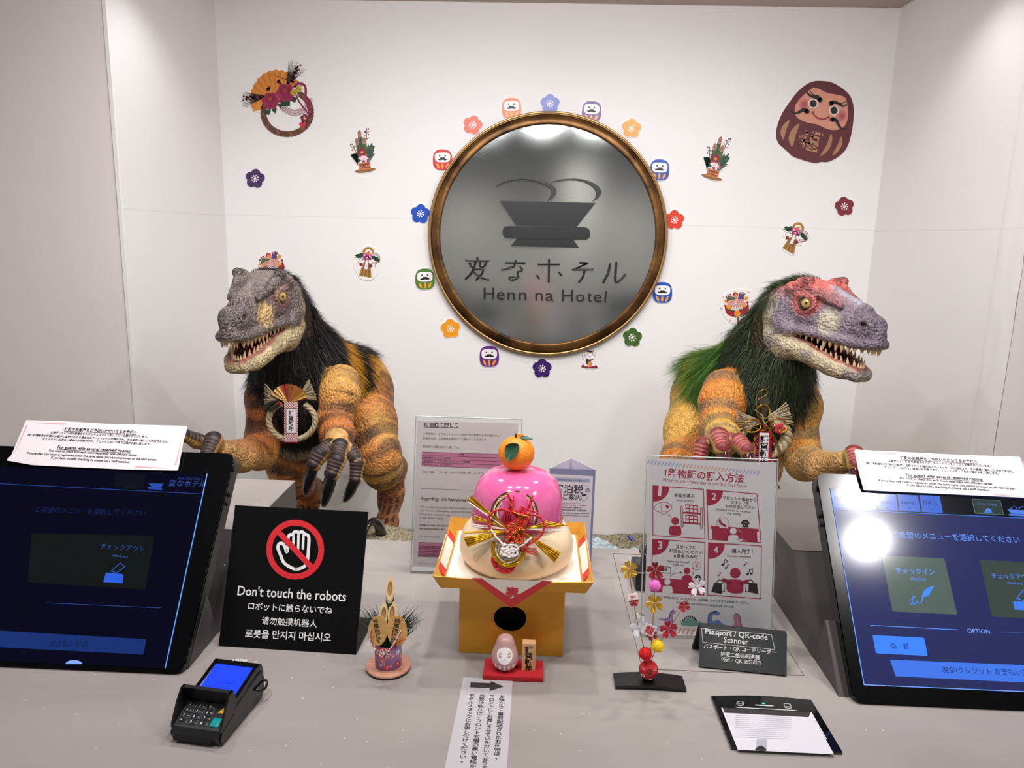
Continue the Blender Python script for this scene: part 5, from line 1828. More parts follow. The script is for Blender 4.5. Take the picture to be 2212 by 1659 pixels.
l2.prism([c0 + V(p) for p in L2], gL, (0, 0, .0007))
l2.build('leaf', og)

# twisted cord ornament in front of the rice cakes
ML = {'r': mat('red_cord', '#cf1f2b', .35), 'g': mat('gold_foil', '#d9a520', .25, metal=.85), 'w': mat('white_cord', '#efe6e2', .45), 'k': mat('dark_braid', '#2d2622', .5), 'v': mat('green_braid', '#4b5a3e', .5)}
mz = thing('mizuhiki_ornament', 'red white and gold twisted cord ornament in front of the stacked rice cakes', 'ornament', (-.022, .965, 1.15))
MP = V((-.022, .9635, 1.155))
MN = V((0, -1, .30)).normalized()
zq = Ink(940, 940, 350 / 1659, MP, MN, 1)


def cord(mb, pts, r, c, lift=0.0, n=6, sm=5):
    P = [zq.p(x, y) + MN * (lift + .0012 * sin(i * 1.9)) for i, (x, y) in enumerate(crom(pts, sm) if len(pts) > 2 else pts)]
    mb.tube(P, r, ML[c], n)


def arc(cx, cy, rx, ry, a0, a1, n=26): return [(cx + rx * cos(a0 + (a1 - a0) * i / n), cy + ry * sin(a0 + (a1 - a0) * i / n)) for i in range(n + 1)]


ar = MB()
for cx_, cy_, r in ((810, 815, 238), (768, 800, 158)):
    for dr, c in ((0, 'k'), (-12, 'g'), (-24, 'w')):
        cord(ar, arc(cx_, cy_, r + dr, (r + dr) * 1.0, pi * .86, pi * 2.14), .00125, c, -.006, sm=1)
ar.build('striped_loop', mz)
rl = MB()
for r in (72, 94, 116, 138):
    cord(rl, arc(830, 860, r, r, pi * .8, pi * 2.2, 18), .0010, 'r', -.003, sm=1)
for r in (0, 16, 32, 48):
    cord(rl, [(600 + r, 1190), (580 + r * .8, 1290), (630 + r * .7, 1375 - r * .4), (720, 1415 - r * .8), (800 - r * .5, 1380 - r * .5), (835 - r, 1270)], .0012, 'r', -.002)
for a, b in (((735, 600), (840, 870)), ((742, 598), (800, 720)), ((803, 620), (780, 720)), ((1000, 615), (890, 860)), ((995, 650), (930, 800)), ((1048, 795), (930, 760))):
    cord(rl, [a, ((a[0] + b[0]) / 2 + 8, (a[1] + b[1]) / 2), b], .0011, 'r', .002)
for y in (1160, 1195, 1224):
    cord(rl, [(850, 1185), (940, 1175 + (y - 1185) * .5), (1035, y)], .0011, 'r', .003)
rl.build('red_loops', mz)
ht_ = MB()
cord(ht_, [(860, 905), (790, 800), (700, 757), (600, 780), (548, 850), (570, 960), (640, 1060), (740, 1150)], .0016, 'r', .006)
cord(ht_, [(870, 900), (930, 835), (1000, 812), (1080, 840), (1116, 920), (1085, 1020), (1000, 1085), (880, 1160)], .0016, 'r', .006)
cord(ht_, [(575, 960), (640, 1055), (745, 1150)], .0017, 'w', .0075)
cord(ht_, [(985, 1045), (920, 1100), (860, 1140)], .0017, 'w', .0075)
ht_.build('heart_loop', mz)
kn_ = MB()
B0 = [[(770, 700), (820, 800), (900, 880), (870, 990), (760, 1090)], [(960, 790), (880, 830), (820, 930), (840, 1010), (900, 1100)], [(800, 780), (870, 810), (950, 830), (900, 920), (800, 990), (740, 1060)],
      [(740, 940), (800, 900), (880, 930), (900, 1020), (860, 1110)], [(720, 990), (790, 960), (850, 1010), (820, 1080), (730, 1095)], [(910, 960), (850, 960), (800, 1030), (850, 1100), (900, 1080)], [(830, 770), (850, 850), (790, 920), (740, 1000)]]
for i, pts in enumerate(B0):
    for d in (-13, 0, 13):
        cord(kn_, [(x + d, y + d * .4) for x, y in pts], .0013, 'r', .004 + .0018 * (i % 3))
    cord(kn_, [(x + 7, y + 3) for x, y in pts], .0006, 'g', .0062 + .0018 * (i % 3))
kn_.build('red_knot', mz)
cr_ = MB()
for r, c, w_ in ((172, 'g', .0021), (152, 'g', .0021), (134, 'w', .0016), (118, 'g', .0012), (104, 'w', .0014)):
    cord(cr_, arc(752, 1160, r * .97, r * 1.06, -.12, pi * 1.12, 24), w_, c, .001, sm=1)
cr_.build('gold_crescent', mz)
sk_ = MB()
for pts in (arc(735, 1150, 52, 38, 0, 2 * pi, 16), arc(795, 1150, 50, 36, 0, 2 * pi, 16), arc(720, 1190, 46, 36, 0, 2 * pi, 16), arc(800, 1195, 48, 38, 0, 2 * pi, 16), arc(760, 1205, 40, 34, 0, 2 * pi, 16)):
    cord(sk_, pts, .0019, 'w', .0075, sm=1)
cord(sk_, arc(762, 1174, 98, 74, 0, 2 * pi, 24), .0013, 'v', .007, sm=1)
sk_.build('silver_knot', mz)
for root, ends, n_, c, w_ in (((720, 985), ((290, 1055), (330, 1140)), 9, 'g', .0011), ((920, 1005), ((1225, 1300), (1285, 1210)), 9, 'g', .0011), ((745, 955), ((395, 860), (415, 830)), 4, 'g', .0011), ((925, 955), ((1355, 925), (1150, 880)), 6, 'g', .0011),
                           ((750, 970), ((320, 660), (370, 620)), 4, 'g', .0012), ((740, 965), ((345, 690), (335, 680)), 3, 'w', .0012), ((730, 960), ((365, 915), (380, 935)), 2, 'w', .0008), ((935, 960), ((1355, 970), (1200, 990)), 3, 'w', .0008), ((715, 980), ((290, 995), (300, 1000)), 2, 'g', .0010)):
    fn = MB()
    for i in range(n_):
        f = i / max(1, n_ - 1)
        e = (ends[0][0] + (ends[1][0] - ends[0][0]) * f, ends[0][1] + (ends[1][1] - ends[0][1]) * f)
        m_ = ((root[0] + e[0]) / 2, (root[1] + e[1]) / 2 + 6 * (f - .5))
        cord(fn, [root, m_, e], w_, c, -.001 + .0012 * (i % 2), n=5, sm=3)
    fn.build('cord_fan', mz)

# ------------------------------------------------------------------ red mat with a daruma figure and a wooden plaque
FM = V((-.0175, .9395, 1.0))
tag(MB().box((-.0175, .9395, 1.004), (.083, .042, .0075), mat('red_felt', '#b81622', .85, bump=(500, .4)), bevel=.0008).build('felt_mat', None, FM), 'small red felt mat in front of the gold stand', 'mat')
DC = V((-.0300, .9395, 1.0079))
dr_ = thing('daruma_figure', 'dusty pink daruma figure with a white face on the red mat', 'figurine', DC)
prof = [(.0, 0), (.009, .0004), (.0145, .004), (.0180, .010), (.0190, .0165), (.0180, .0235), (.0155, .031), (.0132, .037), (.0118, .0425), (.0092, .0468), (.005, .049), (.0, .0497)]
pr2 = crom(prof, 3)
M_dar = mat('dusty_pink_ceramic', '#c79c9b', .35)
MB().lathe([(max(0, r), h) for r, h in pr2], DC, M_dar, 40).build('body', dr_)


def on_daruma(x, z, lift=.0003):
    r = np.interp(z, [p[1] for p in pr2], [max(0, p[0]) for p in pr2])
    x = max(-r * .98, min(r * .98, x))
    return DC + V((x, -sqrt(max(0, r * r - x * x)) - lift, z))


def patch(mb, poly2, m, lift):
    P = [on_daruma(x, z, lift) for x, z in poly2]
    c = (sum(p[0] for p in poly2) / len(poly2), sum(p[1] for p in poly2) / len(poly2))
    Q = [on_daruma(c[0] + (x - c[0]) * .5, c[1] + (z - c[1]) * .5, lift) for x, z in poly2]
    n_ = len(P)
    mb.add(P + Q + [on_daruma(c[0], c[1], lift)], [[i, (i + 1) % n_, n_ + (i + 1) % n_, n_ + i] for i in range(n_)] + [[n_ + i, n_ + (i + 1) % n_, 2 * n_] for i in range(n_)], m, True)


fc = MB()
patch(fc, [(x * .0108, .0268 + y * .0115) for x, y in [(cos(a) * (1 if sin(a) > 0 else 1), sin(a)) for a in [i * 2 * pi / 28 for i in range(28)]]], K_WHT, .0003)
pk_ = ink('#c79296')
for s in (-1, 1):
    patch(fc, [(s * .005 + .0011 * cos(a), .0300 + .0011 * sin(a)) for a in [i * pi / 5 for i in range(10)]], pk_, .0006)
    patch(fc, [(s * .0062 + .0022 * cos(a), .0262 + .0010 * sin(a)) for a in [i * pi / 5 for i in range(10)]], pk_, .0006)
patch(fc, [(-.0014, .0226), (0, .0236), (.0014, .0226), (.0009, .0226), (0, .0231), (-.0009, .0226)], pk_, .0006)
for i in (-2, -1, 0, 1, 2):
    patch(fc, [(i * .0062 + .0016 * cos(a), .0085 + .0052 * sin(a) + abs(i) * .0006) for a in [j * pi / 6 for j in range(12)]], K_WHT, .0003)
fc.build('painted_face', dr_)
TG = V((.0030, .9385, 1.0079))
wt = thing('wooden_plaque', 'small upright wooden plaque with four black brushed characters on the red mat', 'plaque', TG)
M_hin = mat('pale_cypress', '#dcae7c', .55, var=(14, '#cf9a66', (9, 1, .6)))
MB().box(TG + V((0, 0, .0208)), (.0188, .011, .0416), M_hin, bevel=.0006, smooth=False).build('block', wt)
q = Ink(900, 1180, 420 / 2177, TG + V((0, -.0057, 0)), (0, -1, 0), .0001)
q.vtext('謹賀新年', (1257, 1118), (1254, 1400), ink('#16100e'), 1, .03, sx=1.15)
q.build('brushed_characters', wt)

# ------------------------------------------------------------------ pine and bamboo ornament
kk = 150 / 957
KC = V((-.1940, .9385, 1.0))
kd = thing('bamboo_ornament', 'small pine and bamboo ornament in a purple flowered pot on a wooden disc', 'ornament', KC)
MB().lathe([(.0, 0), (.0305, 0), (.0312, .001), (.0312, .003)], KC, mat('black_felt', '#121012', .9), 40).lathe([(.0312, .003), (.0312, .0055), (.0306, .0060), (0, .0060)], KC, mat('pink_grained_wood', '#d79d84', .5, var=(30, '#b97f68', (1, 9, 1))), 40).build('wooden_disc', kd)
M_pot = mat('purple_chiyogami', '#a276b4', .4)
pr = .0185
pt = MB().lathe([(.0, .0062), (pr, .0062), (pr, .040), (pr - .001, .0405), (pr - .002, .040), (pr - .002, .034), (0, .034)], KC, M_pot, 40)
pt.build('pot', kd)


def on_cyl(a, z, r): return KC + V((r * sin(a), -r * cos(a), z))


dc = MB()
rr_ = random.Random(5)
for a, z, c in ((-.75, .028, '#e08a80'), (-.25, .022, '#e5967f'), (.55, .028, '#e58a7f'), (.1, .0125, '#d13c58'), (.95, .0145, '#d1385a'), (-1.0, .013, '#cf4767'), (1.0, .031, '#e3d3e6'), (-1.2, .025, '#d45a72'), (1.35, .022, '#e0a0a8')):
    n_ = 20
    P = [on_cyl(a + (.0040 * (1 + .28 * cos(5 * t)) * cos(t)) / pr, z + .0040 * (1 + .28 * cos(5 * t)) * sin(t), pr + .00025) for t in [i * 2 * pi / n_ for i in range(n_)]]
    dc.add(P, [list(range(n_))[::1]], ink(c))
    P = [on_cyl(a + .0012 * cos(t) / pr, z + .0012 * sin(t), pr + .0004) for t in [i * 2 * pi / 8 for i in range(8)]]
    dc.add(P, [list(range(8))], ink('#f3d6c8'))
for i in range(16):
    a, z, t0 = rr_.uniform(-1.3, 1.3), rr_.uniform(.010, .037), rr_.uniform(0, 3)
    P = [on_cyl(a + (.0033 * cos(t) * cos(t0) - .0012 * sin(t) * sin(t0)) / pr, z + .0033 * cos(t) * sin(t0) + .0012 * sin(t) * cos(t0), pr + .00018) for t in [j * pi / 5 for j in range(10)]]
    dc.add(P, [list(range(10))], ink('#8f9a8c' if i % 2 else '#d9c9dd'))
dc.build('flower_pattern', kd)
M_bam = mat('bamboo_green', '#1d4a2c', .4)
M_cut = mat('bamboo_cut', '#e4c896', .5)
M_cutin = mat('bamboo_hollow', '#b98d5c', .6)


def bamboo(x, y, r, ztop, cut):
    b_ = MB()
    n_ = 24
    zs = lambda dy: ztop - cut * (.5 - .5 * dy / r)      # high at the back, low in front
    lo, hi, inn, deep = [], [], [], []
    for i in range(n_):
        a = 2 * pi * i / n_
        dx, dy = r * cos(a), r * sin(a)
        lo.append(KC + V((x + dx, y + dy, .035)))
        hi.append(KC + V((x + dx, y + dy, zs(dy))))
        ix, iy = dx * .6, dy * .6
        inn.append(KC + V((x + ix, y + iy, zs(iy))))
        deep.append(KC + V((x + ix, y + iy, zs(iy) - .006)))
    b_.add(lo + hi, [[i, (i + 1) % n_, n_ + (i + 1) % n_, n_ + i] for i in range(n_)], M_bam, True)
    # pale shaved collar following the cut
    ok = [KC + V((x + r * 1.02 * cos(2 * pi * i / n_), y + r * 1.02 * sin(2 * pi * i / n_), zs(r * sin(2 * pi * i / n_)) - (.005 if sin(2 * pi * i / n_) < 0 else .0015))) for i in range(n_)]
    b_.add(ok + hi, [[i, (i + 1) % n_, n_ + (i + 1) % n_, n_ + i] for i in range(n_)], M_cut, True)
    b_.add(hi + inn, [[i, (i + 1) % n_, n_ + (i + 1) % n_, n_ + i] for i in range(n_)], M_cut)
    b_.add(inn + deep, [[i, (i + 1) % n_, n_ + (i + 1) % n_, n_ + i] for i in range(n_)], M_cutin)
    b_.add(deep, [list(range(n_))], M_cutin)
    return b_.build('bamboo_stem', kd)


bamboo(.002, .006, .0058, .133, .030)
bamboo(-.0053, -.003, .0056, .0985, .029)
bamboo(.0066, -.003, .0060, .1005, .030)
M_pine = mat('pine_needles', '#22402f', .6)
for s, n_, x0 in ((-1, 60, -.012), (1, 90, .013)):
    pn = MB()
    for i in range(n_):
        b0 = KC + V((x0 + rr_.uniform(-.004, .004), rr_.uniform(-.003, .008), rr_.uniform(.034, .06)))
        d = V((s * abs(rr_.gauss(.30 if s < 0 else .45, .25)), rr_.gauss(0, .22), rr_.uniform(.6, 1.0))).normalized()
        l = rr_.uniform(.026, .048)
        bend_ = V((s * .004, 0, -.003))
        pn.tube([b0, b0 + d * l * .6, b0 + d * l + bend_ * rr_.random()], [.0004, .0004, .00015], M_pine, 3, caps=False)
    tag(pn.build('pine_sprig', kd), kind='stuff')
M_kob = mat('gilded_wood', '#cfa566', .45, var=(40, '#bd8f50', (1, 1, 6)))
for s, zoomx, zoomy in ((-1, 296, 905), (1, 560, 905)):
    c = at(770 + zoomx * kk, 1220 + zoomy * kk, Y=.9215)
    n_ = (V((0, -1, .22)) + V((s * .12, 0, 0))).normalized()
    e1 = V((cos(s * .13), 0, sin(s * -.13) * -1 * 1)).normalized()
    e1 = (e1 - n_ * e1.dot(n_)).normalized()
    e2 = n_.cross(e1)
    pts = [c + e1 * (.0138 * math.copysign(abs(cos(a)) ** .85, cos(a))) + e2 * (.0205 * sin(a)) for a in [i * 2 * pi / 32 for i in range(32)]]
    k_ = MB().prism(pts, M_kob, n_ * .0014).build('gilded_oval', kd)
    g = Ink(770, 1220, kk, c + n_ * .0014, n_, .0001)
    A_, B_ = ((255, 745), (318, 1075)) if s < 0 else ((572, 735), (500, 1085))
    g.vtext('拾萬両後藤', A_, B_, ink('#2a1a12'), 1, .02, sx=1.25)
    g.build('brushed_characters', k_)
mc = MB()
zq = Ink(770, 1220, kk, KC + V((0, -pr - .0022, .03)), (0, -1, 0), 1)
MN = V((0, -1, 0))
for d, c in ((0, 'w'), (10, 'r'), (-8, 'w')):
    cord(mc, [(205 + d, 870), (195 + d, 960), (215 + d, 1080), (290 + d, 1165)], .0006, c, .003)
    cord(mc, [(620 + d, 890), (560 + d, 1010), (500 + d, 1110), (440 + d, 1185)], .0006, c, .003)
cord(mc, [(705, 1002), (620, 1030), (540, 1090), (470, 1165)], .0006, 'r', .003)
for cx_, cy_ in ((330, 1205), (375, 1195), (420, 1215), (365, 1245), (400, 1250)):
    cord(mc, arc(cx_, cy_, 46, 38, 0, 2 * pi, 16), .0009, 'w', .0005, sm=1)
cord(mc, arc(372, 1218, 92, 70, 0, 2 * pi, 22), .0008, 'r', .0003, sm=1)
cord(mc, arc(372, 1218, 30, 70, 0, 2 * pi, 22), .0008, 'r', .0012, sm=1)
mc.build('knotted_cord', kd)

# ------------------------------------------------------------------ wire spray of paper blossoms and pompoms
SC = V((.170, .928, 1.0))
sy_ = thing('blossom_spray', 'wire spray of paper blossoms and pompoms in a red ball on a black stand', 'ornament', SC)
bs = MB()
n_ = 10
vs, fs = [], []
x0, x1, y0, y1 = .122, .218, .9105, .943
for i in range(n_ + 1):
    f = i / n_
    z = 1.0005 + .0045 * (1 - (2 * f - 1) ** 2) * .8
    x = x0 + (x1 - x0) * f
    for y in (y0, y1):
        vs += [(x, y, z), (x, y, z + .0034)]
for i in range(n_):
    a, b_ = i * 4, (i + 1) * 4
    fs += [[a + 1, a + 3, b_ + 3, b_ + 1], [a, b_, b_ + 2, a + 2], [a, a + 1, b_ + 1, b_], [a + 2, b_ + 2, b_ + 3, a + 3]]
fs += [[0, 2, 3, 1], [n_ * 4, n_ * 4 + 1, n_ * 4 + 3, n_ * 4 + 2]]
bs.add(vs, fs, mat('black_lacquer', '#151214', .3))
bs.build('lacquer_stand', sy_)
BC = at(1401, 1446, Y=.926)
MB().lathe([(.007, -.0134), (.0085, -.0120), (.0075, -.0105)], BC, mat('black_lacquer', '#151214', .3), 24).build('ball_ring', sy_)
bl_ = MB().ball(BC, .0130, mat('red_crepe', '#bf1c28', .75, bump=(300, .5)), seg=28)
for dx, dz, c, r in ((-.0005, .004, '#2a1416', .0034), (-.0085, -.004, '#e8d8d0', .0026), (.0075, .006, '#e8c0b8', .002), (.002, -.009, '#e8d8d0', .0022), (.009, -.002, '#2a1416', .0018), (-.009, .006, '#e8d0c8', .0018), (.0045, -.003, '#7a1218', .0025)):
    for i in range(5):
        a = pi / 2 + i * 2 * pi / 5
        x, z = dx + r * .7 * cos(a), dz + r * .7 * sin(a)
        if x * x + z * z < .0125 ** 2:
            bl_.ball(BC + V((x, -sqrt(.0131 ** 2 - x * x - z * z), z)), r * .42, ink(c), (1, .3, 1), 8)
bl_.build('red_ball', sy_)
M_wire = mat('gold_wire', '#b98f4a', .35, metal=.7)


def fp(x, y, dy=0): return at(x, y, Y=.926 + dy)


for pts in ([(1360, 1240), (1367, 1290), (1378, 1350), (1392, 1402), (1399, 1432)], [(1415, 1240), (1413, 1305), (1409, 1365), (1404, 1432)], [(1502, 1274), (1478, 1308), (1444, 1360), (1420, 1396), (1405, 1432)]):
    MB().tube([fp(*p) for p in crom(pts, 4)], .0006, M_wire, 6).build('wire', sy_)


def petals(x, y, r, c, tilt=0, dy=-.003, rot=0, metal=0):
    ctr3 = fp(x, y, dy)
    d = depth(ctr3)
    R = r * d / FPX
    m = mat('paper_' + c.lstrip('#') + ('_foil' if metal else ''), c, .3 if metal else .55, metal=metal)
    b_ = MB()
    for i in range(5):
        a = pi / 2 + rot + i * 2 * pi / 5
        ca, sa = cos(a), sin(a)
        pts = [(.06, 0), (.35, .22), (.7, .36), (.97, .24), (1.0, .12), (.86, 0), (1.0, -.12), (.97, -.24), (.7, -.36), (.35, -.22)]
        P = []
        for u_, v_ in pts:
            X, Z_ = R * (u_ * ca - v_ * sa), R * (u_ * sa + v_ * ca)
            P.append(ctr3 + V((X, -.25 * R * u_ * u_ + Z_ * tilt - abs(v_) * R * .25 * -1, Z_)))
        b_.add(P, [list(range(10))], m)
        b_.add([p + V((0, .0004, 0)) for p in P], [list(range(10))[::-1]], m)
    b_.ball(ctr3 + V((0, -.0005, 0)), R * .12, m, seg=8)
    return b_.build('paper_blossom', sy_)


for a in ((1359, 1230, 19, '#d8a93a', .3, -.002, .3, .6), (1416, 1232, 20, '#8e1420', .1, -.002, .1, 0), (1413, 1303, 19, '#d9a936', .3, -.003, .5, .6), (1506, 1266, 20, '#ece9ee', .1, -.002, .2, 0), (1477, 1310, 13, '#b5222c', 0, -.002, .6, 0),
          (1380, 1354, 20, '#dcdbe2', .2, -.001, .3, 0), (1444, 1359, 20, '#b3192b', .1, -.003, .2, 0), (1408, 1371, 13, '#a51b2a', 0, -.002, .4, 0), (1369, 1300, 11, '#c02530', 0, -.002, .1, 0)):
    petals(*a)
for x, y, r, c in ((1414, 1264, 14, '#ef7fd0'), (1394, 1412, 15, '#d81a1e'), (1420, 1395, 15, '#f1d12b')):
    p = fp(x, y, -.002)
    R = r * depth(p) / FPX
    m = mat('pompom_' + c[1:], c, .9)
    b_ = MB().ball(p, R * .88, m, seg=18)
    for i in range(420):
        d = V((rr_.gauss(0, 1), rr_.gauss(0, 1), rr_.gauss(0, 1))).normalized()
        t = d.orthogonal().normalized() * R * .05
        b_.add([p + d * R * .8 - t, p + d * R * .8 + t, p + d * R * rr_.uniform(.98, 1.1)], [[0, 1, 2]], m)
    b_.build('pompom', sy_)
for x, y, w_, r, ch_ in ((1403, 1361, 25, -.35, '龍'), (1367, 1289, 21, .28, '')):
    p = fp(x, y, -.006)
    d = depth(p)
    h = w_ * d / FPX / 2
    e1, e2 = V((cos(r), 0, sin(r))), V((-sin(r), .25 if not ch_ else 0, cos(r))) * (1 if ch_ else .62)
    b_ = MB().prism([p - e1 * h - e2 * h, p + e1 * h - e2 * h, p + e1 * h + e2 * h, p - e1 * h + e2 * h], mat('white_card', '#f3eaea', .5), (0, .0006, 0))
    if ch_:
        vs, fs = glyphs(ch_, .02)
        b_.add([p + e1 * ((x_ - .5) * h * 1.6) + e2 * ((y_ - .38) * h * 1.6) + V((0, -.0002, 0)) for x_, y_ in vs], fs, ink('#d8304a'))
    else:
        for a_, c_ in (((-.6, -.3), (.6, .4)), ((-.5, .35), (.2, .1)), ((-.2, -.5), (.6, -.1))):
            A_, B_ = p + e1 * h * a_[0] + e2 * h * a_[1], p + e1 * h * c_[0] + e2 * h * c_[1]
            b_.tube([A_ + V((0, -.0003, 0)), B_ + V((0, -.0003, 0))], .0004, ink('#d8604a'), 4)
    b_.build('lucky_card', sy_)
p = fp(1485, 1307, -.002)
MB().prism([p + V((-.006, 0, .007)), p + V((-.003, 0, .006)), p + V((.0075, 0, -.008)), p + V((.002, 0, -.003))], mat('silver_foil', '#9b969c', .3, metal=.7), (0, .0004, 0)).build('silver_strip', sy_)

# ------------------------------------------------------------------ black desk phone half hidden behind the purchase poster
PC = V((.250, 1.235, 1.0))
dp = thing('desk_phone', 'black desk telephone mostly hidden behind the crimson purchase poster', 'telephone', PC)
MB().box(PC + V((0, .0, .018)), (.13, .07, .034), M_pb, bevel=.004).build('base', dp)
hs = crom([(-.044, -.020, .040), (-.044, -.014, .052), (-.042, .004, .058), (-.042, .026, .056), (-.042, .036, .046)], 5)
MB().tube([PC + V(p) for p in hs], .010, M_pg, 12).build('handset', dp)

# ------------------------------------------------------------------ dinosaurs: smooth bodies from blended shapes
def pxx(P):
    q = P - np.array(CAMP)
    return CXP + FPX * (q @ np.array(CR)) / (q @ np.array(FW))


def smin(a, b, k):
    h = np.clip(.5 + .5 * (b - a) / k, 0, 1)
    return b * (1 - h) + a * h - k * h * (1 - h)


def smax(a, b, k): return -smin(-a, -b, k)


def d_cone(P, a, b, ra, rb, ribs=None):
    """tapered capsule; optionally ringed"""
    a, b = np.array(a), np.array(b)
    ab = b - a
    t = np.clip(((P - a) @ ab) / (ab @ ab), 0, 1)
    r = ra + (rb - ra) * t
    if ribs:
        r = r * (1 + ribs[1] * np.cos(t * 2 * pi * ribs[0]))
    return np.linalg.norm(P - a - t[..., None] * ab, axis=-1) - r


def d_ell(P, c, r, R=None):
    q = P - np.array(c)
    if R is not None:
        q = q @ np.array(R).T
    r = np.array(r)
    k0 = np.linalg.norm(q / r, axis=-1)
    k1 = np.linalg.norm(q / (r * r), axis=-1)
    return k0 * (k0 - 1) / np.maximum(k1, 1e-9)


def surface(fn, lo, hi, h):
    """naive surface nets: vertices and quads of fn = 0"""
    lo, hi = np.array(lo), np.array(hi)
    n = np.ceil((hi - lo) / h).astype(int) + 1
    ax = [lo[i] + h * np.arange(n[i]) for i in range(3)]
    G = np.empty(tuple(n), np.float32)
    yz = np.stack(np.meshgrid(ax[1], ax[2], indexing='ij'), -1)
    st = 12
    for i in range(0, n[0], st):
        xs = ax[0][i:i + st]
        P = np.empty((len(xs),) + yz.shape[:2] + (3,))
        P[..., 0] = xs[:, None, None]
        P[..., 1:] = yz[None]
        G[i:i + st] = fn(P)
    I = G < 0
    c = [slice(0, -1), slice(1, None)]
    cnt = np.zeros(tuple(n - 1), np.int8)
    for a in c:
        for b in c:
            for d in c:
                cnt += I[a, b, d]
    act = (cnt > 0) & (cnt < 8)
    idx = -np.ones(tuple(n - 1), np.int64)
    cells = np.argwhere(act)
    idx[act] = np.arange(len(cells))
    acc = np.zeros((len(cells), 3))
    num = np.zeros(len(cells))
    corners = [(a, b, d) for a in (0, 1) for b in (0, 1) for d in (0, 1)]
    for ca in corners:
        for cb in corners:
            if sum(x != y for x, y in zip(ca, cb)) == 1 and ca < cb:
                A, B = cells + np.array(ca), cells + np.array(cb)
                va, vb = G[A[:, 0], A[:, 1], A[:, 2]], G[B[:, 0], B[:, 1], B[:, 2]]
                m = (va < 0) != (vb < 0)
                t = np.where(m, va / np.where(m, va - vb, 1), 0)
                pt = A + (B - A) * t[:, None]
                acc[m] += pt[m]
                num[m] += 1
    V_ = lo + h * acc / num[:, None]
    F = []
    for axn in range(3):
        u, v = (axn + 1) % 3, (axn + 2) % 3
        s0 = [slice(None)] * 3; s1 = [slice(None)] * 3
        s0[axn] = slice(0, -1); s1[axn] = slice(1, None)
        X = I[tuple(s0)] != I[tuple(s1)]
        E = np.argwhere(X)
        E = E[(E[:, u] > 0) & (E[:, v] > 0) & (E[:, u] < n[u] - 1) & (E[:, v] < n[v] - 1)]
        du, dv = np.zeros(3, int), np.zeros(3, int)
        du[u], dv[v] = 1, 1
        q = np.stack([idx[tuple((E - x).T)] for x in (du * 0, du, du + dv, dv)], 1)
        flip = I[tuple(E.T)]
        q[~flip] = q[~flip][:, ::-1]
        F.append(q)
    F = np.concatenate(F)
    # light smoothing that keeps volume
    e = np.concatenate([F[:, [0, 1]], F[:, [1, 2]], F[:, [2, 3]], F[:, [3, 0]]])
    for lam in (.5, -.52, .5, -.52):
        s = np.zeros_like(V_)
        k = np.zeros(len(V_))
        np.add.at(s, e[:, 0], V_[e[:, 1]]); np.add.at(k, e[:, 0], 1)
        np.add.at(s, e[:, 1], V_[e[:, 0]]); np.add.at(k, e[:, 1], 1)
        V_ = V_ + lam * (s / np.maximum(k, 1)[:, None] - V_)
    return V_, F


def nz(P, sc, seed=0):
    """cheap smooth pseudo-noise in -1..1"""
    x, y, z = P[..., 0] * sc + seed * 3.1, P[..., 1] * sc + seed * 1.7, P[..., 2] * sc - seed * 2.3
    return (np.sin(x + 1.3 * np.sin(y * 1.1 + 1)) + np.sin(y * 1.2 + 1.4 * np.sin(z + 2)) + np.sin(z * 1.1 + 1.2 * np.sin(x * .9 + .5))) / 3


def clin(h): return np.array(rgb(h)[:3])


def mixc(A, B, f): return A + (B - A) * np.clip(f, 0, 1)[..., None]


def sst(a, b, x):
    t = np.clip((x - a) / (b - a), 0, 1)
    return t * t * (3 - 2 * t)


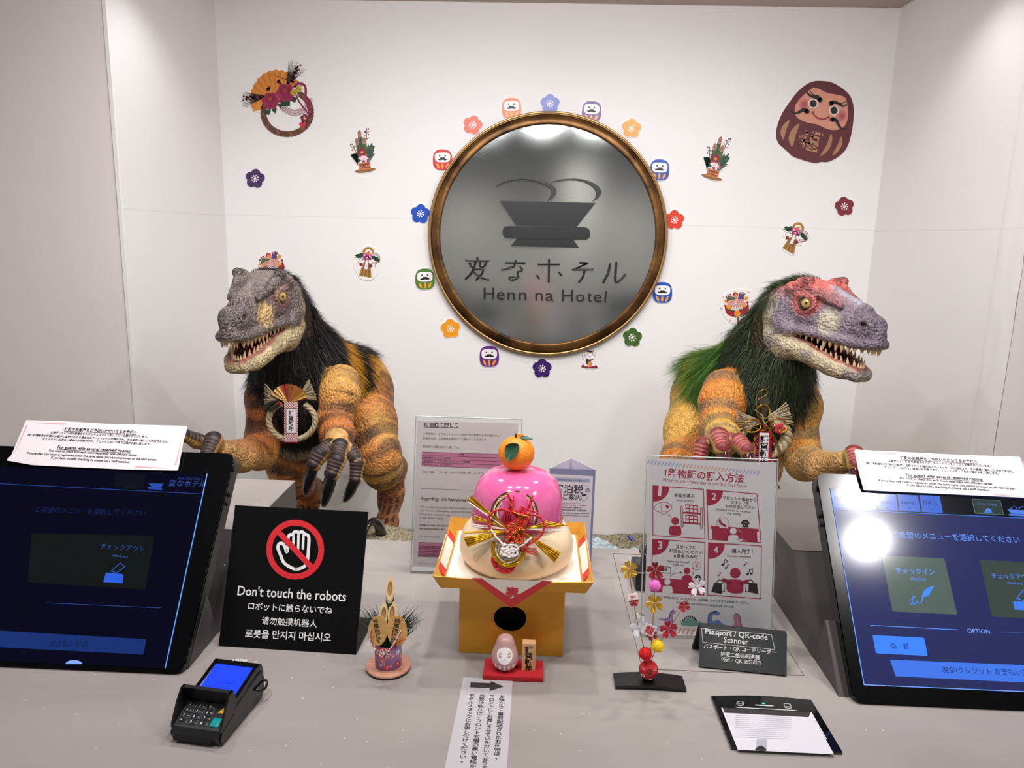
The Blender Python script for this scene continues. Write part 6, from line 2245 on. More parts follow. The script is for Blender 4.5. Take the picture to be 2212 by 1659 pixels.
def scale_skin(name, scale, gap, rough=.42, bump=.55, dist=.0022, gapw=.10, gapmix=.6):
    m = bpy.data.materials.new(name)
    m.use_nodes = True
    nt = m.node_tree
    L = nt.links.new
    b = nt.nodes['Principled BSDF']
    b.inputs['Roughness'].default_value = rough
    at_ = nt.nodes.new('ShaderNodeAttribute'); at_.attribute_name = 'point_color'
    tc = nt.nodes.new('ShaderNodeTexCoord')
    n0 = nt.nodes.new('ShaderNodeTexNoise'); n0.inputs['Scale'].default_value = 35
    wm = nt.nodes.new('ShaderNodeMixRGB'); wm.inputs[0].default_value = .006; wm.blend_type = 'ADD'
    L(tc.outputs['Object'], n0.inputs['Vector']); L(tc.outputs['Object'], wm.inputs[1]); L(n0.outputs['Color'], wm.inputs[2])
    vo = nt.nodes.new('ShaderNodeTexVoronoi'); vo.feature = 'DISTANCE_TO_EDGE'; vo.inputs['Scale'].default_value = scale
    v1 = nt.nodes.new('ShaderNodeTexVoronoi'); v1.feature = 'F1'; v1.inputs['Scale'].default_value = scale
    L(wm.outputs[0], vo.inputs['Vector']); L(wm.outputs[0], v1.inputs['Vector'])
    mr = nt.nodes.new('ShaderNodeMapRange'); mr.interpolation_type = 'SMOOTHSTEP'; mr.inputs[1].default_value = .0; mr.inputs[2].default_value = gapw * 2.4
    L(vo.outputs['Distance'], mr.inputs[0])
    gm = nt.nodes.new('ShaderNodeMixRGB'); gm.inputs[0].default_value = gapmix; gm.inputs[2].default_value = rgb(gap)
    L(at_.outputs['Color'], gm.inputs[1])
    mx = nt.nodes.new('ShaderNodeMixRGB')
    L(mr.outputs[0], mx.inputs[0]); L(gm.outputs[0], mx.inputs[1]); L(at_.outputs['Color'], mx.inputs[2])
    n1 = nt.nodes.new('ShaderNodeTexNoise'); n1.inputs['Scale'].default_value = 70; n1.inputs['Detail'].default_value = 5
    L(tc.outputs['Object'], n1.inputs['Vector'])
    vr = nt.nodes.new('ShaderNodeMapRange'); vr.inputs[1].default_value = .3; vr.inputs[2].default_value = .7; vr.inputs[3].default_value = .72; vr.inputs[4].default_value = 1.2
    L(n1.outputs[0], vr.inputs[0])
    ml = nt.nodes.new('ShaderNodeMixRGB'); ml.blend_type = 'MULTIPLY'; ml.inputs[0].default_value = 1
    L(mx.outputs[0], ml.inputs[1]); L(vr.outputs[0], ml.inputs[2])
    L(ml.outputs[0], b.inputs['Base Color'])
    b.inputs['Specular IOR Level'].default_value = .35
    sq = nt.nodes.new('ShaderNodeMath'); sq.operation = 'POWER'; sq.inputs[1].default_value = 2.0
    L(v1.outputs['Distance'], sq.inputs[0])
    ad = nt.nodes.new('ShaderNodeMath'); ad.operation = 'MULTIPLY_ADD'; ad.inputs[1].default_value = -1.9; 
    L(sq.outputs[0], ad.inputs[0]); L(n1.outputs[0], ad.inputs[2])
    bp = nt.nodes.new('ShaderNodeBump'); bp.inputs['Strength'].default_value = bump; bp.inputs['Distance'].default_value = dist
    L(ad.outputs[0], bp.inputs['Height']); L(bp.outputs[0], b.inputs['Normal'])
    return m


# ---- head in its own axes: f forward from the snout tip (negative inwards), s to its left, z up
HF = [.004, -.010, -.03, -.06, -.10, -.14, -.175, -.21, -.25, -.29, -.33, -.365]
HW = [.010, .023, .030, .035, .041, .048, .056, .063, .068, .070, .064, .045]
HT = [.046, .064, .077, .088, .101, .118, .136, .149, .157, .154, .142, .115]
HB = [.004, -.002, -.004, -.003, .001, .006, .010, .012, .010, .000, -.01, -.005]


JW = [(-.315, .050, -.002, .034), (-.26, .048, -.022, .030), (-.20, .043, -.037, .026), (-.14, .037, -.054, .0215), (-.09, .029, -.067, .0185), (-.054, .014, -.074, .0165)]


def head_fn(P):
    f, s, z = P[..., 0], P[..., 1], P[..., 2]
    a = np.abs(s)
    w = np.interp(-f, [-x for x in HF], HW)
    zt = np.interp(-f, [-x for x in HF], HT)
    zb = np.interp(-f, [-x for x in HF], HB)
    hz, zc = (zt - zb) / 2, (zt + zb) / 2
    q = (z - zc) / hz
    # narrower towards the top of the snout
    ww = w * (1 - .16 * np.clip(q, 0, 1) * sst(-.24, -.12, f) - .10 * np.clip(q, 0, 1))
    e = 2.7
    d = ((np.abs(a / ww) ** e + np.abs(q) ** e) ** (1 / e) - 1) * np.minimum(w, hz)
    d = np.maximum(d, np.maximum(f - .006, -f - .372) * .9)
    S = np.stack([f, a, z], -1)
    add = lambda d, o, k=.012: smin(d, o, k)
    # lip rolls, cheeks, jaw muscles, back of the skull
    for i in range(1, 9):
        d = add(d, d_cone(S, (HF[i], HW[i] * .95, HB[i] + .008), (HF[i + 1], HW[i + 1] * .95, HB[i + 1] + .008), .010, .011), .010)
    d = add(d, d_cone(S, (-.002, 0, .008), (-.014, .021, .006), .010, .010), .010)
    d = add(d, d_cone(S, (-.252, .058, .018), (-.300, .062, .050), .020, .026), .02)
    d = add(d, d_ell(S, (-.312, .050, .055), (.050, .030, .075)), .02)
    # brow ridge and horn
    d = add(d, d_cone(S, (-.262, .056, .128), (-.185, .049, .128), .018, .013), .010)
    d = add(d, d_cone(S, (-.228, .054, .140), (-.200, .056, .150), .019, .0135), .009)
    d = add(d, d_cone(S, (-.195, .053, .128), (-.105, .036, .092), .0125, .008), .007)
    # bridge of the snout
    d = add(d, d_cone(S, (-.18, 0, .124), (-.05, 0, .086), .016, .011), .016)
    d = add(d, d_ell(S, (-.038, .021, .052), (.026, .011, .020)), .016)
    # eye socket, lids, nostril, hollow in front of the eye
    d = smax(d, -d_ell(S, (-.203, .071, .092), (.026, .018, .020)), .008)
    P2 = S - np.array((-.203, .058, .092))
    ring = np.sqrt((np.sqrt((P2[..., 0] / 1.22) ** 2 + (P2[..., 2] / .92) ** 2) - .0245) ** 2 + (P2[..., 1] * .9) ** 2) - .0062
    d = add(d, ring, .006)
    d = add(d, d_cone(S, (-.232, .062, .112), (-.180, .060, .108), .0095, .0075), .006)
    d = smax(d, -d_ell(S, (-.034, .035, .053), (.010, .013, .006)), .005)
    d = smax(d, -d_ell(S, (-.118, .060, .062), (.030, .017, .026)), .016)
    d = add(d, d_ell(S, (-.150, .044, .045), (.030, .010, .030)), .012)
    # lower jaw: two rami that meet at the chin, floor of the mouth
    J = JW
    j = None
    for i in range(len(J) - 1):
        c = d_cone(S, J[i][:3], J[i + 1][:3], J[i][3], J[i + 1][3])
        j = c if j is None else smin(j, c, .012)
    c = d_cone(S, (-.049, 0, -.0755), (-.053, .014, -.0745), .016, .016)
    j = smin(j, c, .010)
    for i in range(4):
        fl = d_ell(S, ((J[i][0] + J[i + 1][0]) / 2, 0, J[i + 1][2] - .010), (.055, .044, .016 + .004 * (3 - i)))
        j = smin(j, fl, .012)
    j = smin(j, d_ell(S, (-.305, 0, -.040), (.055, .058, .042)), .03)
    j = smin(j, d_ell(S, (-.285, .045, -.030), (.050, .026, .040)), .02)
    for i in range(1, 5):
        j = smin(j, d_cone(S, (J[i][0], J[i][1] + .003, J[i][2] + J[i][3] * .78), (J[i + 1][0], J[i + 1][1] + .002, J[i + 1][2] + J[i + 1][3] * .78), .007, .006), .006)
    d = smin(d, j, .004)
    # throat
    d = smin(d, d_cone(S, (-.335, 0, .040), (-.330, 0, -.060), .060, .048), .03)
    return d


def head_color(Q, pal):
    f, s, z = Q[:, 0], np.abs(Q[:, 1]), Q[:, 2]
    n = nz(Q, 40, 1) * .5 + nz(Q, 95, 2) * .3
    c = {k: clin(v) for k, v in pal.items()}
    col = np.tile(c['side'], (len(Q), 1))
    col = mixc(col, c['top'], sst(.085, .125, z + .01 * n + .10 * (f + .1) * 0) * sst(-.03, -.10, f))
    col = mixc(col, c['crown'], sst(.118, .142, z + .008 * n))
    col = mixc(col, c['ridge'], sst(.022, .008, s + .004 * n) * sst(.055, .07, z) * sst(-.20, -.15, f))
    col = mixc(col, c['nose'], sst(-.075, -.05, f + .01 * n))
    e = np.sqrt(((f + .203) / 1.25) ** 2 + (z - .090) ** 2)
    col = mixc(col, c['lid'], sst(.042, .028, e + .005 * n) * sst(.035, .045, s))
    pch = np.sqrt(((f + .128) / .034) ** 2 + ((z - .052) / .034) ** 2)
    col = mixc(col, c['patch'], sst(1.15, .55, pch + .25 * n + .25 * np.sin((f * 1.6 + z) * 190) * pal_streak(pal)) * .9)
    col = mixc(col, c['neck'], sst(-.278, -.315, f + .012 * n) * sst(.12, .10, z + .02 * n))
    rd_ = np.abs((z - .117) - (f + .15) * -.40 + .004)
    col = mixc(col, c['horn'], sst(.016, .004, rd_) * sst(-.215, -.195, f) * sst(-.085, -.11, f) * sst(.028, .036, s) * .75)  # brow-to-snout stripe: dark skin that also puts in the furrow's shade
    lipz = np.interp(-f, [-x for x in HF], HB)
    jaw = sst(.002, -.006, z - lipz) * sst(-.33, -.30, f)
    jc = mixc(np.tile(c['jaw'], (len(Q), 1)), c['jawspot'], sst(.15, .6, n + .35 * sst(-.05, -.03, z)))
    col = mixc(col, jc, jaw)
    # red inside of the mouth
    ji = np.interp(-f, [-j_[0] for j_ in JW[::-1]], [j_[1] for j_ in JW[::-1]])
    inner = sst(ji + .003, ji - .004, s) * sst(.012, .0, z - lipz) * sst(-.035, -.045, f) * (z > np.interp(-f, [-j_[0] for j_ in JW[::-1]], [j_[2] - .006 for j_ in JW[::-1]]))
    col = mixc(col, clin('#4a1013'), inner)
    jt = np.interp(-f, [-j_[0] for j_ in JW[::-1]], [j_[2] + j_[3] for j_ in JW[::-1]])
    gum = np.maximum(sst(.010, .003, np.abs(z - jt)) * (s > ji - .006) * (s < ji + .012), sst(.006, .001, np.abs(z - lipz + .001)) * (s < np.interp(-f, [-x for x in HF], HW) * 1.03)) * sst(-.012, -.02, f) * sst(-.30, -.27, f)
    col = mixc(col, clin('#a5504a'), gum * .9)
    hn = np.sqrt((f + .205) ** 2 + (s - .057) ** 2 + (z - .156) ** 2)
    col = mixc(col, c['horn'], sst(.026, .012, hn + .006 * n))
    ns = np.sqrt(((f + .034) / .011) ** 2 + ((z - .053) / .007) ** 2)
    col = mixc(col, clin('#151012'), sst(1.15, .8, ns) * (s > .02))
    return col


def pal_streak(p): return 1.0 if p.get('side') == PAL_A['side'] else .2


PAL_A = {'horn': '#2b2525', 'side': '#574d4d', 'top': '#5d5252', 'crown': '#6f6462', 'ridge': '#6a5f5e', 'nose': '#4a4144', 'lid': '#8b605b', 'patch': '#c9a468', 'neck': '#a9946a', 'jaw': '#c3b184', 'jawspot': '#a8956c'}
PAL_B = {'horn': '#7a3536', 'side': '#76697a', 'top': '#9a6265', 'crown': '#d05a54', 'ridge': '#9a98a6', 'nose': '#5f5365', 'lid': '#b05653', 'patch': '#b9b19c', 'neck': '#a99f86', 'jaw': '#b9ac8c', 'jawspot': '#7c7278'}


def color_attr(me, cols):
    a = me.color_attributes.new('point_color', 'FLOAT_COLOR', 'POINT')
    buf = np.ones((len(cols), 4), np.float32)
    buf[:, :3] = cols
    a.data.foreach_set('color', buf.ravel())


def np_mesh(name, verts, faces_list, mats, fmat, parent, cols=None, smooth=True):
    me = bpy.data.meshes.new(name)
    L = np.array(wloc(parent)) if parent is not None else np.zeros(3)
    vv = (verts - L).astype(np.float32)
    nl = sum(f.size for f in faces_list)
    me.vertices.add(len(vv)); me.vertices.foreach_set('co', vv.ravel())
    nf = sum(len(f) for f in faces_list)
    me.loops.add(nl); me.polygons.add(nf)
    me.loops.foreach_set('vertex_index', np.concatenate([f.ravel() for f in faces_list]).astype(np.int32))
    tot = np.concatenate([np.full(len(f), f.shape[1]) for f in faces_list])
    st = np.concatenate([[0], np.cumsum(tot)[:-1]])
    me.polygons.foreach_set('loop_start', st.astype(np.int32))
    for m in mats: me.materials.append(m)
    if fmat is not None: me.polygons.foreach_set('material_index', np.asarray(fmat).astype(np.int32))
    me.polygons.foreach_set('use_smooth', np.full(nf, smooth))
    me.update(calc_edges=True)
    me.validate()
    if cols is not None: color_attr(me, cols)
    o = bpy.data.objects.new(name, me)
    COL.objects.link(o)
    if parent is not None: o.parent = parent
    return o


def fur(name, parent, P, N, D, Ln, W, mi, mats, seed=1):
    """strands as slim curved ribbons: root P, normal N, lie direction D, lengths Ln, widths W"""
    r = np.random.RandomState(seed)
    n = len(P)
    K = 4
    t = np.linspace(0, 1, K)
    jit = r.normal(0, .15, (n, 3))
    d0 = N * .34 + D * .85 + jit
    d0 /= np.linalg.norm(d0, axis=1)[:, None]
    d1 = D * 1.0 + N * .10 + jit * 1.0 + np.array((0, 0, -.35))
    d1 /= np.linalg.norm(d1, axis=1)[:, None]
    side = np.cross(d0, N + r.normal(0, .4, (n, 3)))
    side /= np.maximum(np.linalg.norm(side, axis=1), 1e-6)[:, None]
    V_ = np.empty((n, K, 2, 3))
    for k in range(K):
        c = P - N * .004 + (d0 * t[k] * (1 - .5 * t[k]) + d1 * .5 * t[k] ** 2) * Ln[:, None]
        w = side * (W * (1 - t[k] * .93))[:, None]
        V_[:, k, 0], V_[:, k, 1] = c - w / 2, c + w / 2
    base = np.arange(n)[:, None] * K * 2
    F = np.concatenate([base + np.array([2 * k, 2 * k + 1, 2 * k + 3, 2 * k + 2]) for k in range(K - 1)], 1).reshape(-1, 4)
    fm = np.repeat(mi, K - 1)
    return np_mesh(name, V_.reshape(-1, 3), [F], mats, fm, parent)


def fur_mat(name, c, rough=.45):
    m = mat(name, c, rough, spec=.35)
    return m


M_claw = mat('black_claw', '#121012', .16, coat=.4)
M_tooth = mat('ivory_tooth', '#d9b98c', .35)
M_tongue = mat('dark_red_tongue', '#5c1518', .35)


def eye_mat(name, iris):
    m = bpy.data.materials.new(name)
    m.use_nodes = True
    nt = m.node_tree
    L = nt.links.new
    b = nt.nodes['Principled BSDF']
    b.inputs['Roughness'].default_value = .06
    b.inputs['Coat Weight'].default_value = .6
    tc = nt.nodes.new('ShaderNodeTexCoord')
    sx = nt.nodes.new('ShaderNodeAttribute'); sx.attribute_name = 'point_color'
    n_ = nt.nodes.new('ShaderNodeTexNoise'); n_.inputs['Scale'].default_value = 260
    L(tc.outputs['Object'], n_.inputs['Vector'])
    mx = nt.nodes.new('ShaderNodeMixRGB'); mx.blend_type = 'MULTIPLY'; mx.inputs[0].default_value = .6
    L(sx.outputs['Color'], mx.inputs[1]); L(n_.outputs['Fac'], mx.inputs[2])
    L(sx.outputs['Color'], b.inputs['Base Color'])
    return m


M_eye = eye_mat('glass_eye', '#b5924a')


def bent_cone(mb, p, d, l, r, bend, m, n=8):
    d = V(d).normalized()
    pts = [V(p) + d * l * t + V(bend) * l * t * t for t in (0, .3, .6, .85, 1)]
    mb.tube(pts, [r, r * .92, r * .66, r * .34, r * .06], m, n, caps=True)


def lerp3(a, b, t): return tuple(a[i] + (b[i] - a[i]) * t for i in range(3))


class Dino:
    def __init__(s, name, label, cat, tip, yaw, pitch, roll, pal, base):
        s.root = thing(name, label, cat, base, 'robot dinosaurs')
        s.T = np.array(tip)
        cp = cos(pitch)
        s.f = np.array((sin(yaw) * cp, -cos(yaw) * cp, -sin(pitch)))
        l = np.cross((0, 0, 1), s.f); l /= np.linalg.norm(l)
        u = np.cross(s.f, l)
        s.l = l * cos(roll) + u * sin(roll)
        s.u = np.cross(s.f, s.l)
        s.pal = pal
        s.V, s.F, s.C, s.M = [], [], [], []
        s.n = 0

    def hw(s, p): return s.T + s.f * p[0] + s.l * p[1] + s.u * p[2]

    def hd(s, v): return s.f * v[0] + s.l * v[1] + s.u * v[2]

    def push(s, v, f, c, m):
        s.V.append(v); s.F.append(f + s.n); s.C.append(c); s.M.append(np.full(len(f), m)); s.n += len(v)

    def head(s):
        Q, F = surface(head_fn, (-.42, -.10, -.135), (.03, .10, .185), .0033)
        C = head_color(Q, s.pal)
        s.headQ = Q
        s.push(s.T + Q[:, :1] * s.f + Q[:, 1:2] * s.l + Q[:, 2:] * s.u, F, C, 0)

    def eyes(s, look):
        for sd in (-1, 1):
            c = s.hw((-.203, sd * .0525, .092))
            ax_ = s.hd((.62, sd * .78, .02)) if sd == look else s.hd((.55, sd * .83, 0))
            ax_ = V(ax_).normalized()
            b = bmesh.new()
            bmesh.ops.create_uvsphere(b, u_segments=40, v_segments=28, radius=.0235)
            R3_ = ax_.to_track_quat('Z', 'Y').to_matrix()
            vs = np.array([tuple(R3_ @ v.co) for v in b.verts]) + c
            zz = np.array([v.co.z / .0235 for v in b.verts])
            fs = [[v.index for v in f.verts] for f in b.faces]
            b.free()
            ang = np.degrees(np.arccos(np.clip(zz, -1, 1)))
            col = np.tile(clin('#a08149'), (len(vs), 1))
            col = mixc(col, clin('#5c431f'), sst(27, 33, ang))
            col = mixc(col, clin('#bfa163'), sst(22, 12, ang) * .8)
            col = np.where((ang < 9.5)[:, None], clin('#050505'), col)
            col = np.where((ang > 35)[:, None], clin('#1b1210'), col)
            mb = MB().add([V(p) for p in vs], fs, M_eye, True)
            o = mb.build('eyeball', s.root)
            color_attr(o.data, col)

    def teeth(s, seed):
        r = random.Random(seed)
        up, lo = MB(), MB()
        H = lambda p: V(s.hw(p))
        # upper rows and the front arc
        fs = [-.248 + i * .0180 for i in range(13)]
        for sd in (-1, 1):
            for i, f in enumerate(fs):
                w = np.interp(-f, [-x for x in HF], HW) * .86
                z = np.interp(-f, [-x for x in HF], HB)
                l = .009 + .015 * sst(-.25, -.12, f) * (.6 + .75 * r.random()) - .006 * sst(-.08, -.03, f)
                bent_cone(up, H((f, sd * w, z + .004)), s.hd((.06, sd * .06, -1)), l + .004, .0052 + .0014 * (l > .02), V(s.hd((-.12, 0, 0))), M_tooth)
            for a in (.25, .65, 1.1):
                bent_cone(up, H((-.010 - .012 * (1 - cos(a)), sd * .020 * sin(a), .001)), s.hd((.05, 0, -1)), .019 + .006 * r.random(), .0040, V(s.hd((-.15, 0, 0))), M_tooth)
        J = [(j_[0], j_[1] - .002, j_[2] + j_[3] - .003) for j_ in JW]
        jf = [j[0] for j in J]
        for sd in (-1, 1):
            for i in range(11):
                f = -.215 + i * .0155
                w, z = np.interp(f, jf, [j[1] for j in J]), np.interp(f, jf, [j[2] for j in J])
                l = .006 + .014 * sst(-.24, -.10, f) * (.7 + .6 * r.random())
                bent_cone(lo, H((f, sd * w, z - .004)), s.hd((.05, sd * .10, 1)), l + .004, .0050, V(s.hd((-.10, 0, 0))), M_tooth)
            for a in (.3, .9):
                bent_cone(lo, H((-.050 - .008 * (1 - cos(a)), sd * .012 * sin(a), -.061)), s.hd((.1, 0, 1)), .017, .0036, V(s.hd((-.15, 0, 0))), M_tooth)
        up.build('upper_teeth', s.root)
        lo.build('lower_teeth', s.root)
        tg = MB()
        tg.tube([H(p) for p in crom([(-.27, 0, -.014), (-.21, 0, -.028), (-.14, 0, -.046), (-.09, 0, -.058)], 4)], [.026] * 5 + [.022] * 4 + [.017, .015, .012, .007], M_tongue, 12, flat=.42, up=s.u)
        tg.build('tongue', s.root)

    def body(s, prims, colf, h=.0058, k=.035):
        """prims: dicts with a, b (3D), ra, rb, tag, blend"""
        lo = np.min([np.minimum(np.array(p['a']) - p['ra'], np.array(p['b']) - p['rb']) for p in prims], 0) - .03
        hi = np.max([np.maximum(np.array(p['a']) + p['ra'], np.array(p['b']) + p['rb']) for p in prims], 0) + .03

        def fn(P):
            d = None
            for p in prims:
                c = d_cone(P, p['a'], p['b'], p['ra'], p['rb'])
                d = c if d is None else smin(d, c, p.get('k', k))
            d = d + .0035 * nz(P, 42, 4) * .5
            return d
        Q, F = surface(fn, lo, hi, h)
        best = np.full(len(Q), 9.)
        tg = np.zeros(len(Q), int)
        tt = np.zeros(len(Q))
        for i, p in enumerate(prims):
            d = d_cone(Q, p['a'], p['b'], p['ra'], p['rb'])
            a, b = np.array(p['a']), np.array(p['b'])
            m = d < best
            best[m] = d[m]; tg[m] = i
            L = np.linalg.norm(b - a)
            tt[m] = (((Q - a) @ (b - a)) / L)[m] + p.get('s0', 0)
        C = colf(Q, np.array([p['tag'] for p in prims])[tg], tt)
        e1, e2 = Q[F[:, 2]] - Q[F[:, 0]], Q[F[:, 3]] - Q[F[:, 1]]
        cr = np.cross(e1, e2)
        ar = np.linalg.norm(cr, axis=1) / 2
        s.fc = Q[F].mean(1); s.fn = cr / np.maximum(ar * 2, 1e-12)[:, None]; s.fa = ar
        s.ft = np.array([p['tag'] for p in prims])[tg[F[:, 0]]]
        s.push(Q, F, C, 1)

    def hand(s, wrist, wr, palm, fingers, fcol, skin, clawm, claw_len):
        """wrist point and radius, palm point, fingers: list of joint lists (px already turned into points) ending where the claw starts, with radii and claw tip"""
        pr = [(wrist, palm, wr, wr * .92, None)]
        for fg in fingers:
            J, R = fg['j'], fg['r']
            pr.append((palm, J[0], wr * .62, R[0], None))
            for i in range(len(J) - 1):
                L = np.linalg.norm(np.array(J[i + 1]) - np.array(J[i]))
                pr.append((J[i], J[i + 1], R[i], R[i + 1], (max(2, round(L / .0095)), .085)))
        lo = np.min([np.minimum(np.array(p[0]) - p[2], np.array(p[1]) - p[3]) for p in pr], 0) - .012
        hi = np.max([np.maximum(np.array(p[0]) + p[2], np.array(p[1]) + p[3]) for p in pr], 0) + .012

        def fn(P):
            d = None
            for p in pr:
                c = d_cone(P, p[0], p[1], p[2], p[3], p[4])
                d = c if d is None else smin(d, c, .010)
            return d
        Q, F = surface(fn, lo, hi, .0026)
        C = np.tile(clin(skin), (len(Q), 1))
        C = mixc(C, clin('#b78a4a'), sst(-.1, .5, nz(Q, 60, 3)))
        # ringed plates along the back of every finger
        best = np.full(len(Q), 9.)
        for fg in fingers:
            J, R = [np.array(j) for j in fg['j']], fg['r']
            up = np.array(fg.get('up', (0, -.55, .83)))
            for i in range(len(J) - 1):
                ab = J[i + 1] - J[i]
                t = np.clip(((Q - J[i]) @ ab) / (ab @ ab), 0, 1)
                ctr_ = J[i] + t[:, None] * ab
                off = Q - ctr_
                rr = np.linalg.norm(off, axis=1)
                on = rr < (R[i] + (R[i + 1] - R[i]) * t) * 1.22
                upn = up - ab * (up @ ab) / (ab @ ab)
                upn = upn / np.linalg.norm(upn)
                dors = (off @ upn) / np.maximum(rr, 1e-6)
                n_r = max(2, round(np.linalg.norm(ab) / .0095))
                f_ = sst(.25, .5, dors) * on
                c2 = mixc(np.tile(clin(fcol[0]), (len(Q), 1)), clin(fcol[1]), .5 - .5 * np.cos(t * 2 * pi * n_r))
                C = C + (c2 - C) * f_[:, None]
        s.push(Q, F, C, 2)
        for fg in fingers:
            J, R = [V(j) for j in fg['j']], fg['r']
            p0 = J[-1]
            tipv = V(fg['tip'])
            dn = (tipv - p0)
            l = dn.length
            d = (J[-1] - J[-2]).normalized() * .55 + dn.normalized() * .45
            pts = []
            for t in (0, .12, .3, .5, .7, .86, 1):
                pts.append(p0 + d * l * t * (1 - t) * .9 + dn * t)
            mb = MB()
            mb.tube(pts, [R[-1] * x for x in (.80, .86, .82, .68, .48, .27, .04)], clawm, 14, flat=1.0)
            mb.build('claw', s.root)

    def finish(s, m_head, m_skin):
        o = np_mesh('body', np.concatenate(s.V), s.F, [m_head, m_skin, M_hand], np.concatenate(s.M), s.root, np.concatenate(s.C))
        return o


def q3(x, y, Y): return tuple(at(x, y, Y=Y))


def prim(a, b, ra, rb, tag_, s0=0, k=.035): return dict(a=a, b=b, ra=ra, rb=rb, tag=tag_, s0=s0, k=k)


def chain(pts, tag_, s0=0, k=.035):
    """pts: (x, y, Y, radius in metres)"""
    out = []
    P = [q3(*p[:3]) for p in pts]
    L = s0
    for i in range(len(P) - 1):
        out.append(prim(P[i], P[i + 1], pts[i][3], pts[i + 1][3], tag_, L, k))
        L += (V(P[i + 1]) - V(P[i])).length
    return out


M_headA = scale_skin('scaly_head_grey', 150, '#9c8d85', .5, .8, .0030, .045, .75)
M_headB = scale_skin('scaly_head_rose', 155, '#a09187', .5, .8, .0030, .045, .6)
M_skinA = scale_skin('scaly_tiger_skin', 135, '#6a4226', .48, .75, .0030, .05, .5)
M_skinB = scale_skin('scaly_amber_skin', 135, '#7a5430', .48, .75, .0030, .05, .5)
M_hand = scale_skin('ringed_hand_skin', 330, '#3a2a22', .42, .35, .0012, .04, .25)


def tip_at(px, py, D):
    d = ray(px, py)
    return tuple(CAMP + d * (D / d.dot(FW)))


# ================================================================= black-maned dinosaur on the left
A = Dino('robot_dinosaur', 'robot dinosaur with a black and orange mane and tiger-striped skin on the left', 'dinosaur', tip_at(490, 735, 1.797), radians(-1.8), radians(.5), radians(-.7), PAL_A, (-.62, 2.35, .62))
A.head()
neckA = tuple(A.hw((-.325, 0, .075)))
pA = []
pA += [prim(neckA, q3(648, 745, 2.22), .070, .088, 'neck', k=.05), prim(tuple(A.hw((-.30, 0, -.01))), q3(625, 830, 2.16), .060, .098, 'neck', k=.05)]
pA += [prim(q3(640, 800, 2.24), q3(640, 880, 2.20), .115, .112, 'torso', k=.06), prim(q3(640, 880, 2.20), q3(650, 925, 2.22), .105, .085, 'belly', k=.05)]
pA += [prim(q3(665, 800, 2.26), q3(760, 835, 2.50), .120, .125, 'torso', k=.06), prim(q3(680, 870, 2.26), q3(740, 900, 2.48), .10, .11, 'torso', k=.06)]
pA += chain([(760, 835, 2.50, .12), (770, 900, 2.70, .07), (800, 1000, 2.86, .03)], 'tail', k=.05)
# near hind leg
pA += chain([(795, 850, 2.46, .085), (800, 915, 2.34, .080), (818, 985, 2.26, .066), (826, 1020, 2.28, .058)], 'leg', .05, .04)
pA += chain([(822, 1010, 2.28, .055), (850, 1010, 2.42, .042), (845, 1062, 2.43, .040), (842, 1085, 2.42, .034), (836, 1130, 2.33, .034), (832, 1172, 2.26, .040)], 'leg', .30, .03)
# far hind leg
pA += chain([(690, 880, 2.46, .085), (640, 950, 2.30, .082), (628, 1005, 2.26, .070), (632, 1040, 2.30, .058)], 'leg', .12, .04)
pA += chain([(632, 1030, 2.29, .056), (672, 1060, 2.42, .042), (662, 1110, 2.42, .036), (652, 1150, 2.34, .034), (648, 1180, 2.27, .040)], 'leg', .33, .03)
# near arm
pA += chain([(738, 825, 2.14, .054), (735, 850, 2.10, .054), (722, 915, 2.06, .047), (728, 938, 2.00, .044), (728, 957, 1.96, .037)], 'arm', .02, .028)
# far arm with the hand over the screen
pA += chain([(582, 835, 2.16, .052), (572, 860, 2.12, .053), (566, 955, 2.09, .046), (560, 978, 2.05, .046), (520, 985, 1.94, .041), (478, 972, 1.84, .029)], 'arm', .05, .028)
# toes
for tx, ty, Y in ((808, 1192, 2.14), (832, 1196, 2.12), (856, 1190, 2.16)):
    pA += [prim(q3(832, 1172, 2.26), q3(tx, ty, Y), .032, .022, 'toe', k=.02)]
for tx, ty, Y in ((622, 1200, 2.14), (645, 1204, 2.12), (668, 1200, 2.16)):
    pA += [prim(q3(648, 1180, 2.27), q3(tx, ty, Y), .032, .022, 'toe', k=.02)]


def bands(Q, T, t, spec):
    """blotchy tiger bands across the limbs"""
    o = np.zeros(len(Q))
    br = sst(-.62, -.15, nz(Q, 11, 8)) * (.75 + .25 * nz(Q, 60, 2))
    for k_, L_ in spec.items():
        for c_, h_ in L_:
            hh = h_ * (1 + .7 * nz(Q, 15, c_ * 40))
            o = np.maximum(o, (T == k_) * sst(hh + .009, hh - .005, np.abs(t - c_)))
    return o * br


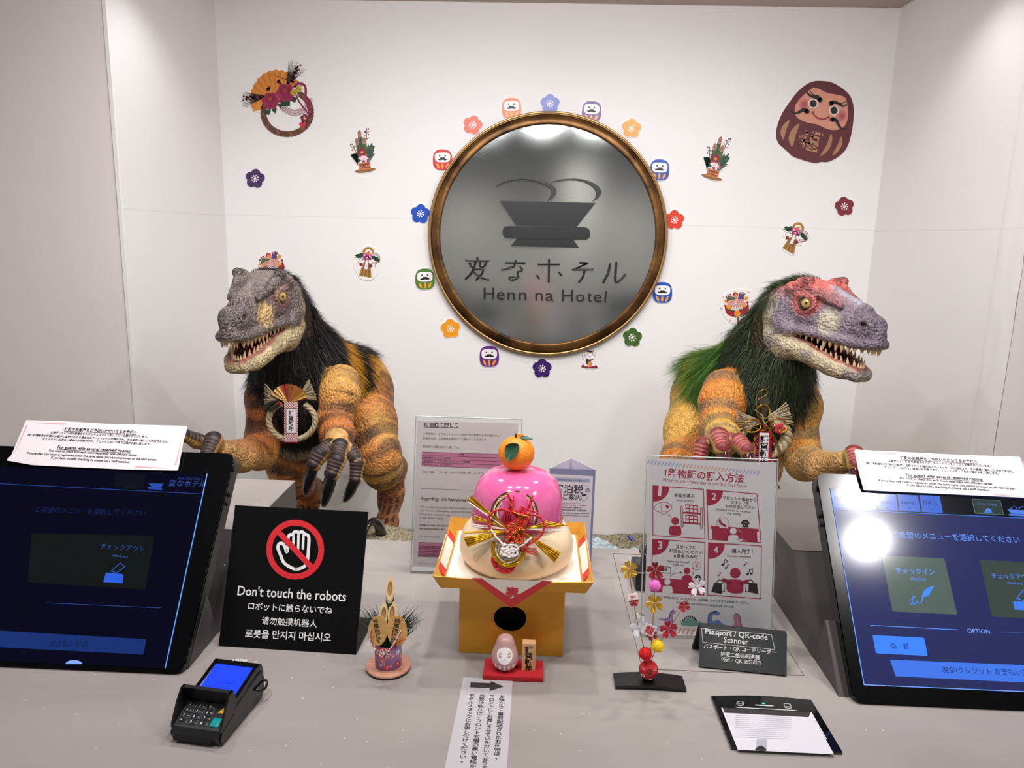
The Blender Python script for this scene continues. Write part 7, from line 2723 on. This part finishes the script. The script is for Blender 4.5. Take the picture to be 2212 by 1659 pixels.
def colA(Q, T, t):
    w = nz(Q, 9, 5) * .020 + nz(Q, 26, 6) * .010
    og, yl, dk, cr, bk = clin('#cc7a3e'), clin('#dda757'), clin('#2b2426'), clin('#d3b98c'), clin('#0d0b0c')
    C = mixc(np.tile(og, (len(Q), 1)), yl, sst(-.35, .5, nz(Q, 14, 7)))
    limb = np.isin(T, ['arm', 'leg', 'tail'])
    st_ = bands(Q, T, t + w * 1.6, {'arm': [(.015, .030), (.115, .022), (.190, .016), (.262, .014), (.33, .012), (.40, .012)], 'leg': [(.03, .022), (.10, .020), (.165, .017), (.225, .016), (.285, .018), (.35, .016), (.42, .014), (.49, .012)], 'tail': [(.05, .02), (.13, .02), (.21, .02), (.30, .02)]})
    C = mixc(C, dk, st_ * .93 * limb)
    # paler inside and underneath of the limbs
    C = mixc(C, cr, (T == 'arm') * sst(.55, .95, nz(Q, 7, 9) * .3 + sst(.20, .34, t)) * .65)
    C = np.where((T == 'toe')[:, None], mixc(np.tile(clin('#3c2f2b'), (len(Q), 1)), clin('#171314'), sst(-.2, .4, np.sin(Q[:, 2] * 420))), C)
    bare = (Q[:, 1] > 2.3) & (pxx(Q) > 790)
    C = np.where((np.isin(T, ['neck', 'torso']) & ~bare)[:, None], mixc(np.tile(bk, (len(Q), 1)), bk * 1.6, nz(Q, 20, 1)), C)
    C = np.where((T == 'belly')[:, None], mixc(np.tile(clin('#b9ab95'), (len(Q), 1)), bk, sst(1.005, 1.045, Q[:, 2] + .02 * nz(Q, 30, 3))), C)
    ft = (T == 'leg') & (t > .53)
    C = np.where(ft[:, None], mixc(np.tile(clin('#9a5b33'), (len(Q), 1)), clin('#1d1716'), sst(.0, .25, np.cos((Q[:, 0]) * 330)) * sst(-.4, .2, np.sin(Q[:, 2] * 330) + .6)), C)
    return C


A.body(pA, colA)


def fing(pts, rs, tip, up=None):
    d = dict(j=[q3(*p) for p in pts], r=rs, tip=q3(*tip))
    if up: d['up'] = up
    return d


DK = ('#2a2022', '#5f4c46')
A.hand(q3(728, 950, 1.965), .037, q3(727, 968, 1.94), [
    fing([(712, 966, 1.91), (690, 982, 1.885), (678, 1003, 1.87)], [.021, .021, .019], (661, 1072, 1.86)),
    fing([(735, 966, 1.90), (728, 995, 1.86), (718, 1022, 1.845)], [.0215, .021, .020], (699, 1096, 1.83)),
    fing([(757, 972, 1.92), (772, 998, 1.90), (768, 1035, 1.885)], [.018, .018, .017], (741, 1084, 1.87))], DK, '#c89c5e', M_claw, .08)
A.hand(q3(486, 974, 1.86), .029, q3(468, 968, 1.83), [
    fing([(462, 958, 1.80), (461, 952, 1.75), (448, 984, 1.715)], [.019, .020, .018], (444, 1015, 1.69)),
    fing([(452, 962, 1.82), (425, 952, 1.79), (398, 940, 1.76)], [.018, .0175, .016], (372, 975, 1.72)),
    fing([(466, 974, 1.84), (448, 990, 1.82), (436, 1005, 1.80)], [.015, .015, .013], (428, 1030, 1.77))], DK, '#b98a4e', M_claw, .05)
A.finish(M_headA, M_skinA)
A.eyes(1)
A.teeth(3)
# toe claws
for x, y, Y, dx in ((800, 1150, 2.12, -1), (832, 1200, 2.08, 0), (858, 1192, 2.12, 1)):
    mb = MB()
    if dx < 0:
        P_ = crom([q3(826, 1168, 2.17), q3(818, 1135, 2.13), q3(804, 1126, 2.10), q3(794, 1140, 2.07), q3(788, 1165, 2.05)], 4)
        mb.tube([V(p) for p in P_], [.020 * (1 - .9 * i / (len(P_) - 1)) for i in range(len(P_))], M_claw, 12)
    else:
        mb.tube([V(q3(x, y, Y)), V(q3(x + dx * 3, y + 8, Y - .04)), V(q3(x + dx * 5, y + 24, Y - .07))], [.016, .012, .002], M_claw, 12)
    mb.build('claw', A.root)


def sample(s, mask, n, seed):
    r = np.random.RandomState(seed)
    ids = np.where(mask)[0]
    p = s.fa[ids] / s.fa[ids].sum()
    ids = r.choice(ids, n, p=p)
    return s.fc[ids] + r.normal(0, .003, (n, 3)), s.fn[ids], r


def lay(N, g, r):
    """comb direction g turned into the surface"""
    g = np.broadcast_to(np.array(g, float), N.shape) + r.normal(0, .12, N.shape)
    d = g - N * (N * g).sum(1)[:, None]
    return d / np.maximum(np.linalg.norm(d, axis=1), 1e-6)[:, None]


def off_head(s):
    q = s.fc - s.T
    return ~((q @ s.f > -.385) & (q @ s.u < .085) & (q @ s.u > -.035))


MF_A = [fur_mat('fur_black', '#0b0a0b'), fur_mat('fur_brown_black', '#211a14'), fur_mat('fur_amber', '#b5781a'), fur_mat('fur_gold', '#cf962c')]


def head_fur(s, seed, n, mats, mi, ln):
    """crest from between the brows over the back of the skull"""
    r = np.random.RandomState(seed)
    Q = s.headQ
    # faces of the head
    F = s.F[0]
    c = Q[F].mean(1)
    cr = np.cross(Q[F[:, 2]] - Q[F[:, 0]], Q[F[:, 3]] - Q[F[:, 1]])
    ar = np.linalg.norm(cr, axis=1)
    nn = cr / np.maximum(ar, 1e-12)[:, None]
    m = ((c[:, 2] > .128) & (c[:, 0] < -.245) & (np.abs(c[:, 1]) < .046 + .25 * np.clip(-.245 - c[:, 0], 0, .1))) | ((c[:, 0] < -.335) & (c[:, 2] > .085)) | ((c[:, 0] < -.372) & (c[:, 2] > .0))
    ids = np.where(m)[0]
    ids = r.choice(ids, n, p=ar[ids] / ar[ids].sum())
    P = s.T + c[ids] @ np.stack([s.f, s.l, s.u])
    N = nn[ids] @ np.stack([s.f, s.l, s.u])
    D = lay(N, -s.f * .8 + np.array((0, 0, -.25)), r)
    return P, N, D, ln * r.uniform(.6, 1.15, n), mi


def coat(s, n, seed, zones, mats, extra):
    P, N, r = sample(s, np.isin(s.ft, zones), n, seed)
    return P, N, r


zA = np.isin(A.ft, ['neck', 'torso']) | ((A.ft == 'belly') & (A.fc[:, 2] > 1.03))
zA &= ~((A.fc[:, 1] > 2.3) & (pxx(A.fc) > 796)) & off_head(A)
P, N, r = sample(A, zA, 62000, 11)
g = np.where((P[:, 1] > 2.26)[:, None], np.array((.35, .45, -.75)), np.array((0, .1, -1.0)))
side = (P[:, 0] > -.56) & (N[:, 0] > .05)
g = np.where((side & (N[:, 2] < .6) & (P[:, 1] > 2.2))[:, None], np.array((-.05, .12, -1.0)), g)
D = lay(N, g, r)
N = np.where((side & (N[:, 2] < .6))[:, None], N * .45, N)   # flank hair lies close, towards the middle of the room
back = P[:, 1] > 2.22
Ln = np.where(side & back, .115, np.where(back, .07, .055)) * r.uniform(.6, 1.2, len(P))
stripe = np.sin(P[:, 1] * 34 + P[:, 0] * 22 + nz(P, 20, 2) * 1.2)
am = back & (N[:, 0] > .12) & ((stripe > .25) | ((P[:, 2] < 1.12) & side)) & (N[:, 2] < .80)
mi = np.where(am, np.where(r.rand(len(P)) < .45, 3, 2), np.where(r.rand(len(P)) < .7, 0, 1))
h = head_fur(A, 5, 9000, MF_A, 0, .045)
fur('fur', A.root, np.concatenate([P, h[0]]), np.concatenate([N, h[1]]), np.concatenate([D, h[2]]), np.concatenate([Ln, h[3]]), np.full(len(P) + len(h[0]), .0017), np.concatenate([mi, np.where(np.random.RandomState(2).rand(len(h[0])) < .8, 0, 1)]), MF_A)

# ================================================================= green-maned dinosaur on the right
B = Dino('robot_dinosaur', 'robot dinosaur with a green mane and coral red crown on the right', 'dinosaur', tip_at(1903, 752, 1.786), radians(22.4), radians(-.7), radians(-1.0), PAL_B, (.42, 2.35, .62))
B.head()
pB = []
pB += [prim(tuple(B.hw((-.325, 0, .075))), q3(1650, 745, 2.20), .070, .090, 'neck', k=.05), prim(tuple(B.hw((-.30, 0, -.01))), q3(1665, 830, 2.14), .060, .100, 'neck', k=.05)]
pB += [prim(q3(1655, 810, 2.22), q3(1662, 900, 2.18), .115, .105, 'torso', k=.06)]
pB += [prim(q3(1640, 810, 2.26), q3(1540, 850, 2.50), .118, .125, 'torso', k=.06), prim(q3(1640, 880, 2.24), q3(1560, 910, 2.48), .10, .11, 'torso', k=.06)]
pB += chain([(1540, 850, 2.50, .12), (1530, 910, 2.70, .07), (1500, 1000, 2.86, .03)], 'tail', k=.05)
pB += chain([(1502, 865, 2.46, .080), (1490, 930, 2.36, .076), (1475, 1000, 2.26, .064), (1472, 1040, 2.30, .055), (1450, 1080, 2.42, .042), (1455, 1130, 2.36, .034), (1460, 1172, 2.26, .040)], 'leg', .05, .04)
pB += chain([(1620, 890, 2.46, .080), (1640, 960, 2.34, .076), (1640, 1010, 2.28, .062), (1625, 1060, 2.40, .044), (1620, 1120, 2.36, .034), (1622, 1172, 2.28, .040)], 'leg', .12, .04)
pB += chain([(1562, 842, 2.14, .060), (1560, 870, 2.10, .062), (1556, 925, 2.04, .054), (1562, 945, 1.96, .042), (1566, 955, 1.92, .036)], 'arm', .04, .028)
pB += chain([(1728, 850, 2.16, .052), (1733, 880, 2.13, .052), (1730, 960, 2.09, .045), (1738, 1000, 2.05, .047), (1780, 1010, 1.93, .040), (1826, 996, 1.82, .028)], 'arm', .08, .028)
for cx_, cy_, cY in ((1460, 1172, 2.26), (1622, 1172, 2.28)):
    for dx in (-24, 0, 24):
        pB += [prim(q3(cx_, cy_, cY), q3(cx_ + dx, cy_ + 22, cY - .12), .032, .022, 'toe', k=.02)]


def colB(Q, T, t):
    w = nz(Q, 9, 2) * .022 + nz(Q, 26, 3) * .010
    og, yl, dk, cr, gn = clin('#cf7c30'), clin('#dba94e'), clin('#5c5a48'), clin('#c9b27f'), clin('#101a0b')
    C = mixc(np.tile(og, (len(Q), 1)), yl, sst(-.3, .5, nz(Q, 13, 1)))
    limb = np.isin(T, ['arm', 'leg', 'tail'])
    C = mixc(C, dk, bands(Q, T, t + w * 1.5, {'arm': [(.02, .024), (.125, .014), (.205, .016), (.285, .012), (.36, .010)], 'leg': [(.02, .018), (.085, .016), (.15, .014), (.22, .016), (.29, .014), (.36, .014)], 'tail': [(.05, .02), (.13, .02), (.21, .02)]}) * .85)
    C = mixc(C, yl, (T == 'leg') * sst(1.05, 1.2, Q[:, 2]) * .5)
    C = mixc(C, cr, (T == 'arm') * sst(.24, .36, t) * .55)
    C = np.where((T == 'toe')[:, None], mixc(np.tile(clin('#8a3a36'), (len(Q), 1)), clin('#5d2423'), sst(-.2, .4, np.sin(Q[:, 2] * 420))), C)
    bare = (Q[:, 1] > 2.3) & (pxx(Q) < 1498)
    C = np.where((np.isin(T, ['neck', 'torso']) & ~bare)[:, None], mixc(np.tile(gn, (len(Q), 1)), clin('#2a4012'), sst(2.28, 2.4, Q[:, 1])), C)
    return C


B.body(pB, colB)
RDK = ('#7d302f', '#c06a66')
M_clawB = mat('oxblood_claw', '#43181a', .16, coat=.5)
B.hand(q3(1565, 950, 1.93), .038, q3(1566, 958, 1.90), [
    fing([(1540, 955, 1.88), (1518, 962, 1.855), (1510, 992, 1.84)], [.020, .019, .017], (1508, 1040, 1.83)),
    fing([(1553, 948, 1.86), (1552, 944, 1.82), (1560, 968, 1.785)], [.022, .022, .021], (1570, 1030, 1.76)),
    fing([(1580, 955, 1.87), (1595, 956, 1.83), (1613, 972, 1.80)], [.021, .021, .020], (1618, 1035, 1.77))], RDK, '#b79a5c', M_clawB, .06)
B.hand(q3(1820, 998, 1.835), .028, q3(1838, 992, 1.81), [
    fing([(1842, 984, 1.79), (1845, 982, 1.74), (1848, 1004, 1.71)], [.019, .020, .018], (1852, 1040, 1.69)),
    fing([(1856, 990, 1.80), (1875, 990, 1.77), (1895, 1000, 1.74)], [.018, .017, .015], (1905, 1040, 1.71)),
    fing([(1838, 1004, 1.82), (1850, 1018, 1.80), (1862, 1030, 1.78)], [.015, .015, .013], (1868, 1050, 1.75))], RDK, '#b79a5c', M_clawB, .05)
B.finish(M_headB, M_skinB)
B.eyes(-1)
B.teeth(8)
MF_B = [fur_mat('fur_dark_green', '#1a2311'), fur_mat('fur_moss', '#34431f'), fur_mat('fur_green', '#456a20'), fur_mat('fur_lime', '#828c2a'), fur_mat('fur_bright_green', '#39702c')]
P, N, r = sample(B, np.isin(B.ft, ['neck', 'torso']) & ~((B.fc[:, 1] > 2.46) & (B.fc[:, 0] < .50)) & off_head(B) & ~((B.fc[:, 1] > 2.3) & (pxx(B.fc) < 1492)), 62000, 12)
g = np.where((P[:, 1] > 2.26)[:, None], np.array((-.35, .45, -.75)), np.array((0, .1, -1.0)))
side = (P[:, 0] < .62) & (N[:, 0] < -.05)
g = np.where((side & (N[:, 2] < .6) & (P[:, 1] > 2.2))[:, None], np.array((.05, .12, -1.0)), g)
D = lay(N, g, r)
N = np.where((side & (N[:, 2] < .6))[:, None], N * .45, N)
back = P[:, 1] > 2.24
Ln = np.where(side & back, .110, np.where(back, .07, .058)) * r.uniform(.6, 1.2, len(P))
rv = r.rand(len(P))
lime = sst(-.1, .6, np.sin(P[:, 1] * 26 - P[:, 0] * 20 + nz(P, 18, 2)) + .6 * (1.22 - P[:, 2]) * 6)
mi = np.where((P[:, 1] > 2.24) & (N[:, 0] < .35), np.where(rv < .55 * lime, 3, np.where(rv < .8, 2, 4)), np.where(rv < .6, 0, 1))
h = head_fur(B, 6, 9000, MF_B, 0, .052)
fur('fur', B.root, np.concatenate([P, h[0]]), np.concatenate([N, h[1]]), np.concatenate([D, h[2]]), np.concatenate([Ln, h[3]]), np.full(len(P) + len(h[0]), .0017), np.concatenate([mi, np.where(np.random.RandomState(3).rand(len(h[0])) < .55, 0, 1)]), MF_B)

# ------------------------------------------------------------------ New Year straw wreaths hung on the dinosaurs' chests
M_straw = mat('pale_straw', '#b3a184', .7, var=(60, '#8f7d60', (1, 1, 1)))
M_straw2 = mat('dark_straw', '#4a4234', .75)
M_rope = mat('straw_rope', '#b9a988', .7, var=(140, '#93825f', (1, 1, 1)))
M_leafd = mat('dark_leaf', '#1e2c1c', .45)
M_berry = mat('red_berry', '#b3202c', .25)
M_goldw = mat('gold_wire_cord', '#b8862a', .28, metal=.8)
rw = random.Random(9)


class Hang:
    """points read off the photograph, set on the upright plane where the ornament hangs; d = distance in front of it"""

    def __init__(s, rx, ry, k, Y): s.rx, s.ry, s.k, s.Y = rx, ry, k, Y

    def __call__(s, x, y, d=0): return at(s.rx + x * s.k, s.ry + y * s.k, Y=s.Y) + V((0, -d, 0))

    def mm(s, px): return px * s.k * s.Y / FPX


def rope(mb, h, pts, r, m, turns, strands=3, sm=5, d=0.0):
    P = [V(h(x, y, d)) for x, y in crom(pts, sm)]
    n = len(P)
    for q in range(strands):
        S_ = []
        for i in range(n):
            T = (P[min(n - 1, i + 1)] - P[max(0, i - 1)]).normalized()
            u = T.cross(V((0, 1, 0))).normalized()
            a = 2 * pi * (turns * i / n + q / strands)
            S_.append(P[i] + (u * cos(a) + V((0, 1, 0)) * sin(a)) * r * .52)
        mb.tube(S_, r * .62, m, 8)


def straws(mb, h, root, ends, n, m, r=.0011, d=.0, spread=.010):
    for i in range(n):
        f = (i + rw.uniform(-.3, .3)) / max(1, n - 1)
        e = (ends[0][0] + (ends[1][0] - ends[0][0]) * f + rw.uniform(-14, 14), ends[0][1] + (ends[1][1] - ends[0][1]) * f)
        R = (root[0] + rw.uniform(-10, 10), root[1] + (f - .5) * 70)
        dd = d + rw.uniform(-spread, spread) * .5
        A_, B_ = h(R[0], R[1], d), h(e[0], e[1], dd)
        mid = (A_ + B_) / 2 + V((0, -.003, 0))
        mb.tube([A_, mid, B_], r, m, 5)


h = Hang(560, 810, 140 / 1452, 1.958)
wa = thing('straw_wreath', 'round straw rope wreath with a red and gold paper fan on the black-maned dinosaur', 'wreath', h(735, 1000))
mb = MB()
rope(mb, h, [(735 + 520 * cos(a), 1025 + 430 * sin(a)) for a in [-1.0 + i * (2 * pi - 1.05) / 15 for i in range(16)]], h.mm(66), M_rope, 7)
mb.build('rope_ring', wa)
for root, ends in (((430, 520), ((150, 190), (130, 750))), ((930, 470), ((1135, 90), (1315, 560)))):
    mb = MB()
    straws(mb, h, root, ends, 34, M_straw, .0011, .006)
    mb.build('straw_bundle', wa)
mb = MB()
FC = ['#9c5b2e', '#b98336', '#8c4a28', '#c79a45', '#a06a35', '#d0b055', '#b89048', '#8e2326', '#a62a2a', '#7c3a26', '#a5703a', '#8f5a30', '#a8322c', '#b0763c']
N_ = 22
ctr_ = (690, 612)
for i in range(N_):
    a0, a1 = radians(202 + 146 * i / N_), radians(202 + 146 * (i + 1) / N_)
    r = 432
    z0, z1 = (.012, .018) if i % 2 == 0 else (.018, .012)
    m = mat('fan_paper_' + FC[i % 14][1:], FC[i % 14], .4)
    A_, B_ = h(ctr_[0] + r * cos(a0), ctr_[1] + r * sin(a0), z0), h(ctr_[0] + r * cos(a1), ctr_[1] + r * sin(a1), z1)
    C_ = h(ctr_[0], ctr_[1], .014)
    mb.add([C_, A_, B_], [[0, 1, 2]], m)
    mb.add([p + V((0, .0006, 0)) for p in (C_, A_, B_)], [[2, 1, 0]], m)
mb.build('paper_fan', wa)
for pts in ([(140, 665), (230, 600), (340, 560), (450, 550), (400, 590), (300, 640), (200, 690)], [(240, 800), (300, 710), (400, 640), (520, 600), (480, 670), (390, 740), (310, 790)]):
    MB().prism([h(x, y, .013) for x, y in crom(pts, 3, True)], M_leafd, (0, .0008, 0)).build('leaf', wa)
for x, y in ((450, 617), (514, 622), (480, 580)):
    MB().ball(h(x, y, .017), h.mm(27), M_berry, seg=12).build('berry', wa)
q = Ink(560, 810, 140 / 1452, (0, 1.958 - .014, 0), (0, -1, 0), .0002)
q.slab([(560, 598), (868, 598), (864, 1526), (562, 1512)], mat('red_check_paper', '#a3182f', .5), .0008)
q.P0 = V((0, 1.958 - .0148, 0))
cw = 28
for j in range(33):
    for i in range(11):
        if (i + j) % 2 == 0:
            x, y = 562 + i * cw, 600 + j * cw
            if y + cw < 1518: q.rect(x, y, min(x + cw, 866), y + cw, ink('#ece4e6'), 1)
q.rect(596, 748, 832, 1312, ink('#6e1626'), 2)
q.rect(610, 760, 820, 1298, ink('#e6dfe2'), 3)
q.vtext('謹賀新年', (716, 790), (714, 1265), ink('#15110f'), 4, .02, sx=1.0)
q.build('greeting_strip', wa)

h = Hang(1570, 830, 160 / 1106, 1.965)
wb = thing('straw_wreath', 'straw wreath with gold cord bows and a red blossom on the green-maned dinosaur', 'wreath', h(560, 800))
mb = MB()
rope(mb, h, [(420, 560), (290, 690), (215, 780), (185, 880), (240, 960)], h.mm(48), M_rope, 3)
rope(mb, h, [(700, 560), (830, 640), (890, 740), (875, 860), (800, 960), (700, 1030), (560, 1040)], h.mm(82), M_rope, 2.6)
mb.build('rope_ring', wb)
mb = MB(); straws(mb, h, (470, 560), ((150, 395), (155, 690)), 30, M_straw, .0012, .004); mb.build('straw_bundle', wb)
mb = MB(); straws(mb, h, (620, 500), ((895, 265), (980, 600)), 30, M_straw, .0012, .004); mb.build('straw_bundle', wb)
mb = MB(); straws(mb, h, (545, 480), ((455, 205), (640, 205)), 26, M_straw2, .0015, .000); mb.build('dark_straw_bundle', wb)
mb = MB(); straws(mb, h, (660, 1300), ((595, 1570), (775, 1550)), 26, M_straw2, .0012, .004)
straws(mb, h, (640, 1310), ((600, 1540), (740, 1540)), 10, M_straw, .0010, .007)
mb.build('tassel', wb)
mb = MB()
for i in range(14):
    x = 720 + rw.uniform(0, 90)
    mb.tube([h(720 + i * 5, 960, .008), h(x, 1150, .006), h(x + rw.uniform(-20, 40), 1250 + rw.uniform(0, 150), .004)], .0004, M_straw, 4)
tag(mb.build('loose_fibres', wb), kind='stuff')
mb = MB()
for cx_, cy_, rx_, ry_, rot in ((350, 600, 135, 100, -.15), (350, 600, 128, 92, -.1), (518, 385, 102, 110, 0), (518, 385, 95, 104, .05), (745, 590, 130, 108, .25), (745, 590, 122, 100, .2), (480, 620, 80, 45, .2), (600, 590, 80, 55, -.3)):
    P = []
    for i in range(30):
        a = 2 * pi * i / 30
        u_, v_ = rx_ * cos(a), ry_ * sin(a)
        P.append(h(cx_ + u_ * cos(rot) - v_ * sin(rot), cy_ + u_ * sin(rot) + v_ * cos(rot), .016 + .004 * sin(a * 2)))
    mb.tube(P, .0013, M_goldw, 6, closed=True)
mb.tube([h(x, y, .014) for x, y in crom([(560, 600), (450, 740), (350, 890)], 4)], .0022, M_goldw, 6)
for dx in (0, 18, 36):
    mb.tube([h(x, y, .016) for x, y in crom([(570, 590), (650 + dx, 760), (740 + dx, 960), (790 + dx, 1180)], 4)], .0010, M_goldw, 6)
mb.tube([h(x, y, .012) for x, y in crom([(520, 560), (430, 330), (420, 190), (470, 100), (540, 62), (592, 95), (560, 150), (445, 215)], 5)], .0008, M_goldw, 6)
mb.build('gold_cord_bow', wb)
mb = MB()
mb.tube([h(x, y, .022) for x, y in crom([(378, 352), (440, 400), (500, 450), (510, 520), (540, 575)], 4)], [.0010] * 6 + [.0022] * 11, mat('silver_cord', '#b7aaa2', .3, metal=.5), 6)
mb.ball(h(555, 600, .020), h.mm(22), M_berry, seg=12)
mb.build('crane_knot', wb)
mb = MB()
for i in range(5):
    a = -pi / 2 + .35 + i * 2 * pi / 5
    c = h(755 + 48 * cos(a), 640 + 48 * sin(a), .018)
    mb.ball(c, h.mm(42), mat('red_silk_petal', '#b8303f', .5), (1, .28, 1), 12)
for i in range(9):
    a = i * 2 * pi / 9
    mb.tube([h(755, 640, .022), h(755 + 42 * cos(a), 640 + 42 * sin(a), .026)], .0006, M_goldw, 4)
mb.build('red_blossom', wb)
q = Ink(1570, 830, 160 / 1106, (0, 1.965 - .012, 0), (0, -1, 0), .0002)
q.slab([(420, 740), (690, 740), (742, 1345), (400, 1345)], mat('black_print_cloth', '#17120f', .6), .001)
q.P0 = V((0, 1.965 - .013, 0))
for i in range(90):
    y = rw.uniform(770, 1320)
    x = rw.choice((rw.uniform(418, 470), rw.uniform(640, 715))) if y < 1230 else rw.uniform(560, 730)
    r = rw.uniform(12, 24)
    c = rw.choice(('#a3283a', '#b8344a', '#d9cfc6', '#b8344a', '#c59a3c'))
    q.ell(x, y, r, r, ink(c), 1 + i % 3, n=10)
    q.ell(x, y, r * .4, r * .4, ink('#1a1412' if c != '#17120f' else '#d9cfc6'), 5, n=8)
for j in range(5):
    for i in range(3):
        if (i + j) % 2 == 0: q.rect(560 + i * 18, 1245 + j * 18, 578 + i * 18, 1263 + j * 18, ink('#e4dedb'), 4)
q.build('patterned_cloth', wb)
q = Ink(1570, 830, 160 / 1106, (0, 1.965 - .0165, 0), (0, -1, 0), .0002)
q.slab([(478, 700), (668, 705), (655, 1238), (455, 1222)], mat('red_board', '#9c1c30', .45), .0018)
q.P0 = V((0, 1.965 - .0183, 0))
q.poly([(492, 722), (632, 728), (612, 1225), (478, 1215)], ink('#e4dce0'), 1)
q.vtext('謹賀新年', (562, 760), (548, 1185), ink('#120f0e'), 2, .035, sx=1.15)
q.rect(496, 1178, 520, 1200, ink('#b52a3a'), 2)
q.build('greeting_board', wb)

# ------------------------------------------------------------------ sand bed and stones behind the counter
M_sand = mat('speckled_sand', '#b9ad8c', .9, var=(150, '#3b382f'), bump=(120, .9))


def ground(x, y):
    z = .36 + .04 * noise.noise(V((x * 3, y * 3, 0)))
    for cx_, cy_, sx_, sy_, hh in ((-.46, 2.20, .30, .24, .275), (-.62, 2.22, .26, .24, .05), (.46, 2.20, .34, .24, .285)):
        z += hh * exp(-((x - cx_) / sx_) ** 2 - ((y - cy_) / sy_) ** 4)
    return z + .010 * noise.noise(V((x * 16, y * 16, 2)))


mb = MB()
nx, ny = 130, 84
vs = []
for j in range(ny + 1):
    for i in range(nx + 1):
        x, y = -1.255 + 2.555 * i / nx, 1.42 + 1.575 * j / ny
        vs.append((x, y, ground(x, y)))
mb.add(vs, [[j * (nx + 1) + i, j * (nx + 1) + i + 1, (j + 1) * (nx + 1) + i + 1, (j + 1) * (nx + 1) + i] for j in range(ny) for i in range(nx)], M_sand, True)
tag(mb.build('sand', None, (0, 2.2, .36)), 'speckled sand bed the dinosaurs stand on behind the counter', 'sand', kind='stuff')
M_rock = mat('pale_blue_granite', '#b9c6cc', .8, var=(70, '#6f7a80'), bump=(60, 1.0))


def boulder(c, r, seed, name, label, m):
    b = bmesh.new()
    bmesh.ops.create_icosphere(b, subdivisions=5, radius=1)
    for v in b.verts:
        p = v.co.copy()
        k_ = 1 + .16 * noise.noise(p * 1.6 + V((seed, 0, 0))) + .05 * noise.noise(p * 5 + V((seed, 3, 0))) + .018 * noise.noise(p * 17)
        v.co = V((p.x * r[0], p.y * r[1], p.z * r[2])) * k_
    mb = MB().bm(b, m, Matrix.Translation(c), True)
    return tag(mb.build(name, None, V(c)), label, 'rock')


boulder((.155, 2.15, .50), (.17, .13, .215), 2.0, 'boulder', 'pale blue speckled boulder behind the counter between the two dinosaurs', M_rock)
boulder((.315, 2.12, .50), (.13, .12, .165), 7.0, 'boulder', 'lower pale blue boulder at the edge of the crimson purchase poster', M_rock)
boulder((-.235, 2.10, .50), (.075, .10, .19), 4.0, 'boulder', 'small speckled stone beside the foot of the black-maned dinosaur', mat('tan_granite', '#aea486', .85, var=(110, '#33322c'), bump=(90, 1.0)))
a_, b_ = at(1356, 1157, Y=1.985), at(1368, 1168, Y=1.975)
tag(MB().tube([a_, a_.lerp(b_, .5), b_], [.0045, .004, .005], mat('blue_plastic', '#1b2f9c', .35), 8).build('blue_stick', None, a_), 'tiny bright blue stick lying on the pale boulder', 'stick')
